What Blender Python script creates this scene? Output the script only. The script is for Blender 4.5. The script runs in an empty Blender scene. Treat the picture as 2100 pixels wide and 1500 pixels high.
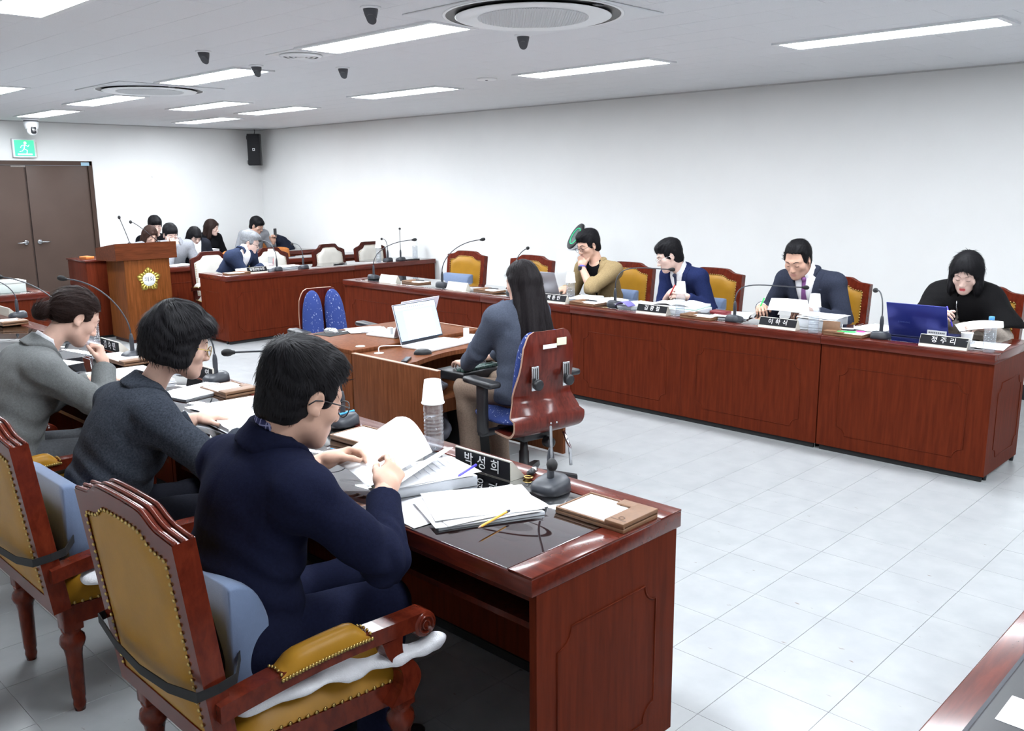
import bpy, bmesh, math, random
import numpy as np
from mathutils import Matrix, Vector
random.seed(7); np.random.seed(7)
SC = bpy.context.scene
COL = SC.collection
PI = math.pi
def RAD(a): return a*PI/180.0
# ------------------------------------------------------------------ camera
cam_d = bpy.data.cameras.new('camera'); cam = bpy.data.objects.new('camera', cam_d); COL.objects.link(cam)
cam_d.sensor_width = 36.0; cam_d.sensor_fit = 'HORIZONTAL'; cam_d.lens = 36.0*1833.946/2100.0
cam_d.clip_start = 0.05; cam_d.clip_end = 60
_VP1 = np.array([-864.-1050., -(392.-750.), -1833.946]); _VP2 = np.array([2880.-1050., -(361.-750.), -1833.946])
_Y = _VP1/np.linalg.norm(_VP1); _X = _VP2/np.linalg.norm(_VP2); _X = _X-_Y*np.dot(_X, _Y); _X /= np.linalg.norm(_X); _Z = np.cross(_X, _Y)
CAM_H = 1.72
_R = np.array([_X, _Y, _Z])
_m = Matrix([list(_R[0])+[0.], list(_R[1])+[0.], list(_R[2])+[CAM_H], [0, 0, 0, 1]])
cam.matrix_world = _m
SC.camera = cam
# ------------------------------------------------------------------ view + world
SC.view_settings.view_transform = 'Standard'
SC.view_settings.look = 'None'
SC.view_settings.gamma = 1.0
SC.view_settings.use_curve_mapping = False
SC.view_settings.exposure = 0.58
w = bpy.data.worlds.new('world'); SC.world = w; w.use_nodes = True
w.node_tree.nodes['Background'].inputs[0].default_value = (0.8, 0.87, 1.0, 1); w.node_tree.nodes['Background'].inputs[1].default_value = 0.3
LIGHT_POWER = 30.0
SC.cycles.max_bounces = 6; SC.cycles.diffuse_bounces = 3; SC.cycles.glossy_bounces = 2; SC.cycles.transparent_max_bounces = 12; SC.cycles.transmission_bounces = 6
SC.cycles.caustics_reflective = False; SC.cycles.caustics_refractive = False
SC.cycles.sample_clamp_indirect = 6.0; SC.cycles.use_adaptive_sampling = True; SC.cycles.adaptive_threshold = 0.05

# ------------------------------------------------------------------ materials
MATS = {}
def srgb(r, g, b):
    def f(c):
        c = c/255.0
        return c/12.92 if c <= 0.04045 else ((c+0.055)/1.055)**2.4
    return (f(r), f(g), f(b))
def mat(name, col, rough=0.5, metal=0.0, spec=0.5, coat=0.0, coat_r=0.05, emit=None, estr=0.0, noise=None, bump=None, sheen=0.0, stretch=(1, 1, 1), sub=0.0):
    """noise=(scale, amount) mottles colour; bump=(scale, strength) adds fine relief"""
    if name in MATS: return MATS[name]
    m = bpy.data.materials.new(name); m.use_nodes = True
    nt = m.node_tree; b = nt.nodes['Principled BSDF']
    b.inputs['Base Color'].default_value = (*col, 1); b.inputs['Roughness'].default_value = rough
    b.inputs['Metallic'].default_value = metal; b.inputs['Specular IOR Level'].default_value = spec
    b.inputs['Coat Weight'].default_value = coat; b.inputs['Coat Roughness'].default_value = coat_r
    if sheen: b.inputs['Sheen Weight'].default_value = sheen
    if sub:
        b.inputs['Subsurface Weight'].default_value = sub; b.inputs['Subsurface Radius'].default_value = (0.01, 0.004, 0.002)
    if emit:
        b.inputs['Emission Color'].default_value = (*emit, 1); b.inputs['Emission Strength'].default_value = estr
    tc = None
    if noise or bump:
        tc = nt.nodes.new('ShaderNodeTexCoord'); mp = nt.nodes.new('ShaderNodeMapping'); mp.inputs['Scale'].default_value = stretch
        nt.links.new(tc.outputs['Object'], mp.inputs['Vector'])
    if noise:
        n = nt.nodes.new('ShaderNodeTexNoise'); n.inputs['Scale'].default_value = noise[0]; n.inputs['Detail'].default_value = 6
        nt.links.new(mp.outputs[0], n.inputs['Vector'])
        r = nt.nodes.new('ShaderNodeValToRGB'); a = noise[1]
        r.color_ramp.elements[0].position = 0.3; r.color_ramp.elements[1].position = 0.7
        r.color_ramp.elements[0].color = (*[c*(1-a) for c in col], 1); r.color_ramp.elements[1].color = (*[min(1, c*(1+a)) for c in col], 1)
        nt.links.new(n.outputs['Fac'], r.inputs[0]); nt.links.new(r.outputs[0], b.inputs['Base Color'])
    if bump:
        n2 = nt.nodes.new('ShaderNodeTexNoise'); n2.inputs['Scale'].default_value = bump[0]; n2.inputs['Detail'].default_value = 4
        nt.links.new(mp.outputs[0], n2.inputs['Vector'])
        bp = nt.nodes.new('ShaderNodeBump'); bp.inputs['Strength'].default_value = bump[1]; bp.inputs['Distance'].default_value = 0.002
        nt.links.new(n2.outputs['Fac'], bp.inputs['Height']); nt.links.new(bp.outputs[0], b.inputs['Normal'])
    MATS[name] = m
    return m
def wood(name, c1, c2, stretch, rough=0.35, coat=0.3, scale=6.0, spec=0.12):
    if name in MATS: return MATS[name]
    m = bpy.data.materials.new(name); m.use_nodes = True; nt = m.node_tree; b = nt.nodes['Principled BSDF']
    tc = nt.nodes.new('ShaderNodeTexCoord'); mp = nt.nodes.new('ShaderNodeMapping'); mp.inputs['Scale'].default_value = stretch
    nt.links.new(tc.outputs['Object'], mp.inputs['Vector'])
    n = nt.nodes.new('ShaderNodeTexNoise'); n.inputs['Scale'].default_value = scale; n.inputs['Detail'].default_value = 8; n.inputs['Roughness'].default_value = 0.6; n.inputs['Distortion'].default_value = 0.4
    nt.links.new(mp.outputs[0], n.inputs['Vector'])
    r = nt.nodes.new('ShaderNodeValToRGB'); r.color_ramp.elements[0].position = 0.33; r.color_ramp.elements[1].position = 0.68
    r.color_ramp.elements[0].color = (*c1, 1); r.color_ramp.elements[1].color = (*c2, 1)
    nt.links.new(n.outputs['Fac'], r.inputs[0]); nt.links.new(r.outputs[0], b.inputs['Base Color'])
    b.inputs['Roughness'].default_value = rough; b.inputs['Coat Weight'].default_value = coat; b.inputs['Coat Roughness'].default_value = 0.12; b.inputs['Specular IOR Level'].default_value = spec
    MATS[name] = m; return m
def glass(name, tint=(1, 1, 1), ior=1.45, rough=0.02, boost=1.0, haze=0.0):
    if name in MATS: return MATS[name]
    m = bpy.data.materials.new(name); m.use_nodes = True; nt = m.node_tree; nt.nodes.remove(nt.nodes['Principled BSDF'])
    out = nt.nodes['Material Output']; t = nt.nodes.new('ShaderNodeBsdfTransparent'); t.inputs[0].default_value = (*tint, 1)
    g = nt.nodes.new('ShaderNodeBsdfGlossy'); g.inputs['Roughness'].default_value = rough
    fr = nt.nodes.new('ShaderNodeFresnel'); fr.inputs['IOR'].default_value = ior
    ge = nt.nodes.new('ShaderNodeNewGeometry'); iv = nt.nodes.new('ShaderNodeMath'); iv.operation = 'MULTIPLY_ADD'; iv.inputs[1].default_value = -1.0; iv.inputs[2].default_value = 1.0
    nt.links.new(ge.outputs['Backfacing'], iv.inputs[0]); m2 = nt.nodes.new('ShaderNodeMath'); m2.operation = 'MULTIPLY'
    mu = nt.nodes.new('ShaderNodeMath'); mu.operation = 'MULTIPLY'; mu.inputs[1].default_value = boost; mu.use_clamp = True
    mx = nt.nodes.new('ShaderNodeMixShader')
    nt.links.new(fr.outputs[0], mu.inputs[0]); nt.links.new(mu.outputs[0], m2.inputs[0]); nt.links.new(iv.outputs[0], m2.inputs[1]); nt.links.new(m2.outputs[0], mx.inputs[0]); nt.links.new(t.outputs[0], mx.inputs[1]); nt.links.new(g.outputs[0], mx.inputs[2]); nt.links.new(mx.outputs[0], out.inputs[0])
    if haze:
        df = nt.nodes.new('ShaderNodeBsdfDiffuse'); df.inputs[0].default_value = (0.85, 0.87, 0.9, 1); m3 = nt.nodes.new('ShaderNodeMixShader'); m3.inputs[0].default_value = haze
        nt.links.new(mx.outputs[0], m3.inputs[1]); nt.links.new(df.outputs[0], m3.inputs[2]); nt.links.new(m3.outputs[0], out.inputs[0])
    MATS[name] = m; return m

RW1, RW2 = srgb(80, 30, 16), srgb(98, 39, 21)
M_RED = wood('desk_wood', RW1, RW2, (9, 9, 0.7), rough=0.45, coat=0.0, scale=5, spec=0.05)
M_REDTOP = wood('desk_top_wood', srgb(76, 28, 19), srgb(100, 39, 27), (1.2, 9, 9), rough=0.25, coat=0.4, scale=5)
M_DARKWOOD = wood('dark_wood', srgb(52, 18, 12), srgb(74, 27, 18), (8, 8, 0.8), rough=0.35, coat=0.1)
M_CHAIRWOOD = wood('chair_wood', srgb(80, 27, 16), srgb(106, 40, 24), (6, 6, 3), rough=0.25, coat=0.3)
M_BRWOOD = wood('brown_wood', srgb(94, 54, 32), srgb(120, 72, 46), (9, 9, 0.8), rough=0.45, coat=0.0, spec=0.06)
M_POD = wood('podium_wood', srgb(94, 52, 22), srgb(124, 70, 34), (7, 7, 0.6), rough=0.45, coat=0.0, spec=0.06)
M_PODTOP = wood('podium_cap_wood', srgb(80, 40, 22), srgb(104, 54, 31), (0.8, 7, 7), rough=0.45, coat=0.0, spec=0.08)
M_PLY = wood('plywood_shell', srgb(72, 24, 18), srgb(104, 40, 30), (8, 8, 0.9), rough=0.3, coat=0.35)
M_EDGE = mat('board_edge', srgb(176, 142, 122), 0.5)
M_WHITE = mat('wall_paint', srgb(232, 232, 231), 0.75, noise=(3, 0.012), bump=(180, 0.04))
M_CEIL = mat('ceiling_tile', srgb(226, 227, 230), 0.85, noise=(140, 0.03), bump=(220, 0.25))
M_FLOOR = None
M_BLACK = mat('black_plastic', srgb(28, 29, 33), 0.4)
M_BLACKM = mat('black_matte', srgb(16, 16, 18), 0.75)
M_DGREY = mat('dark_grey_plastic', srgb(58, 60, 66), 0.45)
M_MIC = mat('microphone_plastic', srgb(48, 51, 58), 0.42)
M_SILVER = mat('silver_metal', srgb(200, 202, 206), 0.25, metal=1.0)
M_CHROME = mat('chrome', srgb(220, 220, 224), 0.12, metal=1.0)
M_BRASS = mat('brass_nail', srgb(178, 152, 92), 0.28, metal=1.0)
M_GOLD = mat('gold_emblem', srgb(206, 186, 96), 0.22, metal=0.85)
M_PAPER = mat('paper', srgb(244, 244, 246), 0.85)
M_PAPERB = mat('paper_edge', srgb(222, 226, 232), 0.9, noise=(60, 0.05), stretch=(1, 1, 18))
M_CREAM = mat('cream_plastic', srgb(208, 204, 192), 0.5)
M_PLATEBLK = mat('nameplate_black', srgb(26, 26, 30), 0.45, spec=0.12)
M_PLWHITE = mat('white_plastic', srgb(236, 238, 240), 0.35)
M_LETTER = mat('white_letter', srgb(240, 240, 240), 0.6)
M_INK = mat('ink', srgb(70, 72, 80), 0.8)
M_YEL = mat('mustard_leather', srgb(158, 114, 34), 0.36, noise=(9, 0.1), bump=(90, 0.12), spec=0.16)
M_WLEATH = mat('ivory_leather', srgb(204, 200, 192), 0.45, noise=(8, 0.05), bump=(90, 0.12))
M_BLUEC = mat('blue_cushion_fabric', srgb(100, 116, 145), 0.9, noise=(40, 0.05), bump=(300, 0.2), sheen=0.2)
M_BLUECT = M_BLUEC
M_FOLDER = mat('brown_leatherette', srgb(122, 88, 62), 0.5, noise=(60, 0.08))
M_CUP = mat('paper_cup', srgb(240, 240, 242), 0.7)
M_CLEAR = glass('clear_plastic', (0.86, 0.88, 0.90), 1.6, 0.06, 2.2, 0.16)
M_LENS = glass('spectacle_lens', (0.9, 0.9, 0.92), 1.45, 0.01, 1.0)
M_SHEET = glass('glass_sheet', (0.82, 0.80, 0.86), 1.6, 0.03, 6.0)
M_WATER = glass('water', (0.95, 0.97, 0.99), 1.33, 0.02, 1.0)
M_CABLE = mat('white_cable', srgb(226, 226, 228), 0.5)
M_SKIN = {}
def skin(key, c, rough=0.48):
    return mat('skin_'+key, srgb(*c), rough, noise=(30, 0.05), sub=0.0, spec=0.22)
M_LIP = mat('lip_rose', srgb(190, 136, 124), 0.45)
M_LIPRED = mat('lip_red', srgb(196, 78, 82), 0.4)
def hairmat(key, c, rough=0.32):
    return mat('hair_'+key, srgb(*c), max(rough, 0.58), noise=(40, 0.4), stretch=(6, 6, 1.2), spec=0.14)
def cloth(key, c, rough=0.9, n=0.14, sc=120, b=0.35):
    return mat('cloth_'+key, srgb(*c), rough, noise=(sc, n), bump=(260, b), sheen=0.0, spec=0.04)
def speckle(name, c, c2, scale=60, thr=0.71):
    """woven fabric with small pale flecks"""
    if name in MATS: return MATS[name]
    m = bpy.data.materials.new(name); m.use_nodes = True; nt = m.node_tree; b = nt.nodes['Principled BSDF']
    tc = nt.nodes.new('ShaderNodeTexCoord'); mp = nt.nodes.new('ShaderNodeMapping'); mp.inputs['Scale'].default_value = (1, 1, 0.55); mp.inputs['Rotation'].default_value = (0.5, 0.4, 0.3)
    n = nt.nodes.new('ShaderNodeTexNoise'); n.inputs['Scale'].default_value = scale; n.inputs['Detail'].default_value = 2
    nt.links.new(tc.outputs['Object'], mp.inputs[0]); nt.links.new(mp.outputs[0], n.inputs['Vector'])
    r = nt.nodes.new('ShaderNodeValToRGB'); r.color_ramp.elements[0].position = thr-0.04; r.color_ramp.elements[1].position = thr
    r.color_ramp.elements[0].color = (*c, 1); r.color_ramp.elements[1].color = (*c2, 1)
    nt.links.new(n.outputs['Fac'], r.inputs[0]); nt.links.new(r.outputs[0], b.inputs['Base Color']); b.inputs['Roughness'].default_value = 0.9
    MATS[name] = m; return m
M_BLUESEAT = speckle('blue_flecked_fabric', srgb(42, 62, 126), srgb(170, 178, 206), 95, 0.685)

# ------------------------------------------------------------------ mesh helpers
class MB:
    def __init__(s): s.v = []; s.f = []; s.m = []; s.sm = []
    def add(s, vs, fs, mi=0, smooth=False, T=None):
        o = len(s.v)
        if T is not None: vs = [T @ Vector(v) for v in vs]
        s.v.extend([tuple(v) for v in vs])
        for f in fs: s.f.append(tuple(i+o for i in f)); s.m.append(mi); s.sm.append(smooth)
        return s
    def box(s, x0, x1, y0, y1, z0, z1, mi=0, T=None):
        vs = [(x, y, z) for z in (z0, z1) for y in (y0, y1) for x in (x0, x1)]
        return s.add(vs, [(0, 2, 3, 1), (4, 5, 7, 6), (0, 1, 5, 4), (2, 6, 7, 3), (0, 4, 6, 2), (1, 3, 7, 5)], mi, False, T)
    def rbox(s, x0, x1, y0, y1, z0, z1, r=0.004, seg=2, mi=0, T=None, smooth=True):
        bm = bmesh.new(); bmesh.ops.create_cube(bm, size=1.0)
        for v in bm.verts: v.co = Vector(((x0+x1)/2+v.co.x*(x1-x0), (y0+y1)/2+v.co.y*(y1-y0), (z0+z1)/2+v.co.z*(z1-z0)))
        r = min(r, 0.49*min(x1-x0, y1-y0, z1-z0))
        bmesh.ops.bevel(bm, geom=bm.edges[:], offset=r, segments=seg, affect='EDGES', profile=0.5)
        bm.verts.index_update()
        vs = [v.co.copy() for v in bm.verts]; fs = [tuple(v.index for v in f.verts) for f in bm.faces]; bm.free()
        return s.add(vs, fs, mi, smooth, T)
    def prism(s, poly, y0, y1, mi=0, T=None, axis='y', smooth=False):
        """extrude a 2-D outline along an axis; y: poly is (x,z); x: (y,z); z: (x,y)"""
        n = len(poly)
        def P(a, b, t): return (a, t, b) if axis == 'y' else ((t, a, b) if axis == 'x' else (a, b, t))
        vs = [P(a, b, y0) for a, b in poly]+[P(a, b, y1) for a, b in poly]
        fs = [(i, (i+1) % n, n+(i+1) % n, n+i) for i in range(n)]+[tuple(range(n-1, -1, -1)), tuple(range(n, 2*n))]
        return s.add(vs, fs, mi, smooth, T)
    def lathe(s, prof, seg=24, c=(0, 0, 0), mi=0, T=None, smooth=True, cap=True):
        """prof: list of (r, z)"""
        vs = []; n = len(prof)
        for r, z in prof:
            for k in range(seg):
                a = 2*PI*k/seg; vs.append((c[0]+r*math.cos(a), c[1]+r*math.sin(a), c[2]+z))
        fs = []
        for i in range(n-1):
            for k in range(seg):
                k2 = (k+1) % seg; fs.append((i*seg+k, i*seg+k2, (i+1)*seg+k2, (i+1)*seg+k))
        if cap:
            if prof[0][0] > 1e-6: fs.append(tuple(range(seg-1, -1, -1)))
            if prof[-1][0] > 1e-6: fs.append(tuple((n-1)*seg+k for k in range(seg)))
        return s.add(vs, fs, mi, smooth, T)
    def tube(s, pts, r, seg=10, mi=0, T=None, closed=False, flat=1.0):
        """sweep a circle (radius r or list) along a polyline"""
        P = [Vector(p) for p in pts]; n = len(P)
        rs = r if isinstance(r, (list, tuple)) else [r]*n
        tang = []
        for i in range(n):
            a = P[i-1] if (i > 0 or closed) else P[i]; b = P[(i+1) % n] if (i < n-1 or closed) else P[i]
            t = (b-a); tang.append(t.normalized() if t.length > 1e-9 else Vector((0, 0, 1)))
        up = Vector((0, 0, 1)) if abs(tang[0].z) < 0.9 else Vector((1, 0, 0))
        nrm = (up-tang[0]*up.dot(tang[0])).normalized()
        vs = []
        for i in range(n):
            nrm = (nrm-tang[i]*nrm.dot(tang[i]))
            nrm = nrm.normalized() if nrm.length > 1e-6 else Vector((1, 0, 0))
            bi = tang[i].cross(nrm)
            for k in range(seg):
                a = 2*PI*k/seg; vs.append(P[i]+nrm*(rs[i]*math.cos(a)*flat)+bi*(rs[i]*math.sin(a)))
        fs = []
        m = n if closed else n-1
        for i in range(m):
            i2 = (i+1) % n
            for k in range(seg):
                k2 = (k+1) % seg; fs.append((i*seg+k, i*seg+k2, i2*seg+k2, i2*seg+k))
        if not closed: fs.append(tuple(range(seg-1, -1, -1))); fs.append(tuple((n-1)*seg+k for k in range(seg)))
        return s.add(vs, fs, mi, True, T)
    def ball(s, c, r, seg=12, rings=8, mi=0, T=None):
        rx, ry, rz = r if isinstance(r, (tuple, list)) else (r, r, r)
        vs = [(c[0], c[1], c[2]-rz)]
        for i in range(1, rings):
            a = -PI/2+PI*i/rings
            for k in range(seg):
                b = 2*PI*k/seg; vs.append((c[0]+rx*math.cos(a)*math.cos(b), c[1]+ry*math.cos(a)*math.sin(b), c[2]+rz*math.sin(a)))
        vs.append((c[0], c[1], c[2]+rz)); fs = []
        for k in range(seg): fs.append((0, 1+(k+1) % seg, 1+k))
        for i in range(rings-2):
            for k in range(seg):
                k2 = (k+1) % seg; a = 1+i*seg; fs.append((a+k, a+k2, a+seg+k2, a+seg+k))
        t = len(vs)-1; a = 1+(rings-2)*seg
        for k in range(seg): fs.append((a+k, a+(k+1) % seg, t))
        return s.add(vs, fs, mi, True, T)
    def grid(s, fn, nu, nv, mi=0, smooth=True, T=None, thick=None):
        """surface from fn(u,v) u,v in 0..1; thick=(dx,dy,dz) offset makes it a closed sheet"""
        vs = [fn(i/nu, j/nv) for j in range(nv+1) for i in range(nu+1)]; W = nu+1
        fs = [(j*W+i, j*W+i+1, (j+1)*W+i+1, (j+1)*W+i) for j in range(nv) for i in range(nu)]
        if thick:
            n = len(vs); vs = vs+[(v[0]+thick[0], v[1]+thick[1], v[2]+thick[2]) for v in vs]
            fs2 = [tuple(n+k for k in reversed(f)) for f in fs]
            rim = [i for i in range(W)]+[j*W+nu for j in range(1, nv+1)]+[nv*W+i for i in range(nu-1, -1, -1)]+[j*W for j in range(nv-1, 0, -1)]
            fs = fs+fs2+[(rim[k], n+rim[k], n+rim[(k+1) % len(rim)], rim[(k+1) % len(rim)]) for k in range(len(rim))]
        return s.add(vs, fs, mi, smooth, T)
    def mesh(s, name, mats):
        me = bpy.data.meshes.new(name); me.from_pydata(s.v, [], s.f)
        for m in (mats if isinstance(mats, (list, tuple)) else [mats]): me.materials.append(m)
        me.polygons.foreach_set('material_index', s.m); me.polygons.foreach_set('use_smooth', s.sm); me.update()
        return me
    def obj(s, name, mats, parent=None, loc=None, rz=None):
        o = bpy.data.objects.new(name, s.mesh(name, mats)); COL.objects.link(o)
        if parent is not None: o.parent = parent
        if loc is not None: o.location = loc
        if rz is not None: o.rotation_euler = (0, 0, rz)
        return o
def inst(name, me, parent=None, loc=(0, 0, 0), rot=(0, 0, 0)):
    o = bpy.data.objects.new(name, me); COL.objects.link(o); o.parent = parent; o.location = loc; o.rotation_euler = rot; return o
def tag(o, label=None, cat=None, group=None, kind=None):
    if label: o['label'] = label
    if cat: o['category'] = cat
    if group: o['group'] = group
    if kind: o['kind'] = kind
    return o
def thing(name, label, cat, loc=(0, 0, 0), rz=0.0, group=None):
    o = bpy.data.objects.new(name, None); COL.objects.link(o); o.location = loc; o.rotation_euler = (0, 0, rz); o.empty_display_size = 0.1
    return tag(o, label, cat, group)
def clone(root, loc, rz, label=None, parent=None):
    r = root.copy(); COL.objects.link(r); r.location = loc; r.rotation_euler = (0, 0, rz); r.parent = parent
    if label: r['label'] = label
    for ch in list(root.children):
        c = ch.copy(); COL.objects.link(c); c.parent = r
        for g in list(ch.children):
            d = g.copy(); COL.objects.link(d); d.parent = c
    return r
def TR(loc=(0, 0, 0), rx=0, ry=0, rz=0):
    return Matrix.Translation(loc) @ Matrix.Rotation(rz, 4, 'Z') @ Matrix.Rotation(ry, 4, 'Y') @ Matrix.Rotation(rx, 4, 'X')
def text_mesh(s, size, extrude=0.0006, spacing=1.0):
    cu = bpy.data.curves.new('lettering', 'FONT'); cu.body = s; cu.size = size; cu.extrude = extrude; cu.align_x = 'CENTER'; cu.align_y = 'CENTER'; cu.space_character = spacing; cu.resolution_u = 3
    o = bpy.data.objects.new('tmp_lettering', cu); COL.objects.link(o)
    bpy.context.view_layer.update()
    me = bpy.data.meshes.new_from_object(o.evaluated_get(bpy.context.evaluated_depsgraph_get()))
    bpy.data.objects.remove(o); bpy.data.curves.remove(cu); me.name = 'lettering'
    return me
def lettering(s, size, parent, material, M, name='lettering', spacing=1.0):
    me = text_mesh(s, size, spacing=spacing); me.materials.clear(); me.materials.append(material)
    o = bpy.data.objects.new(name, me); COL.objects.link(o); o.parent = parent; o.matrix_local = M
    return o
# ------------------------------------------------------------------ the room
XW, YW, ZC = 7.78, 13.28, 2.59      # right wall, far wall, ceiling
XL, YB = -0.75, -2.4                # left wall and back wall (behind the camera)
def struct(o): o['kind'] = 'structure'; return o
# floor: screed + vinyl tiles
def floor_tile_mat():
    m = bpy.data.materials.new('vinyl_tile'); m.use_nodes = True; nt = m.node_tree; b = nt.nodes['Principled BSDF']
    tc = nt.nodes.new('ShaderNodeTexCoord'); oi = nt.nodes.new('ShaderNodeObjectInfo')
    ad = nt.nodes.new('ShaderNodeVectorMath'); ad.operation = 'ADD'; nt.links.new(tc.outputs['Object'], ad.inputs[0]); nt.links.new(oi.outputs['Location'], ad.inputs[1])
    mp = nt.nodes.new('ShaderNodeMapping'); mp.inputs['Scale'].default_value = (1, 0.35, 1); nt.links.new(ad.outputs[0], mp.inputs[0])
    n = nt.nodes.new('ShaderNodeTexNoise'); n.inputs['Scale'].default_value = 48; n.inputs['Detail'].default_value = 1.5; nt.links.new(mp.outputs[0], n.inputs['Vector'])
    r = nt.nodes.new('ShaderNodeValToRGB'); r.color_ramp.elements[0].position = 0.745; r.color_ramp.elements[1].position = 0.79
    r.color_ramp.elements[0].color = (0, 0, 0, 1); r.color_ramp.elements[1].color = (1, 1, 1, 1); nt.links.new(n.outputs['Fac'], r.inputs[0])
    n2 = nt.nodes.new('ShaderNodeTexNoise'); n2.inputs['Scale'].default_value = 7; n2.inputs['Detail'].default_value = 5; nt.links.new(ad.outputs[0], n2.inputs['Vector'])
    r2 = nt.nodes.new('ShaderNodeValToRGB'); r2.color_ramp.elements[0].position = 0.3; r2.color_ramp.elements[1].position = 0.7
    r2.color_ramp.elements[0].color = (*srgb(156, 159, 161), 1); r2.color_ramp.elements[1].color = (*srgb(168, 171, 172), 1); nt.links.new(n2.outputs['Fac'], r2.inputs[0])
    mx = nt.nodes.new('ShaderNodeMix'); mx.data_type = 'RGBA'; nt.links.new(r.outputs[0], mx.inputs[0]); nt.links.new(r2.outputs[0], mx.inputs[6]); mx.inputs[7].default_value = (*srgb(122, 112, 104), 1)
    nt.links.new(mx.outputs[2], b.inputs['Base Color']); b.inputs['Roughness'].default_value = 0.28; b.inputs['Specular IOR Level'].default_value = 0.45
    return m
M_FLOOR = floor_tile_mat()
M_JOINT = mat('tile_joint', srgb(112, 110, 106), 0.8)
fl = struct(MB().box(XL-0.2, XW+0.2, YB-0.2, YW+0.2, -0.12, -0.003).obj('floor', M_JOINT)); fl['label'] = 'pale grey vinyl tile floor of the council room'
TP = 0.3065; TX0, TY0 = 3.546, 1.736
g = 0.0008
tile_me = MB().add([(-TP/2+g, -TP/2+g, -0.003), (TP/2-g, -TP/2+g, -0.003), (TP/2-g, TP/2-g, -0.003), (-TP/2+g, TP/2-g, -0.003),
    (-TP/2+g, -TP/2+g, -0.0006), (TP/2-g, -TP/2+g, -0.0006), (TP/2-g, TP/2-g, -0.0006), (-TP/2+g, TP/2-g, -0.0006),
    (-TP/2+g+.0006, -TP/2+g+.0006, 0), (TP/2-g-.0006, -TP/2+g+.0006, 0), (TP/2-g-.0006, TP/2-g-.0006, 0), (-TP/2+g+.0006, TP/2-g-.0006, 0)],
    [(0, 1, 5, 4), (1, 2, 6, 5), (2, 3, 7, 6), (3, 0, 4, 7), (4, 5, 9, 8), (5, 6, 10, 9), (6, 7, 11, 10), (7, 4, 8, 11), (8, 9, 10, 11)]).mesh('tile', M_FLOOR)
def in_view(x, y, z):
    q = _R.T @ (np.array([x, y, z])-np.array([0, 0, CAM_H]))
    if q[2] > -0.3: return False
    px = 1050+q[0]*1833.9/-q[2]; py = 750-q[1]*1833.9/-q[2]
    return -40 < px < 2140 and -40 < py < 1540
tiles = []
i0 = int((XL-TX0)/TP)-1; i1 = int((XW-TX0)/TP)+1; j0 = int((YB-TY0)/TP)-1; j1 = int((YW-TY0)/TP)+1
for i in range(i0, i1):
    for j in range(j0, j1):
        x = TX0+(i+0.5)*TP; y = TY0+(j+0.5)*TP
        if XL-TP/2 < x < XW+TP/2 and YB-TP/2 < y < YW+TP/2:
            hidden = (x > 5.35 and y > 1.7) or y > 8.9 or not in_view(x, y, 0) or (1.45 < x < 2.2 and y > 1.4)
            tiles.append((hidden, math.hypot(x, y), x, y))
tiles.sort()
rest = MB()
for k, (h_, d_, x, y) in enumerate(tiles):
    if k < 300: inst('tile', tile_me, fl, (x, y, 0))
    else: rest.box(x-TP/2+g, x+TP/2-g, y-TP/2+g, y+TP/2-g, -0.003, 0)
tag(rest.obj('tile_field', M_FLOOR, fl), kind='stuff')
# ceiling: slab + fissured panels with open joints
ce = struct(MB().box(XL-0.2, XW+0.2, YB-0.2, YW+0.2, ZC+0.012, ZC+0.1).obj('ceiling', mat('ceiling_void', srgb(120, 120, 122), 0.9))); ce['label'] = 'white fissured panel ceiling'
PWX, PWY = 0.3, 0.6; gj = 0.0006
pan_me = MB().add([(-PWX/2+gj, -PWY/2+gj, .012), (PWX/2-gj, -PWY/2+gj, .012), (PWX/2-gj, PWY/2-gj, .012), (-PWX/2+gj, PWY/2-gj, .012),
    (-PWX/2+gj, -PWY/2+gj, .0015), (PWX/2-gj, -PWY/2+gj, .0015), (PWX/2-gj, PWY/2-gj, .0015), (-PWX/2+gj, PWY/2-gj, .0015),
    (-PWX/2+gj+.002, -PWY/2+gj+.002, 0), (PWX/2-gj-.002, -PWY/2+gj+.002, 0), (PWX/2-gj-.002, PWY/2-gj-.002, 0), (-PWX/2+gj+.002, PWY/2-gj-.002, 0)],
    [(4, 5, 1, 0), (5, 6, 2, 1), (6, 7, 3, 2), (7, 4, 0, 3), (8, 9, 5, 4), (9, 10, 6, 5), (10, 11, 7, 6), (11, 8, 4, 7), (11, 10, 9, 8)]).mesh('ceiling_panel', M_CEIL)
pans = []
ni = int((XW-XL)/PWX)+1; nj = int((YW-YB)/PWY)+2
for i in range(ni):
    for j in range(-1, nj):
        x = XW-(i+0.5)*PWX; y = YW-(j+0.5)*PWY+(PWY/2 if i % 2 else 0)
        if y-PWY/2 > YW or y+PWY/2 < YB: continue
        pans.append((not in_view(x, y, ZC), math.hypot(x, y), x, y))
pans.sort(); rest = MB()
for k, (h_, d_, x, y) in enumerate(pans):
    if k < 300: inst('ceiling_panel', pan_me, ce, (x, y, ZC))
    else: rest.box(x-PWX/2+gj, x+PWX/2-gj, y-PWY/2+gj, y+PWY/2-gj, ZC, ZC+0.012)
tag(rest.obj('ceiling_panel_field', M_CEIL, ce), kind='stuff')
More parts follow.
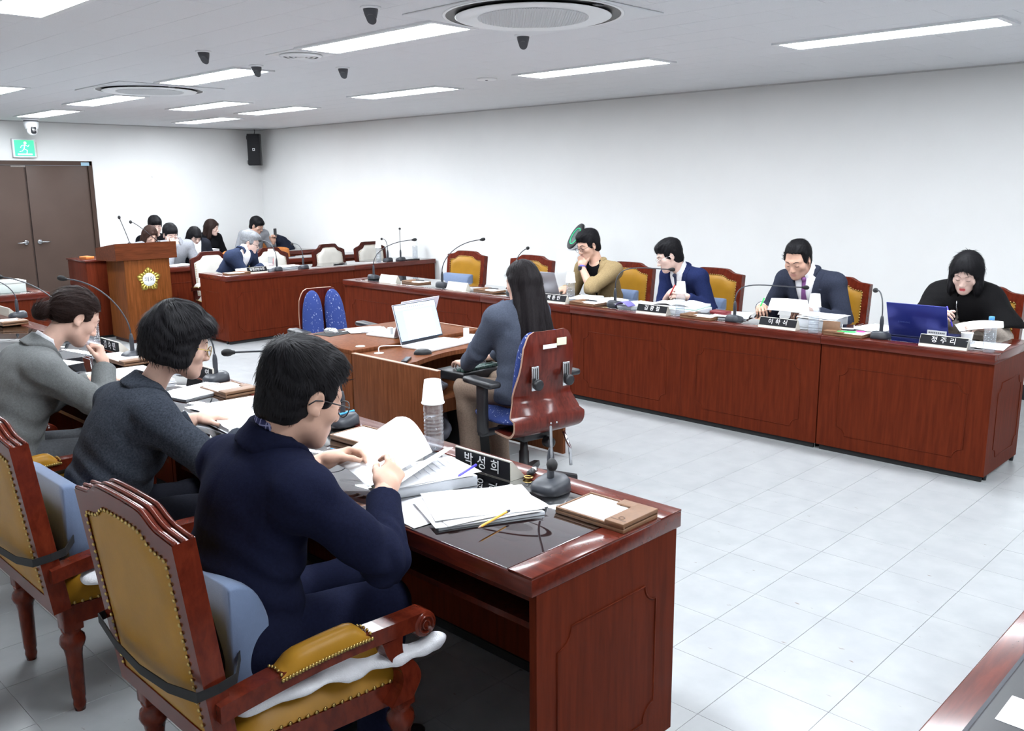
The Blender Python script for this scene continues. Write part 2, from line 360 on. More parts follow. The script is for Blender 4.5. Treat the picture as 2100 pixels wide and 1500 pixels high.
# walls
struct(MB().box(XW, XW+0.15, YB-0.15, YW+0.15, -0.1, ZC+0.1).obj('wall_right', M_WHITE))
DX0, DX1, DZ = 3.16, 5.10, 2.06     # door opening in the far wall
wf = MB(); wf.box(XL-0.15, DX0, YW, YW+0.15, -0.1, ZC+0.1); wf.box(DX1, XW+0.15, YW, YW+0.15, -0.1, ZC+0.1); wf.box(DX0, DX1, YW, YW+0.15, DZ, ZC+0.1)
struct(wf.obj('wall_far', M_WHITE))
struct(MB().box(XL-0.15, XL, YB-0.15, YW+0.15, -0.1, ZC+0.1).obj('wall_left', M_WHITE))
struct(MB().box(XL, XW, YB-0.15, YB, -0.1, ZC+0.1).obj('wall_back', M_WHITE))
M_SKIRT = mat('black_skirting', srgb(26, 27, 30), 0.5)
struct(MB().box(XW-0.012, XW, YB, YW, 0, 0.12).obj('baseboard_right', M_SKIRT))
struct(MB().box(DX1+0.05, XW-0.012, YW-0.012, YW, 0, 0.12).obj('baseboard_far', M_SKIRT))
struct(MB().box(XL, XL+0.012, YB, YW, 0, 0.12).obj('baseboard_left', M_SKIRT))
M_TRIM = mat('wall_trim', srgb(196, 196, 196), 0.7)
struct(MB().box(XW-0.010, XW, YB, YW, ZC-0.012, ZC).obj('trim_1', M_TRIM)); struct(MB().box(XL, XW-0.010, YW-0.010, YW, ZC-0.012, ZC).obj('trim_2', M_TRIM))
# double door
M_DOOR = mat('brown_door_steel', srgb(84, 69, 62), 0.42, noise=(3, 0.05), bump=(240, 0.05), spec=0.15)
M_DOORF = mat('brown_door_frame', srgb(72, 57, 50), 0.4, spec=0.15)
door = struct(thing('door_1', 'brown steel double door with two lever handles', None, (0, 0, 0)))
fr = MB(); fr.box(DX1-0.045, DX1+0.012, YW-0.02, YW+0.1, 0, DZ+0.01); fr.box(DX0-0.012, DX0+0.045, YW-0.02, YW+0.1, 0, DZ+0.01); fr.box(DX0, DX1, YW-0.02, YW+0.1, DZ-0.045, DZ+0.012)
fr.obj('door_frame', M_DOORF, door)
for (a, b, sgn) in ((DX0+0.047, 4.222, -1), (4.245, DX1-0.047, 1)):
    leaf = MB().rbox(a, b, YW+0.004, YW+0.05, 0.01, DZ-0.05, 0.004).obj('door_leaf', M_DOOR, door)
    hx = 4.222-0.075 if sgn < 0 else 4.245+0.075
    h = MB(); h.lathe([(0.0, 0), (0.033, 0), (0.033, 0.008), (0.026, 0.014), (0.012, 0.018), (0.012, 0.05), (0, 0.052)], 20, T=TR((hx, YW+0.004, 0.985), rx=PI/2))
    h.tube([(hx, YW-0.045, 0.985), (hx+sgn*0.04, YW-0.05, 0.986), (hx+sgn*0.08, YW-0.05, 0.982), (hx+sgn*0.125, YW-0.044, 0.984)], [0.011, 0.01, 0.009, 0.006], 10)
    h.obj('handle', M_SILVER, leaf)
MB().box(4.228, 4.239, YW+0.02, YW+0.045, 0.01, DZ-0.05).obj('meeting_strip', M_DOORF, door)
MB().box(4.06, 4.24, YW-0.003, YW+0.004, DZ-0.075, DZ-0.052).obj('door_closer_arm', mat('closer_grey', srgb(120, 110, 104), 0.4), door)
MB().box(4.96, 5.07, YW-0.022, YW-0.019, DZ-0.05, DZ-0.005).obj('door_sticker', mat('pale_sticker', srgb(150, 182, 200), 0.5), door)
# ------------------------------------------------------------------ ceiling fixtures
M_LAMP = mat('lamp_diffuser', (1, 1, 1), 0.6, emit=(0.89, 0.945, 1.0), estr=LIGHT_POWER)
M_LFRAME = mat('lamp_frame', srgb(228, 230, 232), 0.5)
fm = MB()
LW, LL, LE = 0.35, 1.36, 0.035
for (x0, x1, y0, y1) in ((-LW/2, LW/2, -LL/2, -LL/2+LE), (-LW/2, LW/2, LL/2-LE, LL/2), (-LW/2, -LW/2+LE, -LL/2+LE, LL/2-LE), (LW/2-LE, LW/2, -LL/2+LE, LL/2-LE)): fm.box(x0, x1, y0, y1, -0.012, 0.0)
fm = fm.mesh('frame', M_LFRAME)
dm = MB().box(-LW/2+LE, LW/2-LE, -LL/2+LE, LL/2-LE, -0.009, 0.0).mesh('diffuser', M_LAMP)
LIGHTS = [(3.53, 4.55, 'lit ceiling panel nearest the round air conditioner, largest lamp in the middle'), (5.68, 2.35, 'lit ceiling panel at the upper right, alone above the right desks'),
 (5.62, 4.63, 'lit ceiling panel in the right row, second from the upper right corner'), (5.70, 7.03, 'lit ceiling panel in the right row, third from the upper right corner'),
 (3.72, 7.03, 'lit ceiling panel behind the smaller air conditioner, a dark sensor at its end'), (5.0, 9.58, 'short-looking lit ceiling panel left of the pair before the room corner'),
 (5.9, 9.65, 'lit ceiling panel closest to the wall speaker in the room corner'), (6.07, 11.68, 'farthest lit ceiling panel, nearest the far wall above the corner'),
 (3.9, 9.64, 'lit ceiling panel below the edge of the smaller round air conditioner'), (4.07, 11.76, 'lit ceiling panel just in front of the dome camera over the door'),
 (2.76, 9.5, 'lit ceiling panel cut by the left edge, above the dome camera'), (1.66, 4.5, 'bright lit ceiling panel cut by the top left corner'),
 (1.66, 7.03, None), (1.66, 2.2, None), (3.6, 2.0, None), (5.65, -0.2, None), (3.6, -0.3, None), (1.66, -0.2, None)]
for k, (x, y, lb) in enumerate(LIGHTS):
    t = thing('ceiling_light', lb or 'lit ceiling panel outside the picture, %s' % {12: 'left of the near row', 13: 'above the near armchairs', 14: 'before the big air conditioner', 15: 'behind the right desk end', 16: 'above the corner desk', 17: 'straight above the viewpoint'}[k], 'ceiling light', (x, y, ZC), 0, 'recessed ceiling light panels' if lb else 'lamps behind the viewpoint')
    inst('frame', fm, t); inst('diffuser', dm, t)
def aircon(loc, label, rz):
    t = thing('ceiling_air_conditioner', label, 'air conditioner', loc, rz, 'round ceiling air conditioners')
    sq = MB(); sq.rbox(-0.485, 0.485, -0.485, 0.485, -0.010, 0.0, 0.006); sq.obj('square_panel', mat('panel_white', srgb(226, 228, 231), 0.6), t)
    MB().lathe([(0.458, -0.0135), (0.452, -0.0112), (0.34, -0.0112)], 72, cap=False).obj('air_slot', M_BLACK, t)
    MB().lathe([(0.474, -0.010), (0.476, -0.013), (0.470, -0.0155), (0.460, -0.015), (0.456, -0.0112)], 72, cap=False).obj('outer_rim', M_PLWHITE, t)
    d = MB(); d.lathe([(0.0, -0.024), (0.30, -0.024), (0.36, -0.0265), (0.404, -0.025), (0.41, -0.022), (0.40, -0.018), (0.36, -0.0113)], 72, cap=False)
    d.obj('round_cover', M_PLWHITE, t)
    gr = MB()
    n = 20
    for i in range(-n, n+1):
        for ang in (PI/4, -PI/4):
            o = i*0.0135; L = math.sqrt(max(0, 0.29**2-o*o))
            if L < 0.03: continue
            gr.box(-L, L, o-0.0024, o+0.0024, -0.0285, -0.0245, T=TR(rz=ang))
    gr.obj('grille', M_PLWHITE, t)
    bk = MB(); bk.lathe([(0, -0.0252), (0.288, -0.0252)], 48, cap=False); bk.obj('grille_backing', mat('grille_grey', srgb(172, 178, 184), 0.7), t)
    MB().rbox(-0.03, 0.03, -0.448, -0.42, -0.02, -0.0113, 0.003).obj('sensor', M_DGREY, t)
    return t
aircon((3.62, 3.37, ZC), 'large round white ceiling air conditioner with perforated cover at the top edge', 0)
aircon((3.78, 8.3, ZC), 'smaller-looking round ceiling air conditioner farther down the room', 0)
# black wedge microphones / sensors
SP = [(2.90, 3.81, 'dark wedge ceiling sensor nearest the top edge, left of the big air conditioner'), (3.01, 5.77, 'dark wedge ceiling sensor farthest left, alone above the door side'), (3.64, 6.19, 'small dark wedge ceiling sensor at the end of a lit panel'),
      (4.18, 5.86, 'dark wedge ceiling sensor below the round white vent, centre of the ceiling'), (4.09, 3.89, 'dark wedge ceiling sensor hanging right below the big round air conditioner')]
for (x, y, lb) in SP:
    t = thing('ceiling_sensor', lb, 'ceiling sensor', (x, y, ZC), RAD(40), 'dark wedge ceiling sensors')
    MB().lathe([(0, 0), (0.052, 0), (0.052, -0.006), (0.046, -0.010), (0, -0.010)], 24).obj('mount_plate', M_PLWHITE, t)
    m = MB()
    def sec(u, v):
        a = 2*PI*u; zz = -0.008-0.05*v; r = 0.038*(1-0.35*v**1.6); tilt = 0.014*v
        return (r*math.cos(a)+tilt, r*math.sin(a), zz+ (0.02*v*v*(-math.cos(a))))
    m.grid(sec, 24, 8)
    base = len(m.v); ring = [8*25+i for i in range(24)]
    m.f.append(tuple(reversed(ring))); m.m.append(0); m.sm.append(False)
    m.obj('sensor_body', M_DGREY, t)
t = thing('ceiling_vent', 'round white supply vent in a square plate beside the centre lamp', 'vent', (3.557, 5.463, ZC))
MB().rbox(-0.17, 0.17, -0.17, 0.17, -0.006, 0, 0.003).obj('vent_plate', M_PLWHITE, t)
v = MB()
for r in (0.135, 0.10, 0.065): v.lathe([(r, -0.006), (r+0.012, -0.012), (r-0.012, -0.024), (r-0.02, -0.020)], 36, cap=False)
v.lathe([(0, -0.026), (0.03, -0.024), (0.034, -0.012)], 24, cap=False); v.obj('vent_rings', M_PLWHITE, t)
t = thing('smoke_detector', 'thin round white cover flush with the ceiling near the right lamps', 'smoke detector', (5.51, 5.67, ZC))
MB().lathe([(0, -0.014), (0.08, -0.012), (0.088, 0)], 36).obj('cover', M_PLWHITE, t); MB().lathe([(0, -0.018), (0.012, -0.016), (0.014, -0.012)], 14).obj('test_button', M_DGREY, t)
# dome / pan-tilt camera over the door
t = thing('ceiling_camera', 'white pan tilt camera hanging from the ceiling above the exit sign', 'camera', (4.19, 12.72, ZC), 0)
MB().lathe([(0, 0), (0.105, 0), (0.105, -0.02), (0.10, -0.03), (0, -0.03)], 32).obj('mount_plate', M_PLWHITE, t)
MB().lathe([(0.088, -0.03), (0.088, -0.045), (0.086, -0.045)], 32, cap=False).obj('dark_ring', M_DGREY, t)
MB().lathe([(0.088, -0.045), (0.086, -0.09), (0.075, -0.13), (0.07, -0.135), (0, -0.135)], 32).obj('camera_base', M_PLWHITE, t)
hd = MB().ball((0, -0.01, -0.155), (0.062, 0.062, 0.066), 24, 14); hd = hd.obj('camera_head', M_PLWHITE, t)
MB().rbox(-0.033, 0.033, -0.082, -0.05, -0.195, -0.105, 0.02).obj('lens_window', M_BLACK, hd)
MB().lathe([(0, 0.006), (0.02, 0.004), (0.024, 0)], 20, T=TR((0, -0.081, -0.15), rx=PI/2)).obj('lens', M_CHROME, hd)
# exit sign
t = thing('exit_sign', 'glowing green emergency exit sign on the wall above the door', 'exit sign', (4.24, YW, 2.11))
MB().rbox(-0.145, 0.145, -0.055, 0, 0, 0.245, 0.006).obj('sign_housing', M_PLWHITE, t)
M_GRN = mat('exit_green', srgb(40, 200, 130), 0.5, emit=srgb(70, 225, 140), estr=1.0); M_GWH = mat('exit_white', (1, 1, 1), 0.5, emit=(0.95, 1, 0.98), estr=2.6)
pn = MB().box(-0.122, 0.122, -0.0575, -0.055, 0.02, 0.225).obj('green_panel', M_GRN, t)
pg = MB()   # the running figure and the doorway, as a flat print
pg.box(-0.088, 0.088, -0.0585, -0.0575, 0.035, 0.05); pg.ball((0.012, -0.058, 0.19), (0.017, 0.002, 0.017), 14, 8)
pg.tube([(0.005, -0.0585, 0.168), (-0.008, -0.0585, 0.115)], 0.017, 8, flat=0.1); pg.tube([(-0.006, -0.0585, 0.112), (0.03, -0.0585, 0.095), (0.022, -0.0585, 0.05)], 0.010, 8, flat=0.15); pg.tube([(-0.01, -0.0585, 0.112), (-0.03, -0.0585, 0.085), (-0.065, -0.0585, 0.075)], 0.010, 8, flat=0.15)
pg.tube([(0.008, -0.0585, 0.165), (0.045, -0.0585, 0.145), (0.06, -0.0585, 0.165)], 0.008, 8, flat=0.15); pg.tube([(0.0, -0.0585, 0.165), (-0.035, -0.0585, 0.155), (-0.05, -0.0585, 0.125)], 0.008, 8, flat=0.15)
pg.obj('running_figure', M_GWH, pn)
MB().rbox(0.145, 0.16, -0.045, 0, 0.02, 0.21, 0.003).obj('side_cap', M_CREAM, t)
# wall speaker in the corner
t = thing('wall_speaker', 'black column loudspeaker mounted high in the room corner', 'speaker', (7.56, 13.06, 2.03), RAD(-40))
MB().rbox(-0.098, 0.098, -0.075, 0.075, 0, 0.485, 0.008).obj('cabinet', M_BLACK, t)
MB().rbox(-0.088, 0.088, -0.086, -0.074, 0.014, 0.471, 0.005).obj('grille', mat('speaker_grille', srgb(22, 23, 28), 0.7, bump=(600, 0.6)), t)
lg = MB(); lg.box(-0.019, 0.019, -0.0885, -0.086, 0.225, 0.263); lg = lg.obj('badge', M_PLWHITE, t); MB().lathe([(0, 0.0004), (0.011, 0.0004), (0.011, 0)], 16, T=TR((0, -0.0885, 0.244), rx=PI/2)).obj('badge_dot', M_BLACK, lg)
for z in (0.05, 0.43): MB().rbox(-0.115, -0.096, -0.03, 0.03, z-0.03, z+0.03, 0.004).obj('bracket', M_BLACK, t)
MB().tube([(0, 0.03, 0.48), (0.01, 0.05, 0.53), (0.0, 0.06, 0.556)], 0.005, 6).obj('speaker_wire', M_BLACK, t)
MB().ball((5.97, YW-0.002, 1.86), 0.012, 10, 6).obj('wall_hook', M_PLWHITE); tag(bpy.data.objects['wall_hook'], 'tiny white hook on the far wall right of the door', 'hook')
# ------------------------------------------------------------------ desks
DT = 0.755
def notched(x0, x1, z0, z1, r=0.055, n=6):
    """closed outline with inward quarter-round corners"""
    pts = []
    for cx, cz, a0 in ((x0, z0, 90), (x1, z0, 180), (x1, z1, 270), (x0, z1, 0)):
        for k in range(n+1):
            a = RAD(a0-90*k/n) if True else 0
            pts.append((cx+r*math.cos(a), cz+r*math.sin(a)))
    return pts
def moulding(x0, x1, z0, z1, y, T=None, r=0.055, w=0.003):
    """thin raised bead following a notched panel outline on a vertical board facing -y"""
    m = MB(); p = notched(x0, x1, z0, z1, r)
    m.tube([(a, y-0.0006, b) for a, b in p], w, 5, closed=True, T=T)
    return m
def desk(label, loc, rz, L, D=0.65, panels=1, right_end=False, left_end=False, glass_in=(0.10, 0.10), group=None):
    """front faces -y, sitter on +y; x runs -L/2..L/2; origin on the floor under the middle of the front"""
    t = thing('council_desk', label, 'desk', loc, rz, group)
    H = DT; top_t = 0.055
    tp = MB(); tp.rbox(-L/2+0.001, L/2-0.001, -0.02, D-0.02, H-top_t, H-0.006, 0.003)
    tp.obj('desk_top', M_REDTOP, t)
    a, b = glass_in
    # raised border rails that frame the glass sheet
    br = MB(); br.rbox(-L/2+0.001, L/2-0.001, -0.02, 0.085, H-0.0065, H, 0.0015)
    if left_end: br.rbox(-L/2+0.001, -L/2+a, 0.086, D-0.02, H-0.0065, H, 0.0015)
    if right_end: br.rbox(L/2-b, L/2-0.001, 0.086, D-0.02, H-0.0065, H, 0.0015)
    br.obj('top_border', M_REDTOP, t)
    gx0 = -L/2+(a+0.004 if left_end else 0.003); gx1 = L/2-(b+0.004 if right_end else 0.003)
    MB().rbox(gx0, gx1, 0.092, D-0.022, H-0.0055, H-0.0005, 0.001).obj('glass_sheet', M_SHEET, t)
    fb = MB().box(-L/2+0.004, L/2-0.004, 0, 0.022, 0.035, H-top_t).obj('front_board', M_RED, t)
    MB().box(-L/2+0.02, L/2-0.02, 0.012, 0.03, 0.0, 0.035).obj('plinth', M_BLACKM, t)
    pw = L/panels
    for k in range(panels):
        x0 = -L/2+k*pw
        moulding(x0+0.13, x0+pw-0.13, 0.12, H-0.19, 0).obj('panel_moulding', M_RED, fb)
        if k: MB().box(x0-0.0012, x0+0.0012, -0.0008, 0.002, 0.035, H-top_t).obj('board_joint', M_DARKWOOD, fb)
    for sx, e in ((-1, left_end), (1, right_end)):
        x0 = sx*(L/2-0.004); x1 = x0-sx*0.025
        sb = MB().box(min(x0, x1), max(x0, x1), 0.022, D-0.04, 0.035, H-top_t).obj('side_board', M_RED, t)
        if e:
            T = TR((x0, D/2, 0), rz=PI/2*sx)
            moulding(-D/2+0.12, D/2-0.10, 0.12, H-0.19, 0, T=T).obj('panel_moulding', M_RED, sb)
        for yy in (D-0.07, 0.07): MB().lathe([(0.012, 0.0), (0.014, 0.02), (0.014, 0.036)], 12, c=(x0-sx*0.016, yy, 0)).obj('foot', M_BLACK, sb)
    MB().box(-L/2+0.03, L/2-0.03, 0.15, D-0.06, 0.585, 0.603).obj('shelf', M_DARKWOOD, t)
    MB().box(-L/2+0.03, L/2-0.03, D-0.068, D-0.05, H-top_t-0.03, H-top_t).obj('apron', M_DARKWOOD, t)
    return t
GD = 'red-brown council desks'
# right-hand row (fronts face -X)
RF = -PI/2
def drow(y0, y1, label, panels, re=False, le=False): return desk(label, (5.41, (y0+y1)/2, 0), RF, y1-y0, 0.655, panels, re, le, group=GD)
drow(1.50, 2.525, 'red-brown desk at the right end of the long row, with the blue laptop on it', 1, re=True)
drow(2.525, 4.63, 'wide red-brown desk with two front panels, in front of the two men in dark suits', 2)
drow(4.63, 5.67, 'red-brown desk of the right row with the silver laptop, partly behind the typist', 1)
drow(5.67, 7.73, 'far end desk of the right row, before the two empty mustard chairs', 2, le=True)
# near row (fronts face +X, sitters on the camera side)
NF = PI/2
def nrow(y0, y1, label, le=False, re=False): return desk(label, (2.155, (y0+y1)/2, 0), NF, y1-y0, 0.66, 2, re, le, glass_in=(0.085, 0.085), group=GD)
nrow(1.42, 3.46, 'nearest red-brown desk, before the man in the navy jacket', le=True)
nrow(3.46, 5.34, 'red-brown desk of the near row before the woman with the hair bun')
nrow(5.34, 7.73, 'empty red-brown desk of the near row cut by the left edge', re=True)
# officials' row (fronts face -Y)
desk('red-brown desk of the grey-haired man, right of the podium', (5.60, 9.0, 0), 0, 1.70, 0.62, 1, False, True, group=GD)
desk('red-brown desk reaching the right wall, behind the far mustard chair', (7.10, 9.0, 0), 0, 1.30, 0.62, 1, False, False, group=GD)
desk('red-brown desk left of the podium carrying the white box and sign', (1.95, 8.98, 0), 0, 2.0, 0.62, 2, True, False, group=GD)
# observers' rows
desk('dark red desk of the first observers row behind the podium', (5.20, 10.50, 0), 0, 1.9, 0.45, 1, False, True, group=GD)
desk('dark red desk of the first observers row beside the right wall, behind the ivory chairs', (6.96, 10.50, 0), 0, 1.6, 0.45, 1, group=GD)
desk('dark red desk of the last observers row, before the man with a phone', (6.55, 11.80, 0), 0, 2.44, 0.42, 1, group=GD)
# chair person's desk at the lower right corner
t = thing('presiding_desk', 'red-brown desk edge cutting the lower right corner of the picture', 'desk', (2.45, 0.49, 0))
MB().rbox(-1.25, 1.25, -0.75, 0.0, 0.70, 0.755, 0.004).obj('desk_top', M_REDTOP, t)
MB().box(-1.22, 1.22, -0.05, -0.028, 0.035, 0.70).obj('front_board', M_RED, t)
for x in (-1.22, 1.195): MB().box(x, x+0.025, -0.72, -0.05, 0.0, 0.70).obj('side_board', M_RED, t)
# podium
def podium():
    t = thing('podium', 'tall wooden speaking podium with a gold council emblem', 'podium', (4.305, 9.89, 0))
    MB().rbox(-0.255, 0.255, 0.0, 0.49, 0.04, 0.93, 0.004).obj('body', M_POD, t)
    MB().rbox(-0.235, 0.235, 0.02, 0.47, 0.0, 0.04, 0.003).obj('plinth', M_DARKWOOD, t)
    c = MB(); poly = [(-0.02, 0.925), (0.52, 0.905), (0.52, 1.045), (-0.02, 1.11)]
    c.prism(poly, -0.35, 0.34, axis='x'); c.obj('cap', M_PODTOP, t)
    for sx in (-1, 1): MB().box(sx*0.2545, sx*0.2565, 0.01, 0.48, 0.05, 0.92).obj('side_panel', M_POD, t)
    # emblem: five-lobed gold rose with a white disc
    e = thing('emblem', None, None, (0.0, -0.006, 0.70)); e.parent = t
    m = MB(); N = 80; pts = []
    for k in range(N):
        a = PI/2+2*PI*k/N; r = 0.118+0.018*math.cos(5*(a-PI/2))+0.004*math.cos(20*(a-PI/2)); pts.append((r*math.cos(a), r*math.sin(a)))
    m.prism(pts, -0.004, 0.008); 
    m = m.obj('rosette', M_GOLD, t, (0.0, -0.004, 0.70))
    pt = MB()
    for k in range(20):
        a = PI/2+2*PI*k/20; ro = 0.112+0.018*math.cos(5*(a-PI/2)); big = 1.3 if k % 4 == 0 else 1.0
        pt.ball(((0.078+ro)/2*math.cos(a), -0.009, (0.078+ro)/2*math.sin(a)), (0.021*big, 0.009, 0.0105*big), 12, 8, T=TR((0, 0, 0))@Matrix.Translation((0, 0, 0)) if False else Matrix.Translation(((0.072+ro)/2*math.cos(a), -0.008, (0.072+ro)/2*math.sin(a))) @ Matrix.Rotation(-a, 4, 'Y') @ Matrix.Translation((-(0.078+ro)/2*math.cos(a), 0.009, -(0.078+ro)/2*math.sin(a))))
    pt.obj('petals', M_GOLD, m)
    d = MB().lathe([(0, 0.012), (0.07, 0.012), (0.073, 0.008), (0.073, 0)], 48, T=TR((0, -0.002, 0), rx=PI/2)).obj('disc', M_PLWHITE, m)
    lettering('의회', 0.062, d, M_INK, TR((0, -0.0146, 0.003), rx=PI/2))
    bpy.data.objects.remove(e)
    return t
podium()
# tall side cabinet behind the podium
t = thing('side_cabinet', 'dark red wooden cabinet standing close behind the podium', 'cabinet', (4.05, 10.72, 0))
MB().rbox(-0.17, 0.14, -0.2, 0.35, 0.03, 0.885, 0.004).obj('body', M_RED, t); MB().rbox(-0.185, 0.155, -0.215, 0.36, 0.885, 0.905, 0.003).obj('cabinet_top', M_REDTOP, t); MB().box(-0.15, 0.12, -0.18, 0.33, 0, 0.03).obj('plinth', M_BLACKM, t)
# stenographers' desks, back to back
t = thing('typing_desk', 'brown wooden typing desk of the long-haired typist, with curved edge', 'desk', (0, 0, 0))
tp = MB(); poly = [(3.135, 4.385), (3.135, 3.93)]
for k in range(15):
    u = k/14; poly.append((3.22+0.92*u, 3.93+0.10*math.sin(PI*min(1, u*1.15))*(u < 0.87)-0.0 if u < 0.87 else 3.93-0.22*((u-0.87)/0.13)))
poly += [(4.14, 4.385)]
tp.prism(poly, 0.69, 0.717, axis='z'); tp.obj('desk_top', M_BRWOOD, t)
sp = MB().rbox(3.105, 3.130, 3.61, 4.39, 0.02, 0.722, 0.002).obj('side_panel', M_BRWOOD, t); MB().box(3.104, 3.131, 3.609, 4.391, 0.7225, 0.7265).obj('edge_band', M_EDGE, sp)
sp = MB().rbox(4.145, 4.170, 3.61, 4.39, 0.02, 0.722, 0.002).obj('side_panel', M_BRWOOD, t); MB().box(4.144, 4.171, 3.609, 4.391, 0.7225, 0.7265).obj('edge_band', M_EDGE, sp)
MB().box(3.13, 4.145, 4.36, 4.38, 0.1, 0.69).obj('modesty_board', M_BRWOOD, t)
MB().box(3.13, 4.145, 3.86, 4.36, 0.46, 0.478).obj('shelf', M_BRWOOD, t)
MB().box(3.13, 4.145, 3.86, 3.88, 0.40, 0.46).obj('shelf_rail', M_BRWOOD, t)
MB().lathe([(0.024, 0), (0.03, 0), (0.03, 0.003), (0.024, 0.003)], 24, c=(3.24, 4.30, 0.717)).obj('cable_grommet', M_CREAM, t)
t = thing('typing_desk', 'brown wooden typing desk farther back, before the empty blue split-back chair', 'desk', (0, 0, 0))
MB().rbox(3.105, 4.17, 4.392, 5.12, 0.712, 0.742, 0.004).obj('desk_top', M_BRWOOD, t)
for x in (3.105, 4.145): MB().rbox(x, x+0.025, 4.40, 5.10, 0.02, 0.712, 0.002).obj('side_panel', M_BRWOOD, t)
MB().box(3.13, 4.145, 4.40, 4.42, 0.1, 0.712).obj('modesty_board', M_BRWOOD, t)
MB().box(4.16, 4.172, 4.40, 5.10, 0.744, 0.748).obj('edge_band', M_EDGE, t)
MB().lathe([(0.024, 0), (0.03, 0), (0.03, 0.003), (0.024, 0.003)], 24, c=(3.22, 4.46, 0.742)).obj('cable_grommet', M_CREAM, t)
# ------------------------------------------------------------------ chairs
def smoothpoly(pts, n=4):
    """Catmull-Rom through open list of 2-D points"""
    out = []
    for i in range(len(pts)-1):
        p0 = pts[max(0, i-1)]; p1 = pts[i]; p2 = pts[i+1]; p3 = pts[min(len(pts)-1, i+2)]
        for k in range(n):
            t = k/n
            out.append(tuple(0.5*((2*p1[j])+(-p0[j]+p2[j])*t+(2*p0[j]-5*p1[j]+4*p2[j]-p3[j])*t*t+(-p0[j]+3*p1[j]-3*p2[j]+p3[j])*t**3) for j in range(len(p1))))
    out.append(tuple(pts[-1])); return out
def armchair(kind, W=0.55, HB=0.97, strap=True):
    """faces +y; origin on the floor under the seat centre"""
    pad = M_YEL if kind == 'mustard' else M_WLEATH
    wd = M_CHAIRWOOD if kind == 'mustard' else M_DARKWOOD
    t = thing('armchair', 'x', 'chair', (0, 0, 0))
    h = W/2
    # ---- back: tilted plate. local back coordinates (x, z along the back)
    if kind == 'mustard':
        half = [(0, HB), (0.10, HB-0.002), (0.135, HB-0.008), (0.165, HB-0.024), (0.195, HB-0.036), (0.225, HB-0.040), (h, HB-0.046)]
    else:
        half = [(0, HB), (0.10, HB), (0.125, HB-0.012), (0.145, HB-0.036), (0.17, HB-0.052), (0.21, HB-0.064), (h, HB-0.085)]
    half = smoothpoly(half, 3)
    top = [(-x, z) for x, z in reversed(half)]+half[1:]
    zb = 0.40
    def outline(inset):
        k = (h-inset)/h
        tt = [(x*k, z-inset*1.05) for x, z in top]
        return tt
    tilt = RAD(-7)       # leans back (towards -y) as it rises
    T = TR((0, -0.27, zb), rx=-tilt) @ Matrix.Translation((0, 0, -zb))
    # frame ring: front/back faces between outer and inner outline
    def ring(y0, y1, ins0, ins1, zlo0, zlo1):
        o = outline(ins0); i = outline(ins1); n = len(o)
        OO = [(-(h-ins0), zlo0)]+o+[((h-ins0), zlo0)]; II = [(-(h-ins1), zlo1)]+i+[((h-ins1), zlo1)]
        N = len(OO); vs = [(x, y0, z) for x, z in OO]+[(x, y0, z) for x, z in II]+[(x, y1, z) for x, z in OO]+[(x, y1, z) for x, z in II]
        fs = []
        for k in range(N):
            k2 = (k+1) % N
            fs += [(k, N+k, N+k2, k2), (2*N+k, 2*N+k2, 3*N+k2, 3*N+k), (k, k2, 2*N+k2, 2*N+k), (N+k, 3*N+k, 3*N+k2, N+k2)]
        return vs, fs
    fr = MB(); vs, fs = ring(-0.028, 0.028, 0.0, 0.048 if kind == 'mustard' else 0.036, zb-0.02, zb+0.035); fr.add(vs, fs, T=T)
    bk = fr.obj('back_frame', wd, t)
    # fluted ridges along the top rail
    rg = MB()
    for y in (-0.02, 0.0, 0.02): rg.tube([(x, y, z+0.001) for x, z in top], 0.0062, 6, T=T)
    rg.obj('top_ridges', wd, bk)
    def panel(y, bulge, name):
        i0 = 0.046 if kind == 'mustard' else 0.034; m = MB(); o = outline(i0); n = len(o); ins = h-i0
        def fn(u, v):
            x = -ins+2*ins*u
            # top z at x
            zt = np.interp(x, [p[0] for p in o], [p[1] for p in o]); zz = (zb+0.033)+(zt-zb-0.033)*v
            e = min(1, 6*u, 6*(1-u))*min(1, 8*v, 8*(1-v)); e = math.sin(e*PI/2)
            return (x, y+bulge*e, zz)
        m.grid(fn, 16, 16, T=T); return m.obj(name, pad, t)
    panel(0.020, 0.028, 'back_pad'); panel(-0.024, -0.010, 'rear_pad')
    # brass nails round both pads
    nl = MB(); o = outline(0.050); ins = h-0.050
    path = [(-ins, zb+0.05)]+o+[(ins, zb+0.05)]
    d = 0; step = 0.021; P = [Vector((a, 0, b)) for a, b in path]; acc = 0.0
    spots = []
    for a, b in zip(P[:-1], P[1:]):
        L = (b-a).length
        while acc < L: spots.append(a+(b-a)*(acc/L)); acc += step
        acc -= L
    for s in spots:
        for y in (0.030, -0.030): nl.ball((s.x, y, s.z), (0.0058, 0.004, 0.0058), 6, 4, T=T)
    tag(nl.obj('nail_trim', M_BRASS, t), kind='stuff')
    # ---- seat
    sw0, sw1 = W*0.47, W*0.56    # rear / front half widths
    ap = MB()
    poly = [(-sw0, -0.26), (sw0, -0.26), (sw1, 0.27), (-sw1, 0.27)]
    ap.prism(poly, 0.32, 0.385, axis='z'); ap.obj('seat_rail', wd, t)
    st = MB()
    def sfn(u, v):
        y = -0.25+0.525*v; hw = sw0+(sw1-sw0)*v-0.004
        e = min(1, 7*u, 7*(1-u))*min(1, 7*v, 7*(1-v)); e = math.sin(e*PI/2)
        return (-hw+2*hw*u, y, 0.386+0.078*e)
    st.grid(sfn, 18, 16); st.obj('seat', pad, t)
    nl = MB()
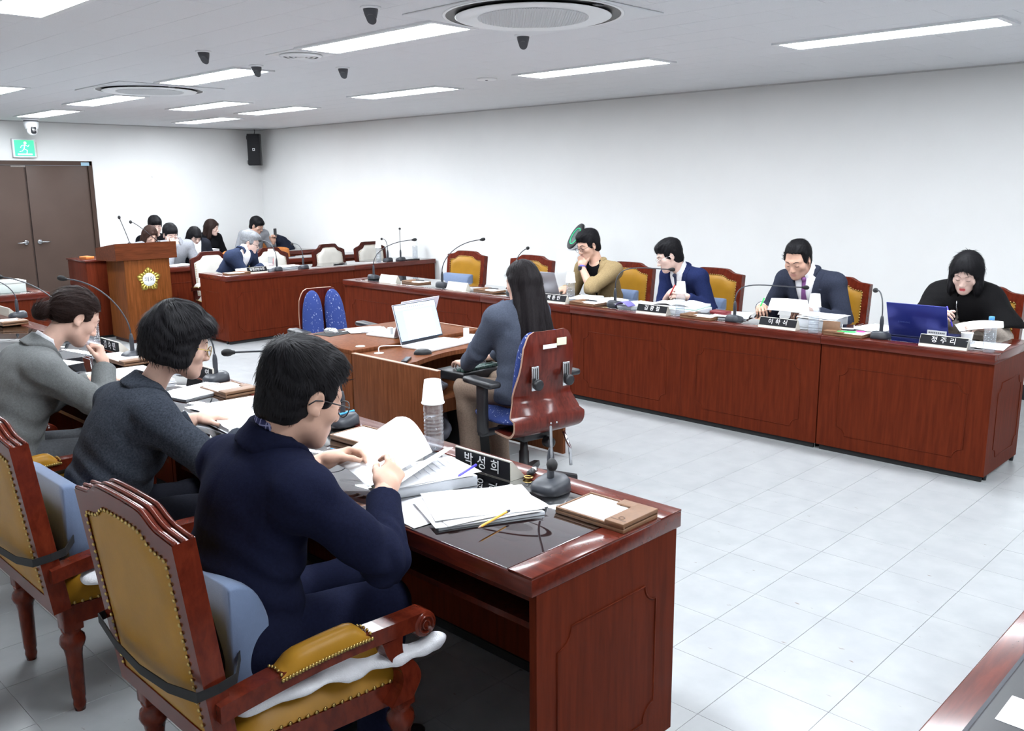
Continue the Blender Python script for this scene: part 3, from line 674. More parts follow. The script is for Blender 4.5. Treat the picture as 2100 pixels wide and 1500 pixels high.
    for k in range(22):
        u = k/21
        for sx in (-1, 1):
            x = sx*(sw0+(sw1-sw0)*u+0.001); y = -0.25+0.515*u; nl.ball((x, y, 0.392), (0.004, 0.0058, 0.0058), 6, 4)
        nl.ball((-sw1+0.02+(2*sw1-0.04)*u, 0.272, 0.392), (0.0058, 0.004, 0.0058), 6, 4); nl.ball((-sw0+0.02+(2*sw0-0.04)*u, -0.262, 0.392), (0.0058, 0.004, 0.0058), 6, 4)
    tag(nl.obj('seat_nail_trim', M_BRASS, t), kind='stuff')
    # lower back rail fill between seat and back pad
    # ---- legs (turned)
    prof = [(0.0, 0.0), (0.017, 0.0), (0.021, 0.025), (0.019, 0.04), (0.022, 0.05), (0.026, 0.20), (0.030, 0.225), (0.036, 0.235), (0.041, 0.25), (0.038, 0.268), (0.028, 0.28), (0.031, 0.29), (0.033, 0.30)]
    for sx in (-1, 1):
        for (y, hw) in ((-0.235, sw0-0.028), (0.24, sw1-0.03)):
            lg = MB(); lg.lathe(prof, 14, c=(sx*hw, y, 0)); lg.rbox(sx*hw-0.031, sx*hw+0.031, y-0.031, y+0.031, 0.295, 0.385, 0.004)
            lg.obj('leg', wd, t)
    # ---- arms
    for sx in (-1, 1):
        xr, xf = sx*(h-0.005), sx*(sw1+0.012)
        zz = lambda v: 0.512+0.05*math.sin(PI*min(1, v*1.1)*0.62)
        am = MB(); n = 16; secs = []
        pts = []
        for k in range(n+1):
            v = k/n; y = -0.295+0.585*v; x = xr+(xf-xr)*min(1, v*1.3); pts.append((x, y, zz(v)))
        # rectangular section sweep
        vs = []; W2, H2 = 0.028, 0.022
        for (x, y, z) in pts: vs += [(x-W2, y, z-H2), (x+W2, y, z-H2), (x+W2, y, z+H2), (x-W2, y, z+H2)]
        fs = [(0, 1, 2, 3)]+[tuple(reversed([4*n, 4*n+1, 4*n+2, 4*n+3]))]
        for k in range(n):
            for q in range(4): fs.append((4*k+q, 4*(k+1)+q, 4*(k+1)+(q+1) % 4, 4*k+(q+1) % 4))
        am.add(vs, fs)
        ex, ey, ez = pts[-1]
        am.lathe([(0.0, -0.032), (0.034, -0.032), (0.037, -0.026), (0.037, 0.026), (0.034, 0.032), (0, 0.032)], 20, T=TR((ex, ey-0.008, ez-0.014), ry=PI/2))
        am = am.obj('arm', wd, t)
        sc = MB()
        for r in (0.024, 0.012): sc.tube([(ex+s2*0.033, ey-0.008+r*math.cos(a), ez-0.014+r*math.sin(a)) for s2 in (sx,) for a in [RAD(q) for q in range(-30, 300, 24)]], 0.004, 6)
        sc.obj('scroll', wd, am)
        pd = MB(); n2 = 14
        vs = []
        for k in range(n2+1):
            v = 0.26+0.42*k/n2; y = -0.295+0.585*v; x = xr+(xf-xr)*min(1, v*1.3); z = zz(v)+0.018; e = math.sin(PI*min(1, max(0.0, min(k/n2, 1-k/n2)*5))/2)
            for q in range(9):
                a = PI*q/8; vs.append((x-0.036*math.cos(a)*(0.85+0.15*e), y, z-0.008+(0.042*e+0.006)*math.sin(a)))
        fs = []
        for k in range(n2):
            for q in range(8): fs.append((9*k+q, 9*k+q+1, 9*(k+1)+q+1, 9*(k+1)+q))
        fs.append(tuple(range(9))); fs.append(tuple(reversed(range(9*n2, 9*n2+9))))
        pd.add(vs, fs, 0, True); pd = pd.obj('arm_pad', pad, am)
        nl = MB()
        for k in range(n2*2+1):
            v = 0.26+0.42*k/(n2*2); y = -0.295+0.585*v; x = xr+(xf-xr)*min(1, v*1.3); z = zz(v)+0.010
            for s2 in (-1, 1): nl.ball((x+s2*0.0365, y, z), (0.004, 0.0058, 0.0058), 6, 4)
        for v in (0.26, 0.68):
            y = -0.295+0.585*v; x = xr+(xf-xr)*min(1, v*1.3); z = zz(v)+0.022
            for q in range(5): nl.ball((x-0.028+0.014*q, y, z+0.006*math.sin(PI*q/4)), (0.0058, 0.004, 0.0058), 6, 4)
        tag(nl.obj('arm_nail_trim', M_BRASS, am), kind='stuff')
        # support post, S-curved
        sp = MB(); pts = [(xf, 0.20, 0.34), (xf, 0.235, 0.39), (xf, 0.225, 0.44), (xf, 0.185, 0.485), (xf, 0.175, 0.535)]
        vs = []; ws = [0.036, 0.032, 0.026, 0.024, 0.034]
        pts = smoothpoly(pts, 4); ws = np.interp(np.linspace(0, 1, len(pts)), np.linspace(0, 1, 5), ws)
        for (x, y, z), wv in zip(pts, ws): vs += [(x-0.022, y-wv, z), (x+0.022, y-wv, z), (x+0.022, y+wv, z), (x-0.022, y+wv, z)]
        n = len(pts)-1; fs = [(3, 2, 1, 0), (4*n, 4*n+1, 4*n+2, 4*n+3)]
        for k in range(n):
            for q in range(4): fs.append((4*k+q, 4*k+(q+1) % 4, 4*(k+1)+(q+1) % 4, 4*(k+1)+q))
        sp.add(vs, fs); sp.obj('arm_support', wd, t)
    return t
def cushion_proto():
    t = thing('lumbar_cushion', 'x', 'cushion', (0, 0, 0))
    m = MB()
    # wedge foam cushion standing against the back; local y forward, z up
    prof = [(0.0, 0.0), (0.075, 0.0), (0.105, 0.05), (0.115, 0.13), (0.10, 0.22), (0.07, 0.285), (0.03, 0.31), (0.0, 0.31)]
    prof = smoothpoly(prof, 3)
    n = len(prof); xs = [-0.205, -0.2, -0.17, 0, 0.17, 0.2, 0.205]; sc = [0.93, 0.985, 1, 1, 1, 0.985, 0.93]
    vs = []
    for x, s in zip(xs, sc): vs += [(x, 0.0+(p[0])*s, 0.155+(p[1]-0.155)*s) for p in prof]
    fs = []
    for i in range(len(xs)-1):
        for k in range(n): fs.append((i*n+k, (i+1)*n+k, (i+1)*n+(k+1) % n, i*n+(k+1) % n))
    fs.append(tuple(range(n))); fs.append(tuple(reversed(range((len(xs)-1)*n, len(xs)*n))))
    m.add(vs, fs, 0, True); m.obj('cushion_body', M_BLUEC, t)
    # black elastic strap round the chair back
    s = MB()
    pts = [(-0.205, 0.02, 0.13), (-0.286, -0.035, 0.125), (-0.290, -0.08, 0.12), (-0.283, -0.132, 0.115), (-0.15, -0.142, 0.09), (0, -0.145, 0.08), (0.15, -0.142, 0.09), (0.283, -0.132, 0.115), (0.290, -0.08, 0.12), (0.286, -0.035, 0.125), (0.205, 0.02, 0.13)]
    n = len(pts); vs = []
    for p in pts: vs += [(p[0], p[1], p[2]-0.013), (p[0], p[1], p[2]+0.013), (p[0], p[1]-0.003, p[2]+0.013), (p[0], p[1]-0.003, p[2]-0.013)]
    fs = []
    for k in range(n-1):
        for q in range(4): fs.append((4*k+q, 4*k+(q+1) % 4, 4*(k+1)+(q+1) % 4, 4*(k+1)+q))
    s.add(vs, fs); s.obj('strap', M_BLACKM, t)
    return t
MUST = armchair('mustard', 0.56, 1.0); IVORY = armchair('ivory', 0.50, 0.945); CUSH = cushion_proto()
used = {}
def put(proto, loc, rz, label, group):
    if proto.name not in used: used[proto.name] = 1; o = proto; o.location = loc; o.rotation_euler = (0, 0, rz)
    else: o = clone(proto, loc, rz)
    o['label'] = label; o['group'] = group
    return o
def cushion_at(x, y, face, label):
    # face = direction the chair faces; cushion stands on the seat against the back
    put(CUSH, (x+math.cos(face)*-0.205, y+math.sin(face)*-0.205, 0.455), face-PI/2, label, 'blue lumbar cushions')
GM = 'mustard leather armchairs'
CHN = [(1.155, 2.10, 0.0, 'nearest mustard armchair, holding the man in the navy jacket'), (1.155, 3.18, 0.0, 'mustard armchair of the woman with glasses, second in the near row'),
       (1.155, 4.27, 0.0, 'mustard armchair of the woman with the hair bun, third in the near row'), (1.12, 5.45, 0.06, 'mustard armchair at the left edge, mostly cut off')]
for x, y, a, lb in CHN: put(MUST, (x, y, 0), a-PI/2, lb, GM)
cushion_at(1.155, 2.10, 0, 'blue-grey cushion strapped to the nearest chair, behind the navy jacket'); cushion_at(1.155, 3.18, 0, 'blue-grey cushion strapped to the second near chair'); cushion_at(1.155, 4.27, 0, 'blue-grey cushion behind the woman with the hair bun')
CHF = [(6.35, 7.20, PI+0.05, 'empty mustard armchair farthest down the right row, with a pale cushion'), (6.35, 6.23, PI+0.04, 'mustard armchair mostly hidden behind the typist head'), (6.33, 5.0, PI+0.02, 'mustard armchair of the man in the tan blazer'),
       (6.33, 4.10, PI, 'mustard armchair of the man in the navy suit leaning aside'), (6.33, 3.03, PI, 'mustard armchair of the man with the purple tie'), (6.36, 2.0, PI-0.03, 'mustard armchair of the woman in the black fur cape')]
for x, y, a, lb in CHF: put(MUST, (x, y, 0), a-PI/2, lb, GM)
for (x, y, a, lb) in CHF[:1]+CHF[2:5]: cushion_at(x, y, a, 'pale blue cushion on the '+lb.replace('empty ', '').split(',')[0].replace('mustard armchair', 'chair'))
CHI = [(5.14, 9.80, -PI/2-0.12, 'ivory leather armchair the grey-haired man sits in'), (5.98, 9.80, -PI/2, 'ivory leather armchair right beside the grey-haired man'), (6.87, 9.80, -PI/2+0.05, 'ivory leather armchair third from the podium'), (7.52, 9.78, -PI/2, 'ivory leather armchair closest to the right wall')]
for x, y, a, lb in CHI: put(IVORY, (x, y, 0), a-PI/2, lb, 'ivory leather armchairs')

# ---- split-back typist chairs
def typist_chair(label, loc, rz):
    """faces +y"""
    t = thing('typist_chair', label, 'chair', loc, rz, 'blue split-back typing chairs')
    # plywood shell: section curve in (y,z); half width along it
    cur = smoothpoly([(-0.235, 0.965), (-0.245, 0.88), (-0.235, 0.76), (-0.205, 0.66), (-0.20, 0.605), (-0.225, 0.555), (-0.25, 0.50), (-0.245, 0.445), (-0.20, 0.405), (-0.13, 0.395), (0.0, 0.40)], 4)
    hw = np.interp(np.linspace(0, 1, len(cur)), [0, 0.03, 0.1, 0.3, 0.42, 0.55, 0.62, 0.75, 1.0], [0.10, 0.135, 0.165, 0.19, 0.20, 0.232, 0.24, 0.235, 0.21])
    m = MB(); nu = 16
    def fn(u, v, off=0.0):
        i = min(len(cur)-1, int(round(v*(len(cur)-1)))); y, z = cur[i]; x = hw[i]*(2*u-1)
        return (x, y+0.05*(x/0.24)**2*(1 if z > 0.5 else 0.3)+off, z)
    nv = len(cur)-1; W = nu+1
    A = [fn(i/nu, j/nv) for j in range(nv+1) for i in range(nu+1)]
    # thickness along the section normal
    B = []
    for j in range(nv+1):
        a = cur[max(0, j-1)]; b = cur[min(nv, j+1)]; tx, tz = b[0]-a[0], b[1]-a[1]; L = math.hypot(tx, tz); ny, nz = -tz/L, tx/L
        for i in range(nu+1):
            p = A[j*W+i]; B.append((p[0], p[1]+ny*0.013, p[2]+nz*0.013))
    n = len(A); fs = [(j*W+i, (j+1)*W+i, (j+1)*W+i+1, j*W+i+1) for j in range(nv) for i in range(nu)]
    fs2 = [tuple(n+q for q in reversed(f)) for f in fs]
    m.add(A+B, fs+fs2, 0, True)
    rim = [i for i in range(W)]+[j*W+nu for j in range(1, nv+1)]+[nv*W+i for i in range(nu-1, -1, -1)]+[j*W for j in range(nv-1, 0, -1)]
    m.add(A+B, [(rim[k], rim[(k+1) % len(rim)], n+rim[(k+1) % len(rim)], n+rim[k]) for k in range(len(rim))], 1, False)
    sh = m.obj('plywood_shell', [M_PLY, M_EDGE], t)
    # knob plates on the rear
    for sx in (-1, 1):
        x = sx*0.105; y = -0.245+0.05*(0.105/0.24)**2
        p = MB(); p.rbox(x-0.024, x+0.024, y-0.006, y+0.004, 0.655, 0.785, 0.003, T=None); p = p.obj('knob_plate', M_SILVER, sh)
        q = MB()
        for k in (-1, 0, 1): q.rbox(x+k*0.012-0.003, x+k*0.012+0.003, y-0.0072, y-0.004, 0.715, 0.775, 0.001)
        q.obj('slot', M_BLACKM, p)
        MB().lathe([(0.012, 0), (0.012, 0.012), (0.027, 0.014), (0.03, 0.02), (0.029, 0.034), (0.02, 0.038), (0, 0.038)], 18, T=TR((x, y-0.004, 0.69), rx=PI/2)).obj('knob', M_BLACK, p)
    for x in (-0.02, 0.02): MB().ball((x, -0.262, 0.47), 0.006, 8, 6).obj('rivet', M_SILVER, sh)
    # two blue back pads
    for sx in (-1, 1):
        pd = MB()
        def pf(u, v, sx=sx):
            v = (1-math.cos(PI*v))/2
            a = 2*PI*u; z = 0.50+0.455*v; k = math.sqrt(max(0.0, 1-abs(2*v-1)**3.2))
            w = (0.092-0.020*v)*k; cx = sx*(0.103-0.022*v); y0 = -0.128-0.042*v
            return (cx+w*math.cos(a), y0+0.045*k*math.sin(a), z)
        pd.grid(pf, 22, 16); pd.obj('back_pad', M_BLUESEAT, t)
    # seat
    st = MB()
    def sf(u, v):
        a = 2*PI*u; k = math.sin(PI*v)**0.4 if 0 < v < 1 else 0
        c, s_ = math.cos(a), math.sin(a); e = 2.6
        rr = (abs(c)**e+abs(s_)**e)**(-1/e)
        return (0.235*rr*c*k, 0.03+0.235*rr*s_*k, 0.425+0.095*v+0.012*(1-k))
    st.grid(sf, 36, 12); st.obj('seat', M_BLUESEAT, t)
    for sx in (-1, 1):
        a = MB(); x = sx*0.275
        a.rbox(x-0.018, x+0.018, -0.03, 0.04, 0.40, 0.665, 0.008); a.rbox(min(x-0.018, 0.1*sx), max(x+0.018, 0.1*sx), -0.02, 0.03, 0.385, 0.415, 0.006)
        a = a.obj('arm_post', M_BLACK, t)
        b = MB().rbox(x-0.042, x+0.042, -0.12, 0.14, 0.665, 0.70, 0.016, 3); b.obj('arm_pad', M_BLACK, a)
    MB().lathe([(0.055, 0.10), (0.05, 0.14), (0.03, 0.145), (0.028, 0.25), (0.022, 0.26), (0.02, 0.40)], 20).obj('column', M_BLACK, t)
    MB().rbox(-0.10, 0.10, -0.13, 0.12, 0.345, 0.395, 0.01).obj('mechanism', M_BLACK, t)
    MB().lathe([(0.025, 0), (0.03, 0.005), (0.03, 0.05), (0.02, 0.055)], 14, T=TR((0.05, -0.13, 0.33), rx=PI/2)).obj('tension_knob', M_BLACK, t)
    MB().tube([(0.12, -0.2, 0.39), (0.14, -0.23, 0.30), (0.145, -0.235, 0.2)], 0.009, 8).obj('lever', M_CHROME, t)
    for k in range(5):
        a = RAD(90+72*k+20); c, s_ = math.cos(a), math.sin(a)
        l = MB(); vs = []
        for (r, wv, z0, z1) in ((0.03, 0.034, 0.085, 0.145), (0.18, 0.027, 0.085, 0.125), (0.30, 0.02, 0.078, 0.105)): vs += [(r, -wv, z0), (r, wv, z0), (r, wv*0.8, z1), (r, -wv*0.8, z1)]
        fs = [(3, 2, 1, 0), (8, 9, 10, 11)]
        for i in range(2):
            for q in range(4): fs.append((4*i+q, 4*i+(q+1) % 4, 4*(i+1)+(q+1) % 4, 4*(i+1)+q))
        l.add(vs, fs, T=TR(rz=a)); l = l.obj('base_arm', M_BLACK, t)
        w_ = MB(); rot = a+0.9*k
        for sd in (-1, 1): w_.lathe([(0.0, -0.008), (0.024, -0.008), (0.027, -0.004), (0.027, 0.004), (0.024, 0.008), (0, 0.008)], 16, T=TR((0.29*c, 0.29*s_, 0.027), rz=rot) @ Matrix.Translation((0.018, sd*0.014, 0)) @ Matrix.Rotation(PI/2, 4, 'X'))
        w_.tube([(0.29*c, 0.29*s_, 0.085), (0.29*c, 0.29*s_, 0.05)], 0.012, 8)
        w_.obj('caster', M_BLACK, l)
    return t
TC1 = typist_chair('brown plywood typing chair with blue seat, occupied by the long-haired typist', (3.48, 3.32, 0), RAD(-9))
lb = MB().box(-0.07, 0.02, -0.262, -0.2595, 0.875, 0.897); lb.obj('paper_label', M_PAPER, TC1).rotation_euler = (0, 0, 0)
MB().box(0.022, 0.085, -0.263, -0.2600, 0.885, 0.925).obj('sticky_note', mat('note_green', srgb(222, 230, 190), 0.8), TC1)
typist_chair('empty typing chair showing its two blue flecked back pads', (3.74, 5.50, 0), RAD(172))
# ---- observers' orange chairs (wood shells)
M_ORG = wood('orange_shell', srgb(176, 106, 52), srgb(198, 128, 70), (6, 6, 1), rough=0.4, coat=0.2)
def observer_chair(loc, rz, label):
    t = thing('observer_chair', label, 'chair', loc, rz, 'orange wood observer chairs')
    m = MB()
    m.grid(lambda u, v: ((u-0.5)*0.42, -0.2-0.05*v+0.03*(2*u-1)**2, 0.50+0.34*v-0.03*(2*u-1)**4*v), 12, 8, thick=(0, -0.012, 0)); m.obj('backrest', M_ORG, t)
    MB().rbox(-0.21, 0.21, -0.2, 0.22, 0.42, 0.45, 0.012).obj('seat', M_ORG, t)
    for sx in (-1, 1):
        for y in (-0.19, 0.19): MB().tube([(sx*0.19, y, 0), (sx*0.18, y*0.95, 0.42)], 0.011, 8).obj('leg', M_CHROME, t)
    return t
observer_chair((7.55, 12.62, 0), PI, 'orange wood chair under the dark padded coat'); observer_chair((6.93, 11.32, 0), PI, 'empty orange wood chair between the ivory chairs and the wall')
observer_chair((6.3, 11.32, 0), PI, 'empty orange wood chair behind the ivory chair beside the grey-haired man')
# ------------------------------------------------------------------ signed-distance modelling for people
def V(*a): return np.array(a, dtype=float)
def nrm(v): v = np.asarray(v, float); return v/max(1e-9, np.linalg.norm(v))
def frame_from(fwd, up):
    """columns: right, forward, up"""
    f = nrm(fwd); u = np.asarray(up, float); r = nrm(np.cross(f, u)); u2 = np.cross(r, f)
    return np.stack([r, f, u2], axis=1)
def rotm(yaw=0, pitch=0, roll=0):
    """local frame: x right, y forward, z up. pitch>0 looks down, yaw>0 turns left, roll>0 tilts to the right shoulder (degrees)"""
    a, b, c = RAD(yaw), RAD(-pitch), RAD(roll)
    Rz = np.array([[math.cos(a), -math.sin(a), 0], [math.sin(a), math.cos(a), 0], [0, 0, 1]])
    Rx = np.array([[1, 0, 0], [0, math.cos(b), -math.sin(b)], [0, math.sin(b), math.cos(b)]])
    Ry = np.array([[math.cos(c), 0, math.sin(c)], [0, 1, 0], [-math.sin(c), 0, math.cos(c)]])
    return Rz @ Rx @ Ry
class S:
    """a list of primitives: ('c',a,b,r1,r2) round cone, ('e',c,radii,R) ellipsoid, ('b',c,half,R,r) rounded box"""
    def __init__(s): s.p = []
    def cone(s, a, b, r1, r2=None, k=0.02, op='u'): s.p.append(('c', np.asarray(a, float), np.asarray(b, float), r1, r1 if r2 is None else r2, k, op)); return s
    def ell(s, c, rad, R=None, k=0.02, op='u'): s.p.append(('e', np.asarray(c, float), np.asarray(rad, float), np.eye(3) if R is None else R, 0, k, op)); return s
    def box(s, c, half, R=None, r=0.005, k=0.01, op='u'): s.p.append(('b', np.asarray(c, float), np.asarray(half, float), np.eye(3) if R is None else R, r, k, op)); return s
    def cut(s, fn, k=0.004): s.p.append(('f', fn, None, None, None, k, 'i')); return s
    def disp(s, fn): s.p.append(('d', fn, None, None, None, 0, 'd')); return s
    def extend(s, o, inflate=0.0):
        for q in o.p:
            if inflate and q[0] == 'c': q = q[:3]+(q[3]+inflate, q[4]+inflate)+q[5:]
            elif inflate and q[0] == 'e': q = q[:2]+(q[2]+inflate,)+q[3:]
            elif inflate and q[0] == 'b': q = q[:4]+(q[4]+inflate,)+q[5:]
            s.p.append(q)
        return s
    @staticmethod
    def ev(q, P):
        t = q[0]
        if t == 'c':
            a, b, r1, r2 = q[1:5]; ba = b-a; L = max(1e-9, ba @ ba); tt = np.clip(((P-a) @ ba)/L, 0, 1)
            return np.linalg.norm(P-a-tt[..., None]*ba, axis=-1)-(r1+(r2-r1)*tt)
        if t == 'e':
            c, r, R = q[1:4]; x = (P-c) @ R; k0 = np.linalg.norm(x/r, axis=-1); k1 = np.linalg.norm(x/(r*r), axis=-1)+1e-9
            return k0*(k0-1)/k1
        c, h, R, r = q[1:5]; x = np.abs((P-c) @ R)-(h-r if np.all(h > r) else h); return np.linalg.norm(np.maximum(x, 0), axis=-1)+np.minimum(x.max(-1), 0)-r
    def bounds(s, q):
        if q[0] == 'c': m = max(q[3], q[4]); return np.minimum(q[1], q[2])-m, np.maximum(q[1], q[2])+m
        if q[0] == 'e': e = np.abs(q[3]) @ q[2] if True else 0; return q[1]-e, q[1]+e
        e = np.abs(q[3]) @ (q[2]+q[4]); return q[1]-e, q[1]+e
    def field(s, P):
        """plain evaluation at points (for probing)"""
        D = np.full(P.shape[:-1], 0.2)
        for q in s.p: D = s.comb(D, q, P)
        return D
    @staticmethod
    def comb(D, q, P):
        k = max(q[5], 1e-4); op = q[6]
        if q[0] == 'd': return D+q[1](P, D)
        d = q[1](P) if q[0] == 'f' else S.ev(q, P)
        if op == 'u':
            h = np.maximum(k-np.abs(D-d), 0)/k; return np.minimum(D, d)-h*h*k*0.25
        if op == 's': d = -d
        h = np.maximum(k-np.abs(D-d), 0)/k; return np.maximum(D, d)+h*h*k*0.25
    def mesh(s, h, relax=1):
        lo = np.full(3, 1e9); hi = np.full(3, -1e9)
        for q in s.p:
            if q[6] == 'u':
                a, b = s.bounds(q); lo = np.minimum(lo, a); hi = np.maximum(hi, b)
        lo = lo-3*h-0.008; hi = hi+3*h+0.008
        n = np.ceil((hi-lo)/h).astype(int)+1
        ax = [lo[i]+h*np.arange(n[i]) for i in range(3)]
        D = np.full(n, 0.2)
        for q in s.p:
            if q[0] in 'fd': i0 = np.zeros(3, int); i1 = n
            else:
                a, b = s.bounds(q); pad = q[5]+2*h+0.004
                i0 = np.maximum(((a-pad-lo)/h).astype(int), 0); i1 = np.minimum(((b+pad-lo)/h).astype(int)+2, n)
            if np.any(i1 <= i0): continue
            sl = tuple(slice(i0[i], i1[i]) for i in range(3)); sub = D[sl]
            if q[0] in 'fd':
                m = np.abs(sub) < 0.022 if q[0] == 'd' else sub < 0.06
                idx = np.nonzero(m); P = np.stack([ax[i][idx[i]] for i in range(3)], -1)
                sub[m] = s.comb(sub[m], q, P)
            else:
                P = np.stack(np.meshgrid(*[ax[i][sl[i]] for i in range(3)], indexing='ij'), -1)
                D[sl] = s.comb(sub, q, P)
        return surface_nets(D, lo, h, relax)
def surface_nets(D, lo, h, relax=1):
    s = D < 0
    c = [s[i:s.shape[0]-1+i, j:s.shape[1]-1+j, k:s.shape[2]-1+k] for i in (0, 1) for j in (0, 1) for k in (0, 1)]
    tot = sum(x.astype(np.int8) for x in c); mixed = (tot > 0) & (tot < 8)
    idx = -np.ones(mixed.shape, int); ii = np.nonzero(mixed); N = len(ii[0]); idx[ii] = np.arange(N)
    if N == 0: return np.zeros((0, 3)), np.zeros((0, 4), int)
    off = [(i, j, k) for i in (0, 1) for j in (0, 1) for k in (0, 1)]
    vals = [D[ii[0]+o[0], ii[1]+o[1], ii[2]+o[2]] for o in off]
    acc = np.zeros((N, 3)); cnt = np.zeros(N)
    for a in range(8):
        for b in range(a+1, 8):
            df = np.array(off[b])-np.array(off[a])
            if np.abs(df).sum() != 1: continue
            va, vb = vals[a], vals[b]; m = (va < 0) != (vb < 0); t = np.where(m, va/(va-vb+1e-12), 0)
            acc += np.where(m[:, None], np.array(off[a])+t[:, None]*df, 0); cnt += m
    P = acc/cnt[:, None]; V_ = lo+h*(np.stack(ii, -1)+P)
    F = []
    for axn in range(3):
        o = [a for a in range(3) if a != axn]
        A = [slice(None)]*3; B = [slice(None)]*3; A[axn] = slice(0, -1); B[axn] = slice(1, None)
        for q in o: A[q] = slice(1, -1); B[q] = slice(1, -1)
        sa, sb = s[tuple(A)], s[tuple(B)]
        e = np.nonzero(sa != sb); g = np.stack(e, -1)
        g0 = g.copy()
        for q in o: g0[:, q] += 1
        def cell(d1, d2):
            x = g0.copy(); x[:, o[0]] += d1; x[:, o[1]] += d2; return idx[x[:, 0], x[:, 1], x[:, 2]]
        quad = np.stack([cell(-1, -1), cell(0, -1), cell(0, 0), cell(-1, 0)], -1)
        flip = sa[e] if axn != 1 else ~sa[e]
        quad[~flip] = quad[~flip][:, ::-1]; F.append(quad)
    F = np.concatenate(F); F = F[(F >= 0).all(1)]
    for _ in range(relax):
        acc = np.zeros_like(V_); cnt = np.zeros(len(V_))
        for a, b in ((0, 1), (1, 2), (2, 3), (3, 0)):
            np.add.at(acc, F[:, a], V_[F[:, b]]); np.add.at(cnt, F[:, a], 1); np.add.at(acc, F[:, b], V_[F[:, a]]); np.add.at(cnt, F[:, b], 1)
        V_ = 0.5*V_+0.5*acc/np.maximum(cnt, 1)[:, None]
    return V_, F
def np_obj(name, vf_list, mats, parent, origin, mi=None):
    """join (verts, faces) islands into one mesh object; mi = per-face material ids (concatenated)"""
    off = 0; VV = []; FF = []
    for v, f in vf_list: VV.append(v); FF.append(f+off); off += len(v)
    VV = np.concatenate(VV)-origin; FF = np.concatenate(FF)
    me = bpy.data.meshes.new(name); me.vertices.add(len(VV)); me.vertices.foreach_set('co', VV.astype(np.float32).ravel())
    me.loops.add(FF.size); me.loops.foreach_set('vertex_index', FF.astype(np.int32).ravel()); me.polygons.add(len(FF))
    me.polygons.foreach_set('loop_start', (np.arange(len(FF))*4).astype(np.int32)); me.polygons.foreach_set('loop_total', np.full(len(FF), 4, np.int32))
    for m in mats: me.materials.append(m)
    if mi is not None: me.polygons.foreach_set('material_index', mi.astype(np.int32))
    me.polygons.foreach_set('use_smooth', np.ones(len(FF), bool)); me.update(calc_edges=True); me.validate()
    o = bpy.data.objects.new(name, me); COL.objects.link(o); o.parent = parent
    return o
def wob(P, f, seed=0.0):
    """cheap smooth 3-D noise in -1..1"""
    x, y, z = P[..., 0]*f, P[..., 1]*f, P[..., 2]*f
    return (np.sin(x*1.0+1.3*np.sin(y*0.9+seed)+seed)+np.sin(y*1.1+1.2*np.sin(z*0.8+seed*2)+seed*1.7)+np.sin(z*0.95+1.4*np.sin(x*1.05+seed*.7)+seed*2.3))/3.0
def two_bone(a, t, l1, l2, pole):
    """elbow / knee position"""
    a = np.asarray(a, float); t = np.asarray(t, float); d = t-a; L = np.linalg.norm(d); L2 = min(L, (l1+l2)*0.999)
    dn = d/max(L, 1e-6); x = (l1*l1-l2*l2+L2*L2)/(2*L2); hgt = math.sqrt(max(1e-6, l1*l1-x*x))
    p = np.asarray(pole, float); p = p-dn*(p @ dn); p = nrm(p)
    return a+dn*x+p*hgt, a+dn*L2
# ------------------------------------------------------------------ people
def head_sdf(male=True, fat=0.0, jaw=0.0):
    """head in its own frame: origin between the ears, y forward, z up (metres, adult)"""
    s = S()
    s.ell((0, -0.014, 0.034), (0.0755, 0.096, 0.084), k=0.01)
    s.ell((0, 0.030, -0.02), (0.064+fat, 0.060, 0.078), k=0.03)
    s.cone((0.034+jaw, 0.018, -0.062), (0.014, 0.066, -0.096), 0.026+fat, 0.019, k=0.03)
    s.cone((-0.034-jaw, 0.018, -0.062), (-0.014, 0.066, -0.096), 0.026+fat, 0.019, k=0.03)
    s.ell((0, 0.050, -0.068), (0.042+fat, 0.036, 0.042), k=0.02)
    for x in (-1, 1):
        s.ell((x*0.041, 0.055, -0.022), (0.026+fat, 0.024, 0.024), k=0.02)      # cheek
        s.cone((x*0.012, 0.082, 0.026), (x*0.046, 0.066, 0.026), 0.013, 0.010, k=0.016)   # brow
    for x in (-1, 1):
        s.ell((x*0.0305, 0.1035, 0.006), (0.017, 0.017, 0.010), k=0.014, op='s')   # socket
        s.ell((x*0.0305, 0.0735, 0.003), (0.0165, 0.0185, 0.0140), k=0.006)        # closed lid over the eyeball
    s.cone((0, 0.087, 0.010), (0, 0.106, -0.031), 0.0078, 0.0122, k=0.014)
    for x in (-1, 1): s.ell((x*0.0125, 0.098, -0.035), (0.0085, 0.0105, 0.008), k=0.008)
    s.ell((0, 0.0805, -0.064), (0.027, 0.014, 0.018), k=0.012)
    s.cone((-0.014, 0.088, -0.0605), (0.014, 0.088, -0.0605), 0.0058, k=0.006); s.cone((-0.012, 0.0875, -0.0705), (0.012, 0.0875, -0.0705), 0.0066, k=0.006)
    s.cone((-0.020, 0.0925, -0.0655), (0.020, 0.0925, -0.0655), 0.0016, k=0.003, op='s')
    s.ell((0, 0.079, -0.095), (0.017, 0.014, 0.014), k=0.014)
    for x in (-1, 1):      # ears
        Re = rotm(x*-18, 0, 0) @ rotm(0, 12, 0)
        s.ell((x*0.079, -0.006, -0.004), (0.0075, 0.019, 0.031), Re, k=0.006)
        s.ell((x*0.086, -0.001, 0.002), (0.006, 0.010, 0.018), Re, k=0.005, op='s')
        s.ell((x*0.080, 0.002, -0.029), (0.006, 0.009, 0.009), Re, k=0.006)
    return s
HAIR = {}
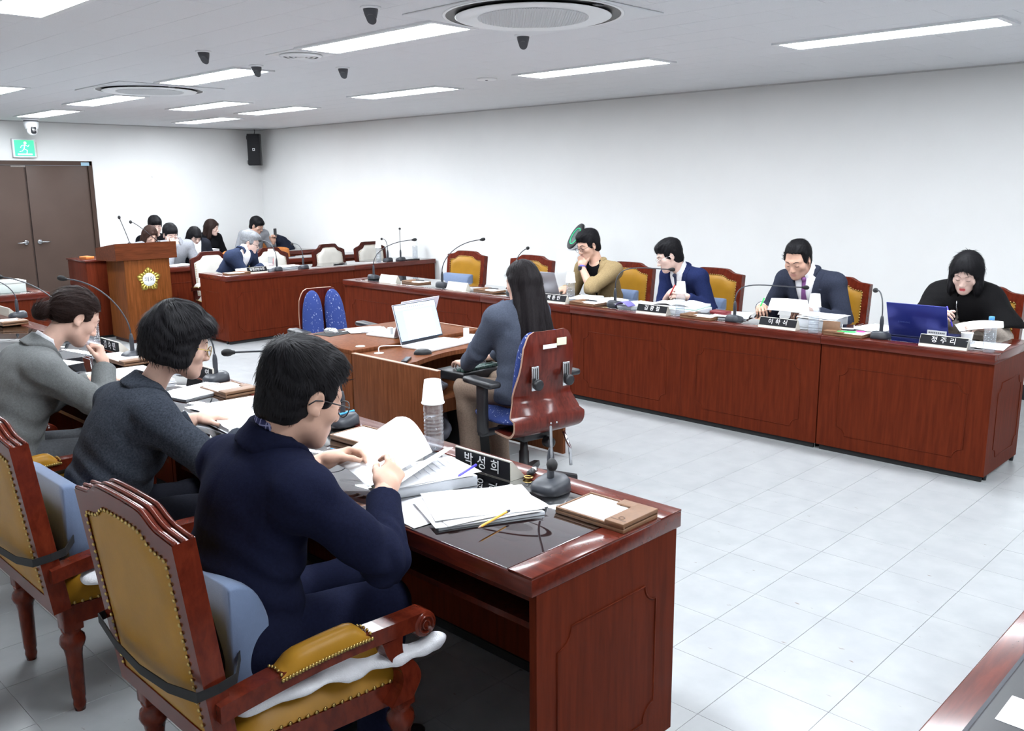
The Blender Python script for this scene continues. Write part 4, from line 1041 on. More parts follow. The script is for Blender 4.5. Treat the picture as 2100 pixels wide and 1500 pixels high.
def hair_sdf(style):
    """hair in head space"""
    s = S(); cap = lambda inf=0.012, top=0.0: s.ell((0, -0.018, 0.036+top*0.5), (0.0755+inf, 0.096+inf, 0.084+inf+top*0.5), k=0.01)
    def face_cut(zline=0.066, w=0.066, back=0.035, low=-0.2):
        # remove hair in front of the hairline: region y>back(ish) and below the hairline arch
        def f(P):
            x, y, z = P[..., 0], P[..., 1], P[..., 2]
            arch = zline-0.55*np.maximum(np.abs(x)-0.02, 0)**1.0*0.6
            d1 = np.minimum(y-(back+0.25*np.maximum(0, np.abs(x)-0.05)), arch-z)
            return d1      # positive inside region to remove -> we intersect with outside
        s.cut(f, 0.012)
    if style in ('short', 'short_part', 'grey', 'short_fringe', 'neat'):
        cap(0.014 if style != 'neat' else 0.011, 0.018 if style != 'neat' else 0.008)
        if style in ('short', 'short_part'): s.ell((0.0, 0.040, 0.098), (0.060, 0.044, 0.028), k=0.03); s.ell((0, -0.05, 0.085), (0.066, 0.065, 0.042), k=0.03)
        if style == 'grey': s.ell((0.01, 0.05, 0.092), (0.066, 0.052, 0.036), k=0.03); s.ell((0, -0.05, 0.075), (0.075, 0.07, 0.05), k=0.03)
        if style == 'short_fringe': s.ell((0.0, 0.062, 0.075), (0.062, 0.034, 0.034), k=0.025)
        s.ell((0, -0.05, -0.03), (0.070, 0.062, 0.065), k=0.02)
        for x in (-1, 1): s.ell((x*0.070, 0.026, 0.030), (0.0105, 0.014, 0.034), k=0.012)
        z0 = {'short': 0.064, 'short_part': 0.058, 'grey': 0.064, 'short_fringe': 0.040, 'neat': 0.084}[style]
        face_cut(z0, back=0.044)
        s.cut(lambda P: -(P[..., 2]+0.075-0.55*np.maximum(0, P[..., 1]+0.045)), 0.01)           # nape line rising to the ear
        for x in (-1, 1): s.ell((x*0.086, -0.002, -0.014), (0.022, 0.025, 0.040), k=0.008, op='s')
    elif style == 'bun':
        cap(0.010, 0.006); s.ell((0, -0.055, 0.0), (0.068, 0.06, 0.07), k=0.02)
        for x in (-1, 1): s.ell((x*0.073, 0.012, 0.026), (0.012, 0.034, 0.030), k=0.014)
        face_cut(0.070, back=0.040)
        s.cut(lambda P: -(P[..., 2]+0.058-0.62*np.maximum(0, P[..., 1]+0.06)), 0.01)
        for x in (-1, 1): s.ell((x*0.084, -0.002, -0.012), (0.018, 0.022, 0.034), k=0.008, op='s')
        s.ell((0, -0.140, -0.045), (0.040, 0.036, 0.040), k=0.006)
    elif style == 'bob':       # short permed bob with lifted fringe
        cap(0.026, 0.022); s.ell((0, -0.06, 0.01), (0.092, 0.085, 0.095), k=0.03); s.ell((0, -0.07, -0.05), (0.080, 0.062, 0.052), k=0.03)
        for x in (-1, 1): s.ell((x*0.080, -0.004, -0.035), (0.022, 0.038, 0.062), k=0.02)
        face_cut(0.062, back=0.046)
        s.ell((0.0, 0.076, 0.094), (0.064, 0.036, 0.032), k=0.03); s.ell((0.035, 0.066, 0.078), (0.042, 0.034, 0.030), k=0.02)
        s.cut(lambda P: -(P[..., 2]+0.078-0.15*np.maximum(0, -P[..., 1]-0.05)), 0.02)
    elif style in ('long', 'long_fringe', 'lob', 'long_back', 'bob_straight'):
        drop = {'long': -0.22, 'long_fringe': -0.24, 'lob': -0.17, 'long_back': -0.36, 'bob_straight': -0.15}[style]
        cap(0.015 if style != 'bob_straight' else 0.022, 0.012)
        fr = 0.02
        for x in (-1, 1):
            s.cone((x*0.076, -0.005, 0.03), (x*(0.082 if style != 'long_back' else 0.112), -0.005 if style != 'long_back' else -0.04, drop), 0.026, 0.024, k=0.03)
            if style != 'long_back': s.cone((x*0.078, 0.022, 0.0), (x*0.080, 0.03, drop+0.03), 0.016, 0.014, k=0.025)
            s.cone((x*0.04, -0.075, 0.0), (x*(0.085 if style == 'long_back' else 0.052), -0.095 if style == 'long_back' else -0.085, drop), 0.044, 0.038, k=0.04)
        s.cone((0, -0.085, 0.0), (0, -0.098, drop), 0.042, 0.030, k=0.04)
        face_cut(0.066 if style != 'long_fringe' else 0.045, back=0.048)
        if style == 'long_fringe': s.ell((0.0, 0.078, 0.050), (0.052, 0.020, 0.034), k=0.02)
        if style in ('bob_straight', 'lob', 'long'):
            for x in (-1, 1): s.cone((x*0.018, 0.078, 0.082), (x*0.066, 0.052, 0.02), 0.014, 0.014, k=0.02)
        if style == 'bob_straight':
            for x in (-1, 1): s.ell((x*0.078, 0.03, -0.08), (0.024, 0.045, 0.06), k=0.03)
    # strands
    def st(P, D):
        ph = np.arctan2(P[..., 0], P[..., 1]+0.02); r = np.hypot(P[..., 0], P[..., 1])
        if style in ('long', 'long_fringe', 'lob', 'long_back', 'bob_straight'): return 0.0011*np.sin(ph*58+3*np.sin(P[..., 2]*9))+0.0012*np.sin(ph*23+2*np.sin(P[..., 2]*7+1))
        if style == 'bun': return 0.0009*np.sin(P[..., 2]*330+P[..., 1]*160)+0.0008*np.sin(P[..., 2]*170-P[..., 0]*120)
        if style == 'bob': return 0.004*wob(P, 48, 1.0)+0.0016*np.sin(P[..., 0]*260+P[..., 2]*160+4*wob(P, 20, 2))
        return 0.0028*wob(P, 60, 2.0)+0.0012*np.sin(P[..., 0]*300+4*np.sin(P[..., 1]*40)+P[..., 2]*120)
    s.disp(st)
    return s
def xf(s, R, o, sc):
    """transform primitives from head/hand space to the world"""
    q = S(); Ri = R.T
    for p in s.p:
        if p[0] == 'c': q.p.append(('c', o+R @ (p[1]*sc), o+R @ (p[2]*sc), p[3]*sc, p[4]*sc, p[5]*sc, p[6]))
        elif p[0] in 'eb': q.p.append((p[0], o+R @ (p[1]*sc), p[2]*sc, R @ p[3], p[4]*sc, p[5]*sc, p[6]))
        elif p[0] == 'f': q.p.append(('f', (lambda P, f=p[1]: f(((P-o) @ R)/sc)*sc), None, None, None, p[5]*sc, p[6]))
        else: q.p.append(('d', (lambda P, D, f=p[1]: f(((P-o) @ R)/sc, D)*sc), None, None, None, 0, 'd'))
    return q
FING = [(-0.031, 0.088, 0.070, 0.0088), (-0.0105, 0.092, 0.079, 0.009), (0.0105, 0.089, 0.073, 0.0086), (0.030, 0.081, 0.057, 0.0078)]
def hand_sdf(side, curl=(20, 30, 20), spread=4, thumb=(35, 20), curls=None):
    """right hand: x to the little-finger side, y to the fingertips, z = back of the hand. side=-1 mirrors"""
    s = S(); m = 1 if side == 'R' else -1
    s.box((0, 0.048, 0), (0.036, 0.046, 0.013), r=0.012, k=0.012); s.cone((0, -0.02, 0), (0, 0.02, 0), 0.026, 0.028, k=0.02)
    s.ell((m*-0.026, 0.032, -0.008), (0.017, 0.030, 0.016), k=0.015)
    for i, (x, y, L, r) in enumerate(FING):
        c = curls[i] if curls else curl
        a = 0.0; p = np.array([m*x, y, 0.001]); sp = RAD(spread)*(x/0.03)*m
        for j, (f, cc) in enumerate(zip((0.46, 0.30, 0.26), c)):
            a += RAD(cc); d = np.array([math.sin(sp)*math.cos(a), math.cos(sp)*math.cos(a), -math.sin(a)])
            q = p+d*L*f*1.08; s.cone(p, q, r*(1.0-0.07*j), r*(1.0-0.07*(j+1)), k=0.005); p = q
    a = RAD(thumb[0]); b = RAD(thumb[1]); p = np.array([m*-0.026, 0.018, -0.006])
    d = np.array([-m*math.sin(a), math.cos(a), -math.sin(b)*0.7]); d = nrm(d); q = p+d*0.045; s.cone(p, q, 0.0145, 0.0115, k=0.012)
    d2 = nrm(d+np.array([m*0.30, 0.25, -0.15])); q2 = q+d2*0.030; s.cone(q, q2, 0.0112, 0.0098, k=0.005); d3 = nrm(d2+np.array([m*0.22, 0.1, -0.05])); s.cone(q2, q2+d3*0.022, 0.0096, 0.0082, k=0.005)
    return s
def strands(vf, style, Rh, hc, hs, n):
    """thin hair ribbons lying along the combing direction"""
    v, f = vf; rs = np.random.RandomState(5)
    if len(f) == 0: return v[:0], f[:0]
    q = v[f]; fn = np.cross(q[:, 2]-q[:, 0], q[:, 3]-q[:, 1]); ar = np.linalg.norm(fn, axis=1); fn = fn/np.maximum(ar, 1e-12)[:, None]
    idx = rs.choice(len(f), n, p=ar/ar.sum()); N_ = fn[idx]; p = q[idx].mean(1)+(rs.rand(n, 3)-0.5)*0.004
    loc = ((p-hc) @ Rh)/hs
    if style in ('long', 'long_fringe', 'lob', 'long_back', 'bob_straight'): d = np.stack([loc[:, 0]*1.5, np.zeros(n), -np.ones(n)], -1); top_ = loc[:, 2] > 0.06; d[top_] = np.stack([loc[top_, 0]*18, (loc[top_, 1]+0.02)*8-0.3, -0.6*np.ones(top_.sum())], -1); L = 0.045
    elif style == 'bun': d = np.array([0, -0.12, -0.01])-loc; L = 0.045
    elif style == 'bob': d = loc-np.array([-0.02, -0.07, 0.13]); d[:, 2] -= 0.02; L = 0.034
    else: d = loc-np.array([0.02, -0.075, 0.13]); d[:, 1] += 0.035*(loc[:, 2] > 0.05); L = 0.026
    if style in ('neat', 'short_part'):
        fz = loc[:, 1] > -0.01; d[fz] = np.stack([0.5*np.sign(loc[fz, 0]+0.03)*(1 if style == 'neat' else 1.6), -np.ones(fz.sum()), 0.2*np.ones(fz.sum())], -1)*0.1
    if style in ('long', 'lob', 'bob_straight'):
        dn_ = d/np.maximum(np.linalg.norm(d, axis=1, keepdims=True), 1e-9); e_ = loc+dn_*L*0.9; kp = ~((e_[:, 1] > 0.045) & (np.abs(e_[:, 0]) < 0.058) & (e_[:, 2] < 0.055)); p, N_, loc, d = p[kp], N_[kp], loc[kp], d[kp]; n = len(p)
    if style not in ('long', 'long_fringe', 'lob', 'long_back', 'bob_straight'):
        dn_ = d/np.maximum(np.linalg.norm(d, axis=1, keepdims=True), 1e-9); e_ = loc+dn_*L*0.9
        zl = {'short_fringe': 0.035, 'neat': 0.08, 'bob': 0.05}.get(style, 0.056)
        bad = ((e_[:, 1] > 0.05) & (e_[:, 2] < zl)) | ((np.abs(e_[:, 0]) > 0.055) & (e_[:, 1] > (-0.035 if style != 'bob' else 0.03)) & (e_[:, 2] < (0.02 if style != 'bob' else 0.03))) | (e_[:, 2] < (-0.07 if style != 'bob' else -0.088))
        kp = ~bad; p, N_, loc, d = p[kp], N_[kp], loc[kp], d[kp]; n = len(p)
    d = d+0.16*np.linalg.norm(d, axis=1, keepdims=True)*(rs.rand(n, 3)-0.5); d = d @ Rh.T
    d = d-N_*(d*N_).sum(1, keepdims=True); d /= np.maximum(np.linalg.norm(d, axis=1, keepdims=True), 1e-9); sdir = np.cross(N_, d)
    L = L*hs*(0.6+0.8*rs.rand(n, 1)); w_ = 0.0008*hs*(0.6+0.8*rs.rand(n, 1)); lift = 0.0015*hs*(0.3+rs.rand(n, 1)); cv = (rs.rand(n, 1)-0.5)*0.25
    P = []
    for t_, wf, lf in ((0, 0.5, -0.6), (0.33, 1.0, 0.7), (0.66, 0.9, 0.8), (1.0, 0.15, 0.1)):
        c = p+d*L*t_+sdir*(L*cv*t_*t_)+N_*(lift*lf-0.10*L*t_*t_); P += [c-sdir*w_*wf, c+sdir*w_*wf]
    V_ = np.stack(P, 1).reshape(-1, 3); b = (np.arange(n)*8)[:, None]
    F = np.concatenate([b+np.array([[0, 1, 3, 2]]), b+np.array([[2, 3, 5, 4]]), b+np.array([[4, 5, 7, 6]])])
    return V_, F
def ribbon(pts_in, pts_out, th=0.004):
    """closed thin strip between two polylines (world points)"""
    n = len(pts_in); A = np.array(pts_in); B = np.array(pts_out)
    m = MB(); vs = [tuple(p) for p in A]+[tuple(p) for p in B]
    return vs, n
def person(label, base, yaw, seat=0.47, s=1.0, male=True, lean=12, hunch=10, twist=0, side=0, hips=(0, 0), head=(0, 20, 0), neck=(0, 0.03), headpos=None,
           lh=None, rh=None, top=None, hair='short', hairm=None, skinm=None, glasses=None, lips=None, h=0.008, hh=0.0055, legs=True, trousers=None, shoes=True, feet=0.30, brow=True, sh=1.0, girth=1.0, fat=0.0, poleL=None, poleR=None, knees=0.10, headscale=1.0, name='person', jaw=0.0, shrug=0.0, tl=1.0):
    """seated figure. yaw = facing direction (radians, world). lh/rh = dict(p=world wrist, d=finger dir, n=back-of-hand dir, curl=...)"""
    base = V(base[0], base[1], 0.0); F0 = V(math.cos(yaw), math.sin(yaw), 0); U = V(0, 0, 1); R0 = np.cross(F0, U)
    root = thing(name, label, 'person', tuple(base), 0)
    rot = lambda ax, ang: np.array(Matrix.Rotation(ang, 3, Vector(tuple(ax))))
    pel = base+U*(seat+0.085*s)
    tw = rot(U, RAD(twist))
    # spine, bending forward and sideways
    l1, l2 = RAD(lean), RAD(lean+hunch*0.5); l3 = RAD(lean+hunch)
    def sd(a, frac): F = nrm(F0); v = U*math.cos(a)+F*math.sin(a); return nrm(v+R0*math.sin(RAD(side))*frac)
    d1, d2, d3 = sd(l1, 0.7), sd(l2, 1.0), sd(l3, 1.0)
    waist = pel+d1*0.152*s*tl; chest = waist+d2*0.19*s*tl; nb = chest+d3*0.142*s*tl
    Rr = tw @ R0; Rr = nrm(Rr-d3*(Rr @ d3)); Fc = np.cross(d3, Rr)*1.0; Fc = nrm(np.cross(d3, Rr)); Fc = Fc if Fc @ (tw @ F0) > 0 else -Fc
    Rch = np.stack([Rr, Fc, d3], 1); Rw0 = nrm(R0-d1*(R0 @ d1)); Fw = np.cross(d1, Rw0); Fw = Fw if Fw @ F0 > 0 else -Fw; Rpel = np.stack([Rw0, Fw, d1], 1)
    Rmid = nrm(Rr+Rw0); Fm = np.cross(d2, Rmid); Fm = nrm(Fm if Fm @ F0 > 0 else -Fm); Rmi = np.stack([nrm(np.cross(Fm, d2)), Fm, d2], 1)
    shw = (0.178 if male else 0.155)*s*sh
    shd = {'L': nb-Rr*shw-d3*(0.044-shrug)*s, 'R': nb+Rr*shw-d3*(0.044-shrug)*s}
    # head
    hs = s*headscale*(1.0 if male else 0.95)
    Rh = Rch @ rotm(*head) if headpos is None else frame_from(F0, U) @ rotm(*head)
    hc = nb+d3*0.085*s+Fc*neck[1]*s+Rr*neck[0]*s+Rh @ V(0, 0.012, 0.065)*hs if headpos is None else V(*headpos)
    hsdf = xf(head_sdf(male, fat, jaw), Rh, hc, hs)
    hd = S().extend(hsdf); nr = 0.052 if male else 0.043
    hd.cone(hc+Rh @ V(0, -0.030, -0.05)*hs, nb-d3*0.03*s+Fc*0.005, nr*s, (nr+0.012)*s, k=0.03)
    # torso
    G = girth
    tor = S()
    tor.ell(pel+F0*0.00, V(0.165*G, 0.125*G, 0.125)*s, Rpel, k=0.05)
    tor.ell(waist, V(0.142*G, 0.108*G, 0.16)*s, Rmi, k=0.06)
    tor.ell(chest+Fc*0.005, V(0.152*sh, 0.108*(G*0.5+0.5), 0.175)*s, Rch, k=0.06)
    if not male: tor.ell(chest+Fc*0.075*s-d3*0.02*s, V(0.115, 0.055, 0.07)*s, Rch, k=0.05)
    tor.cone(shd['L']+Rr*0.02, shd['R']-Rr*0.02, 0.056*s, k=0.05)
    for q in 'LR': tor.cone(nb+d3*0.004*s, shd[q]+d3*0.004*s, 0.044*s, 0.048*s, k=0.04)
    arm = {}; hands = {}
    ua, fa = 0.285*s*(1 if male else 0.95), 0.245*s*(1 if male else 0.95)
    defs = {'L': lh, 'R': rh}
    for q, sg in (('L', -1), ('R', 1)):
        d = defs[q]
        if d is None: d = dict(p=tuple(shd[q]+F0*0.20*s-U*0.36*s+R0*sg*0.03), d=F0, n=U)
        pole = d.get('pole'); pole = V(*pole) if pole is not None else (-U*1.0+R0*sg*0.55-F0*0.25)
        el, wr = two_bone(shd[q], d['p'], ua, fa, pole)
        a = S(); a.cone(shd[q], el, 0.054*s, 0.044*s, k=0.03); a.cone(el, wr, 0.043*s, 0.030*s, k=0.02); arm[q] = (a, shd[q], el, wr)
        dd = nrm(V(*d['d'])) if d.get('d') is not None else nrm(wr-el)
        Rn = frame_from(dd, V(*d.get('n', (0, 0, 1))))
        hands[q] = xf(hand_sdf(q, d.get('curl', (18, 28, 18)), d.get('spread', 4), d.get('thumb', (35, 20)), d.get('curls')), Rn, wr+dd*0.012, s*(1.0 if male else 0.9))
    lg = {}
    for q, sg in (('L', -1), ('R', 1)):
        hip = pel+R0*sg*0.088*s-U*0.015; kn = hip+F0*0.40*s+R0*sg*(knees-0.088)*s; kn[2] = seat+0.045; ft = kn+F0*(feet-0.40)*0.3; ft = V(ft[0], ft[1], 0.085)-F0*0.02
        l = S(); l.cone(hip, kn, 0.083*s*G, 0.060*s, k=0.04); l.cone(kn, ft, 0.058*s, 0.043*s, k=0.03); lg[q] = (l, hip, kn, ft)
    # ---------------- body mesh (skin): fine head, hands; coarse trunk hidden by clothes
    body = S().extend(tor); 
    for q in 'LR': body.extend(arm[q][0]); body.extend(lg[q][0]) if legs else None
    parts = [hd.mesh(hh, 1)]; nh = len(parts[0][1])
    for q in 'LR':
        if defs[q] is not None: parts.append(S().extend(hands[q]).mesh(min(hh, 0.0042), 1))
    parts.append(body.mesh(0.016, 1))
    hv, hf = parts[0]; loc = ((hv[hf].mean(1)-hc) @ Rh)/hs
    lipm = (np.abs(loc[:, 0]) < (0.021 if male else 0.0185)*(1-0.4*((loc[:, 2]+0.066)/0.012)**2)) & (loc[:, 2] > -0.0765) & (loc[:, 2] < -0.0555) & (loc[:, 1] > 0.078)
    mi = np.zeros(sum(len(p[1]) for p in parts), int); mi[:nh][lipm] = 1
    np_obj('body', parts, [skinm, lips or M_LIP], root, base, mi)
    # ---------------- face details
    def surf(x, z):
        ys = np.linspace(0.125, 0.03, 64); P = hc+(np.stack([np.full(64, x), ys, np.full(64, z)], -1)*hs) @ Rh.T
        dd = hsdf.field(P); k = np.argmax(dd < 0); return ys[k] if dd.min() < 0 else 0.06
    def W(x, y, z): return tuple(hc+Rh @ (V(x, y, z)*hs)-base)
    hm = hairm or hairmat('black', (24, 22, 24))
    if brow:
        b = MB(); e = MB()
        for x in (-1, 1):
            pts = [(x*0.013, 0.0255), (x*0.028, 0.0305), (x*0.041, 0.0295), (x*0.049, 0.024)]
            b.tube([W(px, surf(px, pz)+0.0006, pz) for px, pz in pts], [0.0020*hs, 0.0029*hs, 0.0024*hs, 0.0010*hs] if male else [0.0010*hs, 0.0017*hs, 0.0015*hs, 0.0007*hs], 6)
            pts = [(x*0.0165, -0.0005), (x*0.024, -0.0035), (x*0.032, -0.0045), (x*0.040, -0.003), (x*0.0455, 0.0005)]
            e.tube([W(px, surf(px, pz)+0.0004, pz) for px, pz in pts], [0.0008*hs, 0.0013*hs, 0.0015*hs, 0.0014*hs, 0.0009*hs], 6)
        b.obj('eyebrows', hm, root); e.obj('eyelashes', mat('lash', srgb(38, 28, 26), 0.7), root)
    if hair:
        hvf = xf(hair_sdf(hair), Rh, hc, hs).mesh(hh, 1)
        np_obj('hair', [hvf, strands(hvf, hair, Rh, hc, hs, int(7500*(0.0038/hh)**2))], [hm], root, base)
    if glasses:
        gm = glasses; g_ = MB(); lz = MB(); r = 0.0235; yy = max(surf(0.032, 0.0)+0.016, 0.098)
        for x in (-1, 1):
            cen = (x*0.033, yy, -0.003)
            ring_ = []
            for k in range(20):
                a = 2*PI*k/20; ring_.append((cen[0]+r*1.08*math.cos(a), cen[1]-0.004*abs(math.cos(a)), cen[2]+r*0.86*math.sin(a)))
            g_.tube([W(*p) for p in ring_], 0.0017*hs if gm != 'thin' else 0.0010*hs, 6, closed=True)
            lz.add([W(*cen)]+[W(*p) for p in ring_], [(0, 1+k, 1+(k+1) % 20) for k in range(20)], 0, True)
            g_.tube([W(x*0.058, yy-0.004, 0.004), W(x*0.073, yy-0.02, 0.005), W(x*0.083, 0.01, 0.006), W(x*0.084, -0.012, 0.002), W(x*0.082, -0.026, -0.012)], 0.0017*hs if gm != 'thin' else 0.001*hs, 6)
        g_.tube([W(-0.009, yy, 0.0), W(0, yy+0.002, 0.003), W(0.009, yy, 0.0)], 0.0016*hs, 6)
        gl = g_.obj('glasses', {'black': M_BLACK, 'thin': M_CHROME, 'gold': M_BRASS, 'dark': M_BLACK}[gm], root); lz.obj('lens', M_LENS, gl)
    # ---------------- clothes
    top = top or {}
    tm = top.get('m'); inf = top.get('inf', 0.016)*s
    hem = top.get('hem', seat+0.02); vneck = top.get('v')       # v=(depth, halfwidth)
    cuff = top.get('cuff', 0.93)
    c = S().extend(tor, inf)
    if top.get('skirt', True): c.ell(pel-U*0.03*s+F0*0.02, V(0.180*G, 0.150*G, 0.12)*s, Rpel, k=0.05)
    for q in 'LR':
        a, sh_, el, wr = arm[q]; w2 = el+(wr-el)*cuff; ai = inf*top.get('arm', 0.75)
        c.cone(sh_, el, 0.056*s+ai, 0.048*s+ai, k=0.03); c.cone(el, w2, 0.047*s+ai, (0.036 if not top.get('tight') else 0.031)*s+ai*0.8, k=0.02)
    if not top.get('tight'):
        for q in 'LR': c.ell(shd[q]+d3*0.014*s-Rr*(0.012*s if q == 'R' else -0.012*s), V(0.074, 0.064, 0.052)*s, Rch, k=0.03)
    # neck opening: plane through the neck base, lower at the front
    nd = nrm(d3*0.88-Fc*0.48*(-1) if False else d3*0.9+Fc*top.get('necktilt', 0.35)); no = nb+d3*top.get('neckh', 0.046)*s
    nrad = lambda P: np.linalg.norm((P-nb)-((P-nb) @ d3)[..., None]*d3, axis=-1)
    c.cut(lambda P: np.minimum((P-no) @ nd, top.get('neckr', 0.088)*s-nrad(P)), 0.006)
    if top.get('skirt', True): c.cut(lambda P: hem-P[..., 2], 0.01)
    for q in 'LR':      # open cuffs
        a, sh_, el, wr = arm[q]; w2 = el+(wr-el)*cuff; ax = nrm(wr-el)
        c.cut(lambda P, w2=w2, ax=ax: np.minimum((P-w2) @ ax, 0.085*s-np.linalg.norm(P-w2, axis=-1)), 0.003)
    vop = None
    if vneck:
        dep, hw = vneck; o = nb+d3*0.055*s
        def vfn(P, pad=0.0):
            q = (P-o) @ Rch; z = -q[..., 2]; w_ = hw*s*np.clip(1-z/(dep*s), -0.3, 1)*(1.0); inside = np.minimum(w_+pad-np.abs(q[..., 0]), q[..., 1]-0.0)
            return inside
        c.cut(lambda P: vfn(P), 0.004)
    fold = top.get('fold', 1.0)
    def folds(P, D):
        d = 0.0022*wob(P, 26, 3.1)+0.0012*wob(P, 55, 1.1)
        for q in 'LR':
            a, sh_, el, wr = arm[q]; r = np.linalg.norm(P-el, axis=-1); ax = nrm(wr-sh_)
            d = d+0.0052*np.exp(-(r/0.085)**2)*np.sin((P @ ax)*120+3*wob(P, 30, 2.0))
            r = np.linalg.norm(P-sh_+d3*0.05, axis=-1); d = d+0.0030*np.exp(-(r/0.09)**2)*np.sin((P @ nrm(d3+Rr*0.5))*85+2*wob(P, 22, 1.0))
        r = np.abs((P-waist) @ d2); d = d+0.0034*np.exp(-(r/0.10)**2)*np.sin((P @ nrm(d2+0.35*Rr))*70+3.0*wob(P, 14, 4.0))
        for q, sg in (('L', -1), ('R', 1)):
            t_ = (P-shd[q]) @ (Rr*sg)+0.018*s; d = d+0.0034/max(fold, 0.3)*np.exp(-(t_/0.007)**2)*np.exp(-(np.linalg.norm(P-shd[q], axis=-1)/0.12)**4)
        qq = (P-nb) @ Rr; d = d+np.where((P-waist) @ Fm < 0, 0.0026/max(fold, 0.3)*np.exp(-(qq/0.006)**2), 0)
        return d*fold
    c.disp(folds)
    if not top.get('cape'):
        np_obj(top.get('name', 'jacket'), [c.mesh(h, 2)], [tm], root, base)
    else:
        cp = S(); cp.ell(chest+d3*0.03*s-Fc*0.01, V(0.215, 0.16, 0.21)*s, Rch, k=0.05)
        cp.cone(shd['L'], shd['R'], 0.085*s, k=0.06)
        for q, sg in (('L', -1), ('R', 1)):
            el = arm[q][2]; cp.cone(shd[q], shd[q]*0.25+el*0.75+R0*sg*0.05, 0.085*s, 0.10*s, k=0.06)
        cp.cone(nb+Fc*0.02, nb+d3*0.012*s+Fc*0.02, 0.085*s, 0.07*s, k=0.04)
        hz = top['cape_hem']
        cp.cut(lambda P: np.minimum((P-no-d3*0.004) @ nd, 0.085*s-nrad(P)), 0.012); cp.cut(lambda P: hz-P[..., 2]-0.20*np.abs((P-nb) @ R0)*0, 0.012)
        o = nb; cp.cut(lambda P: np.minimum(0.004+0.02*np.clip(-((P-o) @ d3), 0, 1)-np.abs((P-o) @ Rr), (P-o) @ Fc), 0.006)
        cp.disp(lambda P, D: 0.006*np.sin(np.arctan2((P-nb) @ Rr, (P-nb) @ Fc)*16)*np.clip(-((P-nb) @ d3)/0.25, 0, 1)+0.0016*wob(P, 160, 2))
        np_obj('fur_cape', [cp.mesh(h, 1)], [top['cape']], root, base)
        np_obj('knit_top', [c.mesh(h, 2)], [tm], root, base)
        z_ = MB(); pts = []
        for k in range(10):
            q = nb+d3*(0.012-0.028*k)*s; ys = np.linspace(0.3, 0.0, 100); P = q+ys[:, None]*Fc; fld = cp.field(P+Rr*0.02); kk = np.argmax(fld < 0); pts.append(tuple(q+Fc*(ys[kk]+0.002)-base))
        z_.tube(pts, 0.003, 6); z_.obj('zip', M_SILVER, root)
    # lapels: band along the V edge, slightly proud of the jacket
    if vneck and top.get('lapel', True):
        lp = S().extend(tor, inf+0.005); dep, hw = vneck; o = nb+d3*0.055*s; lw = top.get('lapelw', 0.062)*s
        lp.cut(lambda P: np.minimum((P-no) @ nd, 0.088*s-nrad(P)), 0.004)
        def band(P):
            q = (P-o) @ Rch; z = -q[..., 2]; e = hw*s*(1-z/(dep*s)); ww = lw*np.clip(np.minimum((dep*s-z)/(0.55*dep*s), 1), 0.12, 1)*np.where(z < 0.09*s, 0.72, 1.0)
            a = np.abs(q[..., 0]); return np.maximum(np.maximum(e-a, a-e-ww), np.maximum(z-dep*s, -q[..., 1]))
        lp.cut(band, 0.002)
        v_, f_ = lp.mesh(min(h, 0.006), 1)
        if len(f_): np_obj('lapels', [(v_, f_)], [top.get('lapelm', tm)], root, base)
    # inner shirt seen in the opening
    if top.get('shirt') is not None:
        si = S().extend(tor, 0.006*s); sn = nb+d3*0.050*s
        si.cut(lambda P: np.minimum((P-sn) @ nd, 0.07*s-nrad(P)), 0.004); si.cut(lambda P: (hem+0.03)-P[..., 2], 0.004)
        if top.get('shirtcuff'):
            for q in 'LR':
                a, sh_, el, wr = arm[q]; si.cone(el+(wr-el)*0.7, el+(wr-el)*0.99, 0.037*s, 0.036*s, k=0.003)
        np_obj('shirt', [si.mesh(max(h, 0.008), 1)], [top['shirt']], root, base)
    # collars: bands that follow the neck and the shoulders of the garment
    hb_ = hc+Rh @ V(0, -0.030, -0.05)*hs; na = nrm(nrm(hb_-nb)+d3*0.6); nax = nb-na*0.0
    def collar(ro, ri, zhi, m_, nm, fold=True, open_deg=120, spread=0.108, dropf=0.055):
        cs = S(); cs.cone(nb-na*0.06*s, nb+na*0.16*s, ro*s, ro*0.96*s, k=0.004)
        if fold:
            cs.extend(tor, inf+0.006*s)
            for q in 'LR': cs.ell(shd[q]+d3*0.014*s-Rr*(0.012*s if q == 'R' else -0.012*s), V(0.074, 0.064, 0.052)*s+0.006*s, Rch, k=0.03)
        fx = nrm(Fc-na*(Fc @ na)); rx = np.cross(fx, na)
        def cyl(P):
            q = P-nb; z = q @ na; rd = np.linalg.norm(q-z[..., None]*na, axis=-1); ph = np.arctan2(q @ rx, q @ fx); return z, rd, ph
        def keep(P):
            z, rd, ph = cyl(P); fr_ = np.clip(np.cos(ph), 0, 1)
            d = np.maximum(z-(zhi-dropf*fr_)*s, ri*s-rd); d = np.maximum(d, rd-spread*s*(1-0.1*fr_)); d = np.maximum(d, -(z-(0.020-0.09*fr_)*s))
            if open_deg: d = np.maximum(d, (RAD(open_deg/2)-np.abs(ph))*0.07)
            return d
        cs.cut(keep, 0.003); v_, f_ = cs.mesh(min(h, 0.0055), 1)
        if len(f_): np_obj(nm, [(v_, f_)], [m_], root, base)
    if top.get('collar'): collar(0.082 if male else 0.072, 0.064 if male else 0.055, top.get('collar_h', 0.048), top.get('collarm', tm), 'collar', True, top.get('collar_open', 120), top.get('spread', 0.100))
    if top.get('shirt_collar') is not None: collar(0.069 if male else 0.060, 0.058 if male else 0.048, top.get('scollar_h', 0.092), top['shirt_collar'], 'shirt_collar', False, 26, 0.075, 0.05)
    if top.get('turtle') is not None: collar(0.062, 0.046, 0.105, top['turtle'], 'turtleneck', False, 0, 0.08, 0.02)
